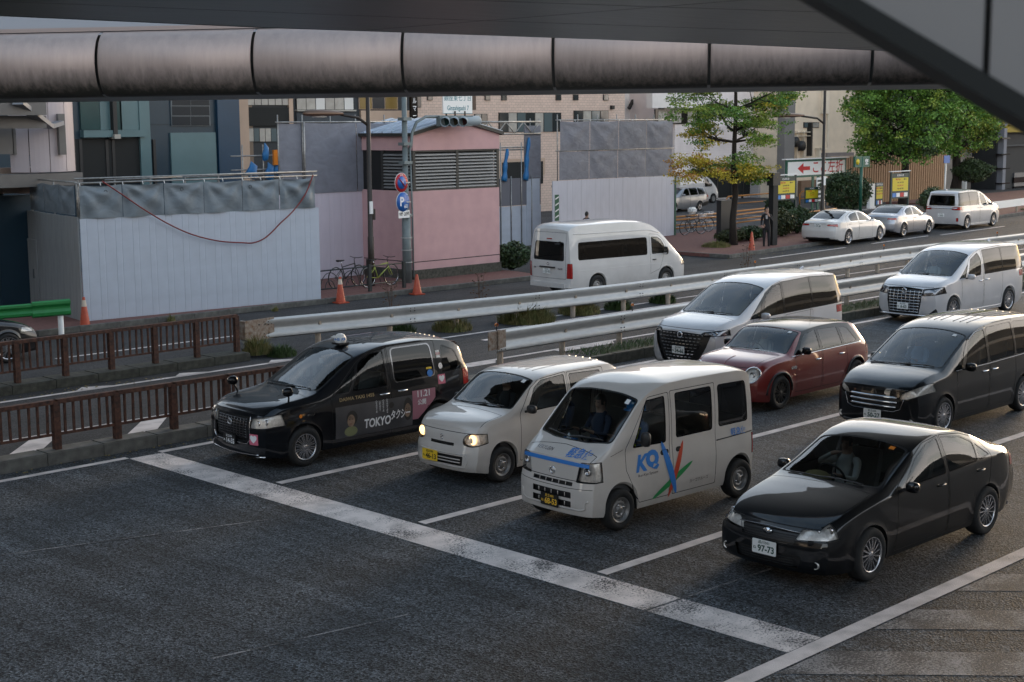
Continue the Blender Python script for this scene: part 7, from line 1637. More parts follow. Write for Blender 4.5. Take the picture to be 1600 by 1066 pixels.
BUSHM = leafmat('bush_leaves', (.02, .036, .016), (.06, .10, .034)); G1 = leafmat('green_leaves', (.035, .10, .014), (.17, .33, .045)); Y1 = leafmat('yellow_leaves', (.25, .22, .02), (.62, .48, .04)); O1 = leafmat('orange_leaves', (.35, .17, .02), (.55, .28, .05)); LG = leafmat('lime_leaves', (.10, .16, .02), (.30, .38, .05)); BARK = mat('bark', (.035, .028, .022), .95, var=.5, vscale=9, stretch=(1, 1, .3), bump=.6, bscale=25)
def leaves(q, c, rad, n, s, rnd, shell=.0, mi=None):
    cx, cy, cz = c
    for _ in range(n):
        while True:
            x, y, z = rnd.uniform(-1, 1), rnd.uniform(-1, 1), rnd.uniform(-1, 1); d = math.sqrt(x * x + y * y + z * z)
            if shell < d < 1: break
        p = Vector((cx + x * rad[0], cy + y * rad[1], cz + z * rad[2])); nn = Vector((rnd.gauss(0, .6), rnd.gauss(0, .6), rnd.gauss(.5, .5))).normalized(); u = nn.orthogonal().normalized(); a = rnd.uniform(0, 6.28); w = nn.cross(u); e = (u * math.cos(a) + w * math.sin(a)); f = nn.cross(e); k = s * rnd.uniform(.6, 1.35)
        q.add([p - e * k * .5, p + f * k * .42 + nn * k * .12, p + e * k * .6, p - f * k * .42 + nn * k * .12], [(0, 1, 2, 3)], mi=mi)
def bush(x, y, z, rx, ry, rz_, label, n=2600, s=.085, group='clipped bushes', m=None):
    r = empty('bush', (x, y, z), label=label, cat='bush', group=group); rnd = random.Random(int(x * 13 + y)); q = MB()
    for k in range(26):
        a = rnd.uniform(0, 6.28); e = math.asin(rnd.uniform(-.2, 1)); d = rnd.uniform(.72, .93); leaves(q, (rx * d * math.cos(a) * math.cos(e), ry * d * math.sin(a) * math.cos(e), rz_ + rz_ * d * math.sin(e)), (rx * .3, ry * .3, rz_ * .3), n // 34, s, rnd)
    leaves(q, (0, 0, rz_), (rx * .93, ry * .93, rz_ * .93), n, s * 1.2, rnd, .62); q.build('foliage', m or BUSHM, r, recalc=False)
    q = MB()
    for k in range(5): a = k * 1.3; q.tube([(.05 * math.cos(a), .05 * math.sin(a), 0), (rx * .4 * math.cos(a), ry * .4 * math.sin(a), rz_ * 1.3)], [.03, .01], 5)
    q.build('stems', BARK, r)
    return r
bush(72.9, 45.9, .1, 1.5, 1.45, 1.2, 'large round clipped bush beside the red arrow sign', 4200, .11)
bush(58.6, 40.6, .35, .75, .75, .75, 'dark round bush behind the man in the black suit', 2600, .10)
bush(96.6, 50.6, .9, 1.45, 1.4, .85, 'low round bush behind the parked white minivan', 2600, .12)
bush(36.9, 37.0, .1, .75, .6, .5, 'dark bush between the pink kiosk and the white van', 1700, .09)
for i, (x, y, rx, rz_, lb) in enumerate(((51.5, 38.2, .8, .28, 'low leafy shrub right of the slim trunk'), (52.9, 38.2, .8, .30, 'low leafy shrub behind the orange cone at the far kerb'), (55.6, 38.4, .9, .6, 'tall loose shrub just left of the parked white saloon'), (57.6, 38.9, .9, .62, 'tall loose shrub behind the boot of the parked white saloon'), (59.6, 39.4, .9, .45, 'loose shrub behind the roof of the parked white saloon'), (76.3, 42.4, 1.3, .7, 'loose shrub in front of the brown corrugated fence'), (79.8, 43.0, 1.2, .5, 'loose shrub left of the parked white minivan'))):
    bush(x, y, .13, rx, .6, rz_, lb, 1300, .10, 'roadside shrubs', BUSHM if i % 2 else leafmat('shrub_leaves_%d' % i, (.022, .036, .014), (.09, .10, .035)))
tuft(49.2, 37.2, .13, .9, .3, 700, GRASS, 'dry grass round the black pillar and slim trunk', leaf=.03); tuft(81.5, 38.8, .0, 1.1, .5, 500, GRASS, 'dry grass at the end of the far guardrail', leaf=.03)

# ---- trees
def limb(q, p, d, L, r, depth, rnd, tips, up=.15, seg=5):
    pts = [p]; rs = [r]; dd = Vector(d).normalized()
    for i in range(seg):
        dd = (dd + Vector((rnd.gauss(0, .13), rnd.gauss(0, .13), rnd.gauss(up * .4, .08)))).normalized(); pts.append(pts[-1] + dd * L / seg); rs.append(r * (1 - .62 * (i + 1) / seg))
    q.tube(pts, rs, 7)
    if depth > 0:
        for k in range(3 if depth > 1 else 4):
            i = rnd.randint(2, seg); a = rnd.uniform(0, 6.28); side_ = dd.orthogonal().normalized(); side_ = Matrix.Rotation(a, 3, dd) @ side_; nd = (dd * .7 + side_ * .8).normalized(); nd.z *= .6; limb(q, pts[i], nd, L * rnd.uniform(.5, .7), rs[i] * .65, depth - 1, rnd, tips, up)
    else: tips.append(pts[-1]); tips.append((pts[-2] + pts[-1]) / 2)
def tree(x, y, label, h, tr, tiers, leaf_n, leaf_s, seed, colour, clump=(.55, .55, .16), lean=0):
    r = empty('tree', (x, y, .1), label=label, cat='tree', group='street trees'); rnd = random.Random(seed); q = MB(); tips = []
    tp = [Vector((0, 0, 0))]; 
    for i in range(1, 9): tp.append(Vector((lean * i / 8 + rnd.gauss(0, .05), rnd.gauss(0, .05), h * i / 8)))
    q.tube(tp, [tr * (1.25 if i == 0 else 1 - .75 * i / 8) for i in range(9)], 10)
    for (z, nb, L, upz) in tiers:
        for k in range(nb):
            a = 2 * math.pi * k / nb + rnd.uniform(-.5, .5); i = min(7, int(z / h * 8)); p = tp[i].lerp(tp[i + 1], z / h * 8 - i); limb(q, p, (math.cos(a), math.sin(a), upz), L * rnd.uniform(.75, 1.1) * (.5 if seed == 11 and z < 3.5 and math.cos(a + R(45)) > .2 else 1), tr * .36, 1, rnd, tips)
    q.build('trunk', BARK, r, recalc=False)
    Q = {}
    per = max(6, leaf_n // max(1, len(tips)))
    for t in tips:
        key = colour(t, rnd); qq = Q.setdefault(key, MB())
        for _ in range(3): c = t + Vector((rnd.gauss(0, clump[0] * .6), rnd.gauss(0, clump[1] * .6), rnd.gauss(0, clump[2]))); leaves(qq, c, clump, per // 3, leaf_s, rnd)
    for key, qq in Q.items(): qq.build('foliage', {'g': G1, 'y': Y1, 'o': O1, 'l': LG, 'd': BUSHM}[key], r, recalc=False)
    return r
def c1(t, rnd):
    s = t.x * -.5 + t.y * .5      # left side, seen from the street, has turned
    if t.z < 3.9: return 'o' if rnd.random() < .14 and s > -.2 else ('y' if rnd.random() < .35 + .25 * (s > .3) else ('l' if rnd.random() < .6 else 'g'))
    if t.z < 5.0: return 'y' if s > .2 and rnd.random() < .55 else ('o' if rnd.random() < .04 else ('l' if rnd.random() < .6 else 'g'))
    return 'l' if rnd.random() < .4 else ('y' if rnd.random() < .08 else 'g')
tree(50.45, 37.25, 'slim street tree with tiered green and yellow foliage beside the black pillar', 8.5, .155, [(2.9, 7, 1.75, .06), (4.35, 4, 1.5, .15), (4.8, 4, 1.6, .3), (5.7, 6, 2.0, .2), (6.5, 5, 1.7, .4), (7.4, 5, 1.3, .7)], 36000, .085, 11, c1, (.42, .42, .13))
tree(80.6, 46.8, 'dense green street tree behind the silver saloon', 9.5, .26, [(3.0, 7, 2.0, .15), (3.6, 7, 2.4, .2), (4.3, 8, 2.7, .3), (5.0, 7, 2.8, .35), (5.8, 7, 2.8, .4), (6.6, 7, 2.6, .4), (7.4, 7, 2.2, .5), (8.2, 6, 1.8, .7)], 62000, .14, 5, lambda t, r: 'g' if r.random() < .78 else ('l' if r.random() < .6 else 'd'), (.55, .55, .30))
tree(96.0, 51.6, 'green street tree with dark trunk behind the parked white minivan', 9.5, .36, [(3.2, 5, 2.0, .2), (4.4, 7, 2.5, .3), (5.4, 7, 2.7, .35), (6.4, 7, 2.6, .4), (7.4, 7, 2.3, .5), (8.4, 6, 1.8, .7)], 48000, .15, 23, lambda t, r: 'g' if r.random() < .7 else ('l' if r.random() < .7 else 'y'), (.6, .6, .32))
p = gnd(1207, 388); r = empty('dark_post', (p.x, p.y, 0), label='tall dark square post behind the man in the black suit', cat='post'); MB().b2((-.17, -.12, 0), (.17, .12, at(1207, 275, p.y).z)).build('post', M['seam'], r); MB().b2((-.26, -.16, at(1207, 290, p.y).z), (.26, .16, at(1207, 270, p.y).z)).build('junction_box', M['black'], r)
q = MB(); q.b2((50.95, 38.3, .13), (51.75, 38.55, 1.95)); tag(q.build('stone_pillar', mat('dark_granite', (.03, .03, .03), .35, var=.3, vscale=20)), 'black granite pillar standing left of the slim tree trunk', 'pillar')
# ------------------------------------------------------------------ car park furniture and buildings
ORG = mat('orange_rail_paint', (.48, .19, .03), .45, var=.25, vscale=9)
def hooprail(a, b_, label, h=.75, mid=True, z=.0):
    a = Vector((*a, z)); b_ = Vector((*b_, z)); r = empty('pipe_rail', a, label=label, cat='rail', group='orange pipe rails of the car park'); d = b_ - a; L = d.length; e = d / L; k = .18
    MB().tube([(0, 0, 0), tuple(Vector((0, 0, h - k))), tuple(e * k + Vector((0, 0, h))), tuple(e * (L - k) + Vector((0, 0, h))), tuple(e * L + Vector((0, 0, h - k))), tuple(e * L)], .045, 8).build('hoop', ORG, r, recalc=False)
    if mid: MB().tube([tuple(Vector((0, 0, h * .5))), tuple(e * L + Vector((0, 0, h * .5)))], .035, 7).build('middle_rail', ORG, r)
for i, (a, b_) in enumerate((((53.4, 42.9), (57.6, 42.7)), ((58.3, 43.0), (64.0, 44.0)), ((53.9, 44.2), (59.2, 44.4)), ((59.8, 44.6), (66, 45.4)), ((71.0, 53.0), (77.6, 53.4)), ((79.0, 53.2), (84.5, 52.0)), ((60.9, 41.2), (66.0, 42.1)))):
    hooprail(a, b_, ('orange rail nearest the bicycles', 'orange rail just right of the slim trunk, nearest row', 'orange rail behind the bicycles, second row', 'orange rail right of the slim trunk, second row', 'far orange rail behind the silver estate car', 'far orange rail right of the tree trunk', 'orange rail behind the dark round bush')[i], .8 if i < 4 or i == 6 else .9)
SG = mat('sign_green', (.015, .10, .065), .45); YB = mat('board_yellow', (.62, .50, .02), .5); DGN = mat('board_dark_green', (.02, .045, .04), .5)
L0 = at(1229, 252, 50); L1 = at(1322, 252, 50)
a = empty('arrow_sign', (L0.x, 50, 0), label='long white sign on green frame with red left arrow and red lettering', cat='sign'); W_ = L1.x - L0.x
MB().b2((.12, 0, 2.12), (W_ - .12, .08, 2.94)).build('panel', M['plate_white'], a)
for aa, bb in (((0, -.02, 2.94), (W_, .1, 3.06)), ((0, -.02, 2.0), (W_, .1, 2.12)), ((0, -.02, 2.12), (.12, .1, 2.94)), ((W_ - .12, -.02, 2.12), (W_, .1, 2.94))): MB().b2(aa, bb).build('frame', SG, a)
MB().b2((-.2, -.1, 3.065), (W_ + .2, .2, 3.12)).build('cap', M['plate_white'], a)
for x in (W_ * .43, W_ * .52, W_ - .25): MB().b2((x, .02, 0), (x + .22, .08, 1.995)).build('post', SG, a)
RD = mat('sign_red_ink', (.50, .015, .02), .5)
q = MB(); q.prism([(1.15, 2.53), (1.75, 2.85), (1.75, 2.64), (2.45, 2.64), (2.45, 2.42), (1.75, 2.42), (1.75, 2.21)], -.012, -.002, 'xz'); q.build('arrow', RD, a)
text('sign_lettering', 'ここ左折', .82, RD, a, (4.35, -.01, 2.53), (1, 0, 0), (0, 0, 1), 1.05, .008)
def board(u0, u1, v0, v1, Y, label, rows, foot=True, top=True, posts=True):
    A = at(u0, v1, Y); B = at(u1, v0, Y); r = empty('tariff_board', (A.x, Y, 0), label=label, cat='sign', group='yellow tariff boards'); w = B.x - A.x; z0, z1 = A.z, B.z; h = z1 - z0
    MB().b2((0, 0, z0), (w, .06, z1)).build('board', DGN, r)
    if posts:
        for x in (-.09, w + .01): MB().b2((x, -.01, 0), (x + .08, .07, z1 + .08)).build('post', DGN, r)
    if top: MB().b2((-.15, -.05, z1 + .085), (w + .15, .12, z1 + .12)).build('cap', M['plate_white'], r)
    text('board_heading', '駐車料金', h * .10, M['ink_white'], r, (w / 2, -.004, z1 - h * .09), (1, 0, 0), (0, 0, 1), 1.3, .0)
    MB().b2((.05, -.012, z0 + h * .30), (w - .05, -.002, z1 - h * .18)).build('yellow_panel', YB, r)
    text('board_lettering', '最大料金', h * .085, RD, r, (w * .35, -.016, z1 - h * .25), (1, 0, 0), (0, 0, 1), 1.1, .004); text('board_lettering', '■■ 24H', h * .075, M['ink_black'], r, (w * .78, -.016, z1 - h * .25), (1, 0, 0), (0, 0, 1), .8, .002)
    for k in range(rows): text('board_price', ('8-20  30分 400', '20-8  60分 100')[k % 2], h * .075, (M['ink_black'], RD)[k % 2], r, (w / 2, -.016, z1 - h * (.37 + .12 * k)), (1, 0, 0), (0, 0, 1), 1.0, .003)
    for k, cm in enumerate((M['blue_vinyl'], M['plate_white'], RD, M['plate_white'])): MB().b2((.06 + k * (w - .1) / 4, -.012, z0 + h * .06), (.02 + (k + 1) * (w - .1) / 4, -.002, z0 + h * .22)).build('notice', cm, r)
board(1212, 1243, 276, 314, 40.0, 'yellow tariff board behind the man in the black suit', 3); board(1393, 1420, 270, 311, 41.0, 'yellow tariff board right of the dense tree trunk', 3); board(1258, 1279, 292, 318, 47.0, 'small yellow board under the red arrow sign', 2, top=False, posts=False); board(1368, 1380, 285, 322, 43.0, 'narrow yellow board left of the dense tree trunk', 2, top=False, posts=False)
p = at(1288, 300, 49); r = empty('list_board', (p.x, 49, 0), label='white list board with dark lines beside the lamp post', cat='sign'); MB().b2((-.8, 0, .6), (.3, .05, 2.0)).build('board', M['plate_white'], r)
for k in range(5): MB().b2((-.75, -.01, .7 + .26 * k), (.25, -.003, .82 + .26 * k)).build('line', DGN, r)
p = at(1345, 300, 44.5); r = empty('guide_sign', (p.x, 44.5, 0), label='green pole with small parking guide sign beside the dense tree', cat='sign'); MB().tube([(0, 0, 0), (0, 0, 3.3)], .09, 8).build('pole', SG, r); MB().b2((-.75, -.06, 2.75), (.75, .06, 3.35)).build('panel', SG, r); MB().lathe([(.001, -.02), (.17, -.02), (.17, .0)], (-.5, -.06, 3.05), 'y', 14).build('roundel', YB, r); text('sign_lettering', '空', .34, M['ink_white'], r, (.42, -.07, 3.02), (1, 0, 0), (0, 0, 1), 1, .01)
p = at(1476, 300, 44.5); r = empty('direction_sign', (p.x, 44.5, 0), label='small blue sign on a white pole before the corrugated fence', cat='sign'); MB().tube([(0, 0, 0), (0, 0, 3.1)], .06, 8).build('pole', M['plate_white'], r); MB().b2((-.35, -.08, 2.75), (.35, -.06, 3.2)).build('plate', bpy.data.materials['sign_blue'], r)
q = MB(); q.b2((-.6, 0, 0), (.1, .2, 1.5)); o = q.build('white_cabinet', M['plate_white'], label='small pale cabinet at the foot of the arrow sign', cat='cabinet'); p = at(1375, 320, 48); o.location = (p.x - .6, 48, 0)
b = empty('end_barrier', (79.4, 38.7, 0), R(6), label='white guardrail end on the far kerb beyond the parked minivan', cat='guardrail'); MB().b2((-4, 0, .45), (3.2, .08, .85)).build('beam', M['plate_white'], b)
for x in (-3, 0, 2.6): MB().lathe([(.07, 0), (.07, .7)], (x, .12, 0), 'z', 10).build('post', POSTM, b)

# corrugated fence
A = gnd(1292, 322); B = gnd(1476, 321); A.y = 52; A.x = at(1292, 300, 52).x; B = at(1476, 318, 50.5)
fc = empty('corrugated_fence', (A.x, A.y, 0), math.atan2(B.y - A.y, B.x - A.x), label='brown corrugated metal fence behind the dense tree and car park', cat='fence'); Lf = math.hypot(B.x - A.x, B.y - A.y); CB = mat('corrugated_brown', (.36, .22, .12), .5, .1, var=.15, vscale=4)
n_ = int(Lf / .9)
q = MB(); w_ = Lf / n_; prof = []
for k in range(4): s_ = w_ / 4; prof += [(k * s_, 0), (k * s_ + s_ * .35, 0), (k * s_ + s_ * .5, -.06), (k * s_ + s_ * .85, -.06)]
prof += [(w_ - .004, 0)]; me = bpy.data.meshes.new('fence_sheet'); V = [(x, y, z) for z in (.0, 3.05) for x, y in prof]; K_ = len(prof); me.from_pydata(V, [], [(i, i + 1, K_ + i + 1, K_ + i) for i in range(K_ - 1)]); me.materials.append(CB)
for i in range(n_): o = bpy.data.objects.new('fence_sheet', me); COL.objects.link(o); o.parent = fc; o.location = (i * w_, 0, 0)
MB().b2((0, .02, 2.2), (Lf, .08, 2.3)).build('rail', CB, fc)

# ---- buildings
def bmat(name, c, **k): return mat(name, c, k.pop('rough', .8), var=k.pop('var', .15), vscale=k.pop('vscale', 1.2), **k)
WIN = mat('window_glass_dark', (.03, .035, .04), .08, spec=.8); WINL = mat('window_blind', (.42, .40, .36), .4, var=.3, vscale=3); WINM = mat('window_glass_mid', (.10, .13, .14), .1, spec=.8)
class Bld:
    def __init__(s, name, label, u0, u1, Y, m, H=26, depth=12, u_extra=0, cat='building', storey=3.6, band=WIN, upto=True, vtop=155):
        s.Y = Y; a = at(u0, 250, Y).x; b_ = at(u1, 250, Y).x; s.x0, s.x1 = a - u_extra, b_; s.root = empty(name, (s.x0, Y, 0), label=label, cat=cat)
        MB().b2((0, 0, 0), (s.x1 - s.x0, depth, H)).build('wall', m, s.root)
        if upto:     # ribbon windows of the storeys above
            z = 8.2
            while z < H - 2:
                MB().b2((.6, -.05, z), (s.x1 - s.x0 - .6, -.004, z + 1.7)).build('ribbon_window', band, s.root)
                nn = int((s.x1 - s.x0) / 2.4)
                z += storey
            MB().b2((-.1, -.12, H - .01), (s.x1 - s.x0 + .1, depth, H + .5)).build('parapet', m, s.root)
    def box(s, name, u0, v0, u1, v1, m, out=.05, inn=0.0, parent=None):
        a = at(u0, v1, s.Y); b_ = at(u1, v0, s.Y); rx = s.x0
        return MB().b2((a.x - rx, -out, a.z), (b_.x - rx, -.004 + inn if out > 0 else inn, b_.z)).build(name, m, parent or s.root)
    def window(s, u0, v0, u1, v1, n=1, frame=None, glass=None, rows=1, sill=None):
        f = s.box('window', u0, v0, u1, v1, frame or M['hub'], .06)
        for i in range(n):
            for j in range(rows):
                du = (u1 - u0) / n; dv = (v1 - v0) / rows; g = glass[i % len(glass)] if isinstance(glass, (list, tuple)) else (glass or WIN)
                s.box('pane', u0 + du * i + .8, v0 + dv * j + .8, u0 + du * (i + 1) - .8, v0 + dv * (j + 1) - .8, g, .075, parent=f).matrix_parent_inverse = Matrix()
        if sill: s.box('sill', u0 - 1.5, v1, u1 + 1.5, v1 + 2, sill, .2, parent=f)
        return f
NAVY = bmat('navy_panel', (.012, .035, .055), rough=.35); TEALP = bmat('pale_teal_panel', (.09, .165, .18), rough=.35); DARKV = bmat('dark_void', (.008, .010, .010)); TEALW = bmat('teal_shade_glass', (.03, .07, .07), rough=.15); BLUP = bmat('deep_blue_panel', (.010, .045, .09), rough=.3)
A_ = Bld('glazed_building', 'teal and navy panelled building behind the white hoarding at the left', -40, 370, 48, NAVY, 20, 10)
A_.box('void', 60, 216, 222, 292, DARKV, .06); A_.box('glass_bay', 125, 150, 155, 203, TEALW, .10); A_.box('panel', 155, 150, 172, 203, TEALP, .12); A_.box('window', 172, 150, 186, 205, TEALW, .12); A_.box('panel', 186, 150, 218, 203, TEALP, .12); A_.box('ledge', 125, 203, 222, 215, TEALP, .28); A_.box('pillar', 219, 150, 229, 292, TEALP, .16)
A_.box('downpipe', 171, 150, 174, 215, M['hub'], .34); A_.box('bracket', 170, 210, 179, 217, WINL, .42)
A_.window(267, 150, 326, 197, 2, mat('frame_grey', (.12, .14, .15)), WIN, 3); A_.box('panel', 268, 207, 335, 292, TEALP, .08); A_.box('corner_panel', 341, 150, 370, 292, BLUP, .14); A_.box('seam', 229, 194, 341, 195, M['seam'], .02)
for u in (115, 125, 166, 176, 240): A_.box('mullion', u, 218, u + 1, 290, M['hub'], .09)
for u in range(300, 332, 3): pass
B_ = Bld('office_building', 'beige and dark office block with white blinds above the far hoarding', 368, 652, 52, bmat('dark_cladding', (.035, .04, .045)), 19, 10, storey=3.4)
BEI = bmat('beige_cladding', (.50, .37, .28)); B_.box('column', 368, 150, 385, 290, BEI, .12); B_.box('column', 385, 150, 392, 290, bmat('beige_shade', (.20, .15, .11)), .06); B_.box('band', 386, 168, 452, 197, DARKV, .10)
B_.window(385, 150, 450, 165, 6, M['hub'], WINL); B_.window(386, 200, 440, 222, 6, M['hub'], [WINL, WINM, WINL]); B_.box('column', 450, 150, 455, 200, BEI, .12)
B_.window(462, 152, 551, 172, 6, M['hub'], [WINL, WINL, mat('window_blind_white', (.60, .60, .58), .5)], sill=WINL); B_.box('clad', 462, 176, 555, 195, bmat('slate_panel', (.05, .06, .07)), .10)
B_.window(560, 150, 620, 171, 3, BEI, [mat('gold_interior', (.20, .13, .03), .3), WIN]); B_.box('spandrel', 562, 173, 642, 191, BEI, .12)
vs_ = empty('vertical_sign', (B_.x0, 52, 0), label='narrow black vertical shop sign with white characters', cat='sign'); a1 = at(641, 190, 51.2); a2 = at(650, 150, 51.2); MB().b2((a1.x - B_.x0, -.9, a1.z), (a2.x - B_.x0, -.75, a2.z + 3)).build('board', M['trim'], vs_)
for k, ch in enumerate('エルマール'): text('sign_character', ch, .30, M['ink_white'], vs_, ((a1.x + a2.x) / 2 - B_.x0, -.905, a2.z + .1 - .34 * k), (1, 0, 0), (0, 0, 1), .8, .005)
def brickm(name, c, c2, mort, sc, w=.5, h=.25):
    m, n, l, b = newmat(name); t = n.new('ShaderNodeTexCoord'); mp = n.new('ShaderNodeMapping'); mp.inputs['Rotation'].default_value = (R(90), 0, 0); l.new(t.outputs['Object'], mp.inputs[0]); br = n.new('ShaderNodeTexBrick'); br.inputs['Scale'].default_value = sc; br.inputs['Color1'].default_value = (*c, 1); br.inputs['Color2'].default_value = (*c2, 1); br.inputs['Mortar'].default_value = (*mort, 1); br.inputs['Mortar Size'].default_value = .012; br.inputs['Brick Width'].default_value = w; br.inputs['Row Height'].default_value = h; l.new(mp.outputs[0], br.inputs[0]); l.new(br.outputs[0], b.inputs['Base Color']); b.inputs['Roughness'].default_value = .6; return m
TILE = brickm('pink_beige_tile', (.64, .49, .41), (.56, .43, .36), (.30, .23, .19), 1.6); F_ = Bld('tiled_building', 'pinkish beige tiled building behind the street name plate', 648, 976, 62, TILE, 19, 14, storey=3.2)
for u in (667, 757, 783, 868, 895, 942): F_.window(u, 148, u + 8, 157, 1)
F_.window(741, 178, 761, 206, 2, M['hub'], [WINL, WIN]); F_.window(779, 176, 876, 207, 7, M['hub'], [WIN, WINL, WINM]); F_.window(896, 173, 950, 191, 4, M['hub'], [WIN, WINL, WINM]); F_.window(650, 148, 657, 168, 1)
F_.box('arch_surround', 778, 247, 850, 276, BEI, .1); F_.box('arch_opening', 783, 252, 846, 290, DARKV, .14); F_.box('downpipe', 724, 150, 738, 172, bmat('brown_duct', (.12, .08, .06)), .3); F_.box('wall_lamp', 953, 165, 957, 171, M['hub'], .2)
WHT = bmat('white_render', (.82, .78, .75)); S_ = Bld('white_rendered_building', 'white rendered building with dark strip window above the grey hoarding', 976, 1056, 66, WHT, 17, 12, upto=False)
q = MB(); a1 = at(981, 170, 65.8); a2 = at(993, 146, 65.8); q.bar((a1.x - S_.x0, -.3, a1.z), (a2.x - S_.x0, -.3, a2.z), .18); q.build('sloping_pipe', M['hub'], S_.root)
SID = bmat('white_siding', (.82, .76, .75)); G_ = Bld('sided_building', 'white horizontally sided building with dark garage opening behind the car park', 1054, 1214, 62, SID, 15, 14, upto=False)
v = 150; k = 0
for v in range(196, 263, 4): G_.box('siding_board', 1054, v, 1212, v + 3.3, SID, .05)
G_.box('strip_window', 1022, 171, 1104, 194, M['trim'], .12); 
for u in (1026, 1048, 1072, 1092): G_.box('window_pane', u, 173, u + 14, 192, WINL, .14)
G_.box('roof_slab', 1010, 140, 1110, 169, WHT, .5); G_.box('roof_edge', 1028, 169, 1106, 171, M['trim'], .55)
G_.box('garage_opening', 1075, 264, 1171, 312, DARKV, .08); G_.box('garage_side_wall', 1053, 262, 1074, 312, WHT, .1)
for u in (1100, 1118, 1140, 1158): G_.box('garage_post', u, 270, u + 2, 311, M['hub'], .12)
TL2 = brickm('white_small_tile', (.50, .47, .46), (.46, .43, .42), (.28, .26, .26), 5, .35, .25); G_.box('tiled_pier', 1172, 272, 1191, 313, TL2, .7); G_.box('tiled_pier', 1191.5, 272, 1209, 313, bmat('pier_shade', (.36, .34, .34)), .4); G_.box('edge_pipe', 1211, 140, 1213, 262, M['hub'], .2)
CR = bmat('cream_render', (.84, .70, .54)); CRS = bmat('cream_trim', (.84, .73, .58)); H_ = Bld('cream_building', 'cream rendered building with pipes and ducts behind the trees', 1213, 1482, 60, CR, 17, 14, upto=False)
H_.box('corner_wall', 1213, 140, 1232, 300, bmat('grey_corner', (.22, .21, .20)), .6); H_.window(1255, 191, 1279, 200, 2, M['hub'], WINM); H_.box('duct', 1282, 140, 1289, 178, CRS, .4); H_.box('duct', 1286, 178, 1289, 231, CRS, .4); H_.box('duct', 1273, 231, 1289, 234, CRS, .4); H_.box('duct', 1273, 231, 1276, 262, CRS, .4)
H_.box('flue', 1260, 192, 1263, 244, M['hub'], .4); H_.box('canopy', 1276, 238, 1318, 250, bmat('canopy_grey', (.25, .22, .21)), .9); H_.box('shutter', 1280, 243, 1316, 250, BEI, .95)
for (u, v) in ((1236, 222), (1246, 228)): 
    p = at(u, v, 60); MB().lathe([(.001, -.5), (.35, -.5), (.38, 0)], (p.x - H_.x0, 0, p.z), 'y', 14).build('extractor_fan', M['hub'], H_.root)
for u in (1233, 1240, 1250): H_.box('conduit', u, 205, u + 1.5, 262, CRS, .3)
for v in (206, 212): H_.box('conduit', 1232, v, 1262, v + 1.5, CRS, .32)
for v in (238, 248, 256): H_.box('ledge', 1405, v, 1480, v + 3, CRS, .4)
for u in (1440, 1466): H_.box('pilaster', u, 225, u + 7, 262, CRS, .5)
H_.box('window', 1320, 150, 1345, 175, WINM, .1); H_.box('brown_door', 1246, 280, 1292, 318, bmat('brown_wall', (.26, .16, .10)), .3); H_.box('glass_door', 1296, 278, 1312, 316, WIN, .3)
H_.box('upper_wing', 1482, 120, 1500, 260, bmat('blue_grey_wing', (.28, .33, .40)), .3)
I_ = Bld('concrete_building', 'grey concrete building with brown slats beyond the parked minivan', 1474, 1560, 56, bmat('grey_concrete', (.27, .24, .21), var=.3), 22, 12, upto=False)
I_.box('pale_pier', 1542, 140, 1556, 300, bmat('pale_pier', (.30, .31, .33), var=.3), .5); I_.box('slat_panel_frame', 1506, 262, 1524, 285, DARKV, .1)
for u in range(1507, 1518, 2): I_.box('slat', u, 246, u + 1.1, 284, BEI, .16)
I_.box('pipe', 1499, 268, 1502, 302, M['plate_white'], .5); I_.box('small_sign', 1551, 298, 1561, 313, M['plate_white'], 1.2)
J_ = Bld('garage_building', 'dark open garage at the right edge with roller shutter and yellow sign', 1556, 1720, 54, bmat('dark_garage', (.022, .024, .026)), 22, 12, upto=False)
J_.box('side_post', 1556, 140, 1567, 300, bmat('steel_post', (.20, .21, .24)), .5)
for v in (215, 240, 262, 285): J_.box('post_band', 1555, v, 1568, v + 2.5, M['trim'], .55)
J_.box('yellow_sign', 1565, 186, 1640, 207, bmat('dull_yellow', (.30, .22, .03)), .4); J_.box('shutter', 1582, 262, 1720, 303, bmat('roller_shutter', (.11, .115, .125), rough=.5), .1)
for v in (276, 290): J_.box('shutter_rail', 1582, v, 1720, v + 1.5, M['trim'], .14)
for v in (206, 224): J_.box('beam', 1566, v, 1720, v + 3, bmat('beam_grey', (.06, .065, .07)), .2)
# left stair tower of the deck
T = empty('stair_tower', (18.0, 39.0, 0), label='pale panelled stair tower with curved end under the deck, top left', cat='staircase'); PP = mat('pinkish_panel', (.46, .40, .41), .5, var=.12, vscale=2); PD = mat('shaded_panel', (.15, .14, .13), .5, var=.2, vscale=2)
def tp_(u, v, Y): return at(u, v, Y) - Vector((18.0, 39.0, 0))
def tb(name, u0, v0, u1, v1, Y, m, d=.1):
    a = tp_(u0, v1, Y); b_ = tp_(u1, v0, Y); return MB().b2((a.x, a.y, a.z), (b_.x, a.y + d, b_.z)).build(name, m, T)
cxy = tp_(98, 200, 38.6); r0 = 1.15
for i in range(6):   # curved fascia panels, wrapping away from the street
    a0, a1 = R(-150 + 28 * i + .6), R(-150 + 28 * (i + 1) - .6); q = MB(); q.prism([((cxy.x - .35) + r0 * math.cos(a0 + (a1 - a0) * k / 4), cxy.y + r0 + r0 * math.sin(a0 + (a1 - a0) * k / 4)) for k in range(5)] + [((cxy.x - .35) + (r0 - .06) * math.cos(a1 - (a1 - a0) * k / 4), cxy.y + r0 + (r0 - .06) * math.sin(a1 - (a1 - a0) * k / 4)) for k in range(5)], 4.02, 6.6); q.build('fascia_panel', PP, T)
tb('fin', 94, 178, 101, 242, 38.45, PD, .12); tb('return_panel', 75, 195, 96, 241, 38.7, PP, .08)
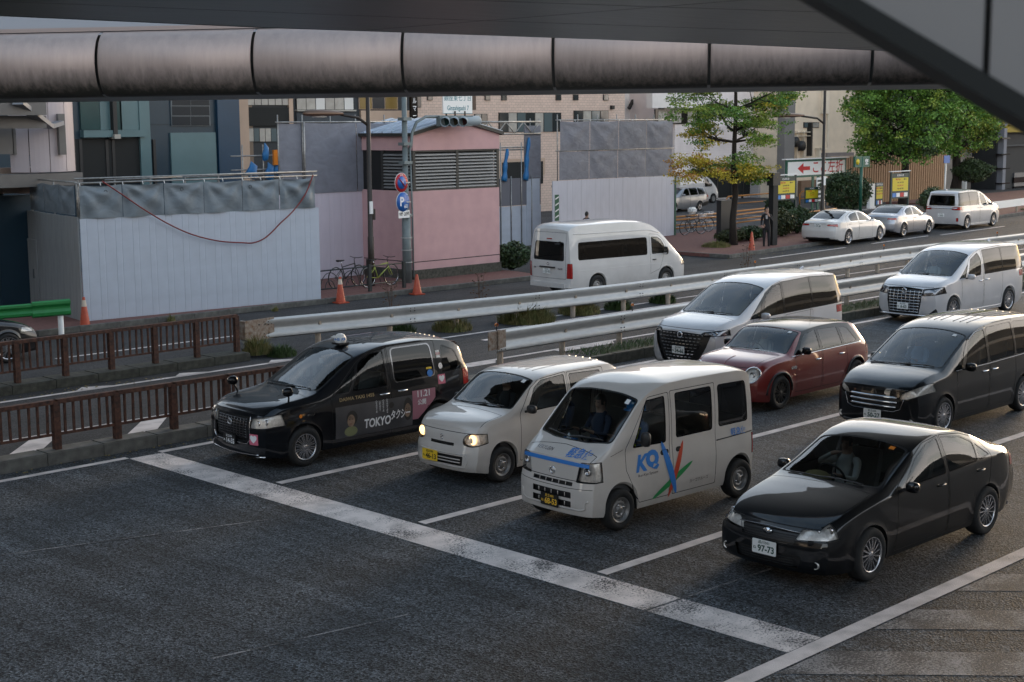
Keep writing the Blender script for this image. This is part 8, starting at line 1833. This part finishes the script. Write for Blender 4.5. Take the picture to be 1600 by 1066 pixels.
for u0, u1 in ((-40, 20), (21, 47), (48, 74)): tb('recessed_panel', u0, 200, u1, 242, 39.0, PD, .08)
for i, (v0, v1, Y) in enumerate(((160, 180, 37.2), (181, 201, 37.8))): 
    for u0, u1 in ((-60, -4), (-3, 38), (39, 72)): tb('soffit_panel', u0, v0, u1, v1, Y, PD, .5)
q = MB(); a = tp_(28, 160, 37.0); b_ = tp_(76, 198, 38.2); q.bar(a, b_, .30, .12); q.build('sloping_trim', mat('trim_grey', (.20, .21, .23), .4), T); a = tp_(76, 198, 38.2); b_ = tp_(94, 192, 38.4); q = MB(); q.bar(a, b_, .28, .12); q.build('sloping_trim', bpy.data.materials['trim_grey'], T)
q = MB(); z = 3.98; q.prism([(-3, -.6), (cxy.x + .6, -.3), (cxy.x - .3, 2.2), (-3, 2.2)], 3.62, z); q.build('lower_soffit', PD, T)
for u0, u1 in ((4, 30), (31, 60)): tb('column_panel', u0, 262, u1, 303, 39.6, mat('tan_panel', (.26, .19, .15), .6) if 'tan_panel' not in bpy.data.materials else bpy.data.materials['tan_panel'], .3)
tb('column_panel', 61, 260, 73, 300, 39.3, PP, .5); tb('column_base', 4, 303.5, 68, 480, 39.9, NAVY, .3); tb('column', -30, 262, 3, 480, 40.0, bmat('teal_column', (.03, .06, .07)), .4)
# upper deck glimpsed between the canopy and the tube
# buildings around and behind the viewpoint, seen only in glass and paint
for i, (x0, y0, x1, y1, h, c) in enumerate(((-60, -46, 10, -26, 12, (.18, .17, .16)), (16, -52, 62, -28, 13, (.14, .15, .17)), (70, -46, 130, -24, 10, (.22, .20, .18)), (-50, 42, 12, 60, 30, (.16, .17, .19)), (-75, -20, -52, 36, 28, (.16, .15, .14)))):
    r = empty('tower_block', (x0, y0, 0), label=('wide grey block behind the viewpoint, left', 'tall dark block straight behind the viewpoint', 'pale block behind the viewpoint, right', 'grey block left of the glazed building', 'grey block closing the street at the left')[i], cat='building'); mm = bmat('block_%d' % i, c); MB().b2((0, 0, 0), (x1 - x0, y1 - y0, h)).build('wall', mm, r)
    z = 5
    while z < h - 2: MB().b2((-.06, -.06, z), (x1 - x0 + .06, y1 - y0 + .06, z + 1.5)).build('ribbon_window', WIN, r); z += 3.6
for o_ in COL.objects: pass
# ------------------------------------------------------------------ people
SKIN = mat('skin', (.42, .25, .18), .55); HAIR = mat('black_hair', (.012, .010, .009), .5)
def person(loc, rz, label, J, cloth, hair='short', s=1.0, extra=None, mask=None):
    """one continuous body grown over a jointed skeleton; J overrides joint positions"""
    P = dict(pel=(0, 0, .95), wst=(0, 0, 1.10), chs=(0, 0, 1.30), nkb=(0, .0, 1.45), nkt=(.01, 0, 1.53), hdb=(.02, 0, 1.60), hdt=(.015, 0, 1.70),
        shl=(0, .17, 1.41), ell=(-.02, .23, 1.14), wrl=(.04, .24, .90), hnl=(.06, .24, .80), shr=(0, -.17, 1.41), elr=(-.02, -.23, 1.14), wrr=(.04, -.24, .90), hnr=(.06, -.24, .80),
        hpl=(0, .09, .90), knl=(.02, .10, .50), anl=(0, .10, .09), tol=(.17, .11, .035), hpr=(0, -.09, .90), knr=(.02, -.10, .50), anr=(0, -.10, .09), tor=(.17, -.11, .035))
    P.update(J); rad = dict(pel=.135, wst=.125, chs=.145, nkb=.075, nkt=.055, hdb=.085, hdt=.08, shl=.065, ell=.043, wrl=.030, hnl=.035, shr=.065, elr=.043, wrr=.030, hnr=.035, hpl=.095, knl=.062, anl=.043, tol=.035, hpr=.095, knr=.062, anr=.043, tor=.035)
    E_ = [('pel', 'wst'), ('wst', 'chs'), ('chs', 'nkb'), ('nkb', 'nkt'), ('nkt', 'hdb'), ('hdb', 'hdt'), ('nkb', 'shl'), ('shl', 'ell'), ('ell', 'wrl'), ('wrl', 'hnl'), ('nkb', 'shr'), ('shr', 'elr'), ('elr', 'wrr'), ('wrr', 'hnr'), ('pel', 'hpl'), ('hpl', 'knl'), ('knl', 'anl'), ('anl', 'tol'), ('pel', 'hpr'), ('hpr', 'knr'), ('knr', 'anr'), ('anr', 'tor')]
    V = [tuple(c * s for c in P[k]) for k in P]; ks = list(P); Rr = [rad[k] * s for k in ks]; E2 = [(ks.index(a), ks.index(b)) for a, b in E_]
    for sd_ in ('l', 'r'):       # fingers
        w = Vector(P['wr' + sd_]); h = Vector(P['hn' + sd_]); d = (h - w).normalized(); side_ = d.cross(Vector((0, 0, 1)) if abs(d.z) < .8 else Vector((1, 0, 0))).normalized(); hi = ks.index('hn' + sd_)
        for f in range(5):
            o = (f - 1.5) * .019 if f < 4 else -.04; L = (.06, .072, .066, .05, .045)[f]; a = h + side_ * o + d * (.015 if f < 4 else -.02); b_ = a + d * L * .6 + side_ * (o * .2); c = b_ + d * L * .35 + Vector((0, 0, -.012))
            i0 = len(V); V += [tuple(a * s), tuple(b_ * s), tuple(c * s)]; Rr += [.011 * s, .009 * s, .007 * s]; E2 += [(hi, i0), (i0, i0 + 1), (i0 + 1, i0 + 2)]
    me = bpy.data.meshes.new('body'); me.from_pydata(V, E2, []); ob = bpy.data.objects.new('body', me); COL.objects.link(ob)
    md = ob.modifiers.new('skin', 'SKIN'); md.use_smooth_shade = True
    for i, r_ in enumerate(Rr): me.skin_vertices[0].data[i].radius = (r_, r_)
    me.skin_vertices[0].data[0].use_root = True
    sb = ob.modifiers.new('sub', 'SUBSURF'); sb.levels = 1; sb.render_levels = 1
    bpy.context.view_layer.update(); ev = ob.evaluated_get(bpy.context.evaluated_depsgraph_get()); m2 = bpy.data.meshes.new_from_object(ev); bpy.data.objects.remove(ob)
    mats = [SKIN] + list(cloth.values()); names = ['skin'] + list(cloth)
    for mm in mats: m2.materials.append(mm)
    m2.materials.clear(); [m2.materials.append(mm) for mm in mats]
    segs = [(Vector(P[a]) * s, Vector(P[b_]) * s, a, b_) for a, b_ in E_]
    def part(c):
        best = None
        for a, b_, na, nb in segs:
            ab = b_ - a; t = max(0, min(1, (c - a).dot(ab) / ab.length_squared)); d = (c - a - ab * t).length - .04 * ('e' in na[:2] and 0)
            if best is None or d < best[0]: best = (d, na, nb, t)
        return best
    for p in m2.polygons:
        d, a, b_, t = part(p.center); k = 'skin'
        if a in ('pel', 'wst', 'chs') or b_ in ('shl', 'shr') or a in ('shl', 'shr'): k = 'top'
        if a == 'chs' or (a == 'nkb' and b_ == 'nkt' and t < .3): k = 'top'
        if a in ('ell', 'elr') and cloth.get('sleeve', 1) and 'long' in label + ' ' + 'long': k = 'top' if not s.__class__ is str and J.get('_short') is None else 'skin'
        if b_ in ('hpl', 'hpr') or a in ('hpl', 'hpr', 'knl', 'knr') or (a == 'pel' and p.center.z < P['pel'][2] * s + .02): k = 'legs'
        if a in ('anl', 'anr'): k = 'shoes'
        p.material_index = names.index(k) if k in names else (names.index('legs') if k == 'shoes' and 'legs' in names else 0); p.use_smooth = True
    root = empty('person', loc, rz, label=label, cat='person'); bo = link('body', m2, None, root)
    hb = Vector(P['hdb']) * s; ht = Vector(P['hdt']) * s; c = hb.lerp(ht, .55)
    fd = Vector((1, 0, 0)) if 'look' not in (extra or {}) else Vector(extra['look']).normalized()
    q = MB(); q.lathe([(.03, .10), (.04, .02), (.0, -.0)], (0, 0, 0)) if False else None
    sdv = fd.cross(Vector((0, 0, 1))).normalized()
    # head: rounded skull, nose, mouth, eyes, ears
    V = []; F = []; n = 14; mr = 11
    for i in range(mr):
        ph = math.pi * i / (mr - 1); zz = math.cos(ph); rr2 = math.sin(ph)
        for k in range(n):
            a = 2 * math.pi * k / n; f = math.cos(a); l_ = math.sin(a); wd = .073 * (1 if zz > -.2 else 1 - .38 * (-zz - .2)); dp = .092; nose = .018 * max(0, 1 - abs(zz + .12) * 5) if k == 0 else 0
            V.append(c + (fd * (f * rr2 * dp + nose + (.008 if zz < -.3 and f > .5 else 0)) + sdv * l_ * rr2 * wd + Vector((0, 0, zz * .118))) * s)
    for i in range(mr - 1):
        for k in range(n): F.append((i * n + k, (i + 1) * n + k, (i + 1) * n + (k + 1) % n, i * n + (k + 1) % n))
    hq = MB(); hq.add(V, F, True); hd = hq.build('head', SKIN, bo, recalc=True)
    for sg in (-1, 1):
        e = MB(); e.box(c + (fd * .083 + sdv * .028 * sg + Vector((0, 0, .012))) * s, (.02 * s, .022 * s, .010 * s)); e.build('eye', HAIR, bo); e = MB(); e.lathe([(.001, -.008), (.018, -.004), (.02, .005), (.001, .008)], c + (sdv * .076 * sg - Vector((0, 0, .005))) * s, 'y', 8); e.build('ear', SKIN, bo)
    MB().box(c + (fd * .086 - Vector((0, 0, .062))) * s, (.012 * s, .035 * s, .008 * s)).build('mouth', mat('lips', (.28, .11, .09), .5) if 'lips' not in bpy.data.materials else bpy.data.materials['lips'], bo)
    V2 = []; F2 = []
    for i in range(mr):
        ph = math.pi * i / (mr - 1); zz = math.cos(ph); rr2 = math.sin(ph)
        for k in range(n):
            a = 2 * math.pi * k / n; f = math.cos(a); l_ = math.sin(a); V2.append(c + (fd * (f * rr2 * .10 - .006) + sdv * l_ * rr2 * .083 + Vector((0, 0, zz * .125 + .008))) * s)
    for i in range(mr - 1):
        for k in range(n):
            a = 2 * math.pi * (k + .5) / n; zz = math.cos(math.pi * (i + .5) / (mr - 1)); lim = .42 if math.cos(a) > .45 else (-.25 if math.cos(a) > -.1 else (-.62 if hair == 'short' else -1))
            if zz > lim: F2.append((i * n + k, (i + 1) * n + k, (i + 1) * n + (k + 1) % n, i * n + (k + 1) % n))
    h2 = MB(); h2.add(V2, F2, True)
    if hair == 'long': h2.tube([c - fd * .04 * s + Vector((0, 0, .02)), c - fd * .075 * s - Vector((0, 0, .14 * s)), c - fd * .085 * s - Vector((0, 0, .36 * s))], [.085 * s, .09 * s, .05 * s], 10)
    if hair != 'none': h2.build('hair', HAIR, bo, recalc=False)
    return root, bo, c, fd, sdv
C_ = dict
blk = mat('black_suit', (.012, .012, .014), .8); wsh = mat('white_shirt', (.55, .54, .52), .8, var=.2, vscale=6); nav = mat('navy_cloth', (.02, .03, .06), .85); lbl = mat('light_blue_cloth', (.25, .36, .52), .85); drk = mat('dark_cloth', (.02, .02, .022), .9)
r, bo, c, fd, sv = person((50.7, 35.75, 0), R(-145), 'man in black suit standing at the far kerb, hand raised to his face', C_(ell=(.10, .24, 1.18), wrl=(.22, .12, 1.38), hnl=(.20, .06, 1.48), elr=(-.03, -.22, 1.14), wrr=(.10, -.22, 1.0), hnr=(.14, -.17, .96)), C_(top=blk, legs=blk, shoes=M['trim']))
MB().prism([(-.04, 1.28), (.04, 1.28), (.05, 1.44), (-.05, 1.44)], .143, .150, 'yz').build('shirt_front', wsh, bo)
person((65.2, 45.0, 0), R(40), 'woman with long dark hair in pale blue skirt by the yellow boards', C_(hnl=(.05, .20, .84), hnr=(.05, -.20, .84)), C_(top=drk, legs=lbl, shoes=drk), 'long', .97)
r, bo, *_ = person((19.6, 40.6, 0), R(-60), 'person in white shirt walking at the far left beside the grey hoarding wall', C_(knl=(.14, .10, .52), anl=(.20, .10, .12), tol=(.36, .11, .05), anr=(-.22, -.10, .12), tor=(-.08, -.11, .035), wrl=(-.05, .26, .90), hnl=(-.06, .26, .80), elr=(-.08, -.24, 1.15), wrr=(.08, -.26, .94)), C_(top=wsh, legs=drk, shoes=drk))
person((45.2, 40.9, .0), R(10), 'dark haired person whose head shows over the roof of the white van', {}, C_(top=drk, legs=drk, shoes=drk), s=.93)
person((37.1, 38.7, .13), R(170), 'person in dark jacket half hidden behind the right side of the pink kiosk', C_(ell=(.12, .26, 1.18), wrl=(.26, .22, 1.2), hnl=(.33, .2, 1.22)), C_(top=nav, legs=drk, shoes=drk), s=1.0)
def seated(car_loc, car_rz, x, y, zs, label, cloth, J=None, hair='short', s=.95, **k):
    """sitting in a car, facing the nose (local -x): thighs level, shins down"""
    m = Matrix.Translation(Vector(car_loc)) @ Matrix.Rotation(car_rz, 4, 'Z'); w = m @ Vector((x, y, 0)); z0 = zs - .80
    JJ = dict(pel=(0, 0, .92), wst=(-.05, 0, 1.06), chs=(-.10, 0, 1.26), nkb=(-.12, 0, 1.42), nkt=(-.11, 0, 1.50), hdb=(-.09, 0, 1.57), hdt=(-.09, 0, 1.67), shl=(-.12, .17, 1.38), ell=(.04, .22, 1.16), wrl=(.24, .16, 1.22), hnl=(.32, .13, 1.26), shr=(-.12, -.17, 1.38), elr=(.04, -.22, 1.16), wrr=(.24, -.16, 1.22), hnr=(.32, -.13, 1.26), hpl=(.06, .09, .90), knl=(.46, .11, .93), anl=(.56, .11, .55), tol=(.70, .11, .50), hpr=(.06, -.09, .90), knr=(.46, -.11, .93), anr=(.56, -.11, .55), tor=(.70, -.11, .50))
    JJ.update(J or {}); return person((w.x, w.y, z0), car_rz + math.pi, label, JJ, cloth, hair, s, **k)
seated((13.50, 9.46, 0), R(-.7), 2.12, .36, .58, 'driver in white shirt and seat belt, arm across the face, in the black saloon', C_(top=wsh, legs=drk, shoes=drk), dict(shr=(-.12, -.17, 1.38), elr=(.10, -.34, 1.34), wrr=(.14, -.10, 1.50), hnr=(.13, .0, 1.53)), s=.90)
r, bo, c, fd, sv = seated((13.50, 12.85, 0), R(-2.3), 1.20, -.33, .80, 'van passenger with blue helmet and yellow reflective vest', C_(top=mat('work_blue', (.07, .12, .22), .8), legs=nav, shoes=drk), s=.90)
q = MB(); q.lathe([(.135, -.02), (.132, .05), (.10, .12), (.05, .155), (.001, .16)], c + Vector((0, 0, .02)), 'z', 20); q.lathe([(.16, -.03), (.135, -.01)], c + Vector((.02, 0, .02)), 'z', 20); hm_ = q.build('helmet', mat('helmet_blue', (.02, .16, .40), .15, coat=1), bo)
q = MB(); VY = mat('reflective_yellow', (.50, .62, .04), .5)
for sg in (-1, 1): q.bar(Vector((-.02, sg * .10, 1.30)), Vector((.06, sg * .09, 1.02)), .055, .02); q.bar(Vector((-.02, sg * .10, 1.30)), Vector((-.14, sg * .12, 1.27)), .055, .02)
q.v = [(a * .9, b_ * .9, z * .9 + .045) for a, b_, z in q.v]; q.build('vest_straps', VY, bo)
r, bo, c, fd, sv = seated((12.62, 18.88, 0), R(-1.0), 2.05, .36, .74, 'taxi driver in dark suit wearing a white face mask', C_(top=blk, legs=drk, shoes=drk), s=.92); MB().box(c + Vector((.085, 0, -.045)), (.03, .10, .08)).build('face_mask', M['plate_white'], bo)
seated((13.50, 12.85, 0), R(-2.3), 1.20, .33, .80, 'van driver in dark jacket behind the steering wheel', C_(top=nav, legs=drk, shoes=drk), s=.90)
seated((14.22, 15.79, 0), 0, 1.62, .31, .62, 'driver in dark clothes in the small white hatchback', C_(top=drk, legs=drk, shoes=drk), s=.88)
seated((21.48, 16.15, 0), 0, 1.85, .36, .58, 'driver in light clothes in the red hatchback', C_(top=wsh, legs=drk, shoes=drk), s=.88)
seated((21.36, 12.86, 0), R(-.5), 2.0, .36, .74, 'driver in grey clothes in the black minivan', C_(top=lbl, legs=drk, shoes=drk), s=.90)
seated((34.2, 19.75, 0), R(-.9), 2.1, .38, .80, 'driver in pale clothes in the white minivan with latticed grille', C_(top=wsh, legs=drk, shoes=drk), s=.90)
q = MB(); q.lathe([(.19, 0), (.18, .04), (.13, .08), (.06, .10), (.001, .105)], n=18); q.v = [(x * .8, y, z) for x, y, z in q.v]; o = q.build('cap', mat('cap_yellow', (.30, .24, .10), .7), label='yellowish cap lying on the dashboard of the black saloon', cat='cap'); o.location = (15.05, 9.80, .90)
# ------------------------------------------------------------------ vehicles in their places
build_saloon(); build_kei_van(); build_kei_hatch(); build_taxi(); build_mini(); build_black_minivan(); build_hiace()
build_alphard('pearl_minivan', 'pearl white minivan with wide dark studded grille behind the red hatchback', 'new', (24.0, 19.1, 0), R(-.5), '34-66', M['pearl_paint'])
wm = build_alphard('white_minivan', 'white minivan with upright chrome lattice grille at the right edge', 'old', (34.2, 19.75, 0), R(-.9), '6-63', M['pearl_paint'])
p2 = copy_tree(wm.root); p2['label'] = 'white minivan parked at the far kerb ahead of the silver saloon, seen from behind'
a = math.pi + R(3); p2.rotation_euler = (0, 0, a); fw_ = Vector((69.35, 35.1, 0)); p2.location = fw_ - Matrix.Rotation(a, 4, 'Z') @ Vector((.97, .92, 0))
build_far_cars()
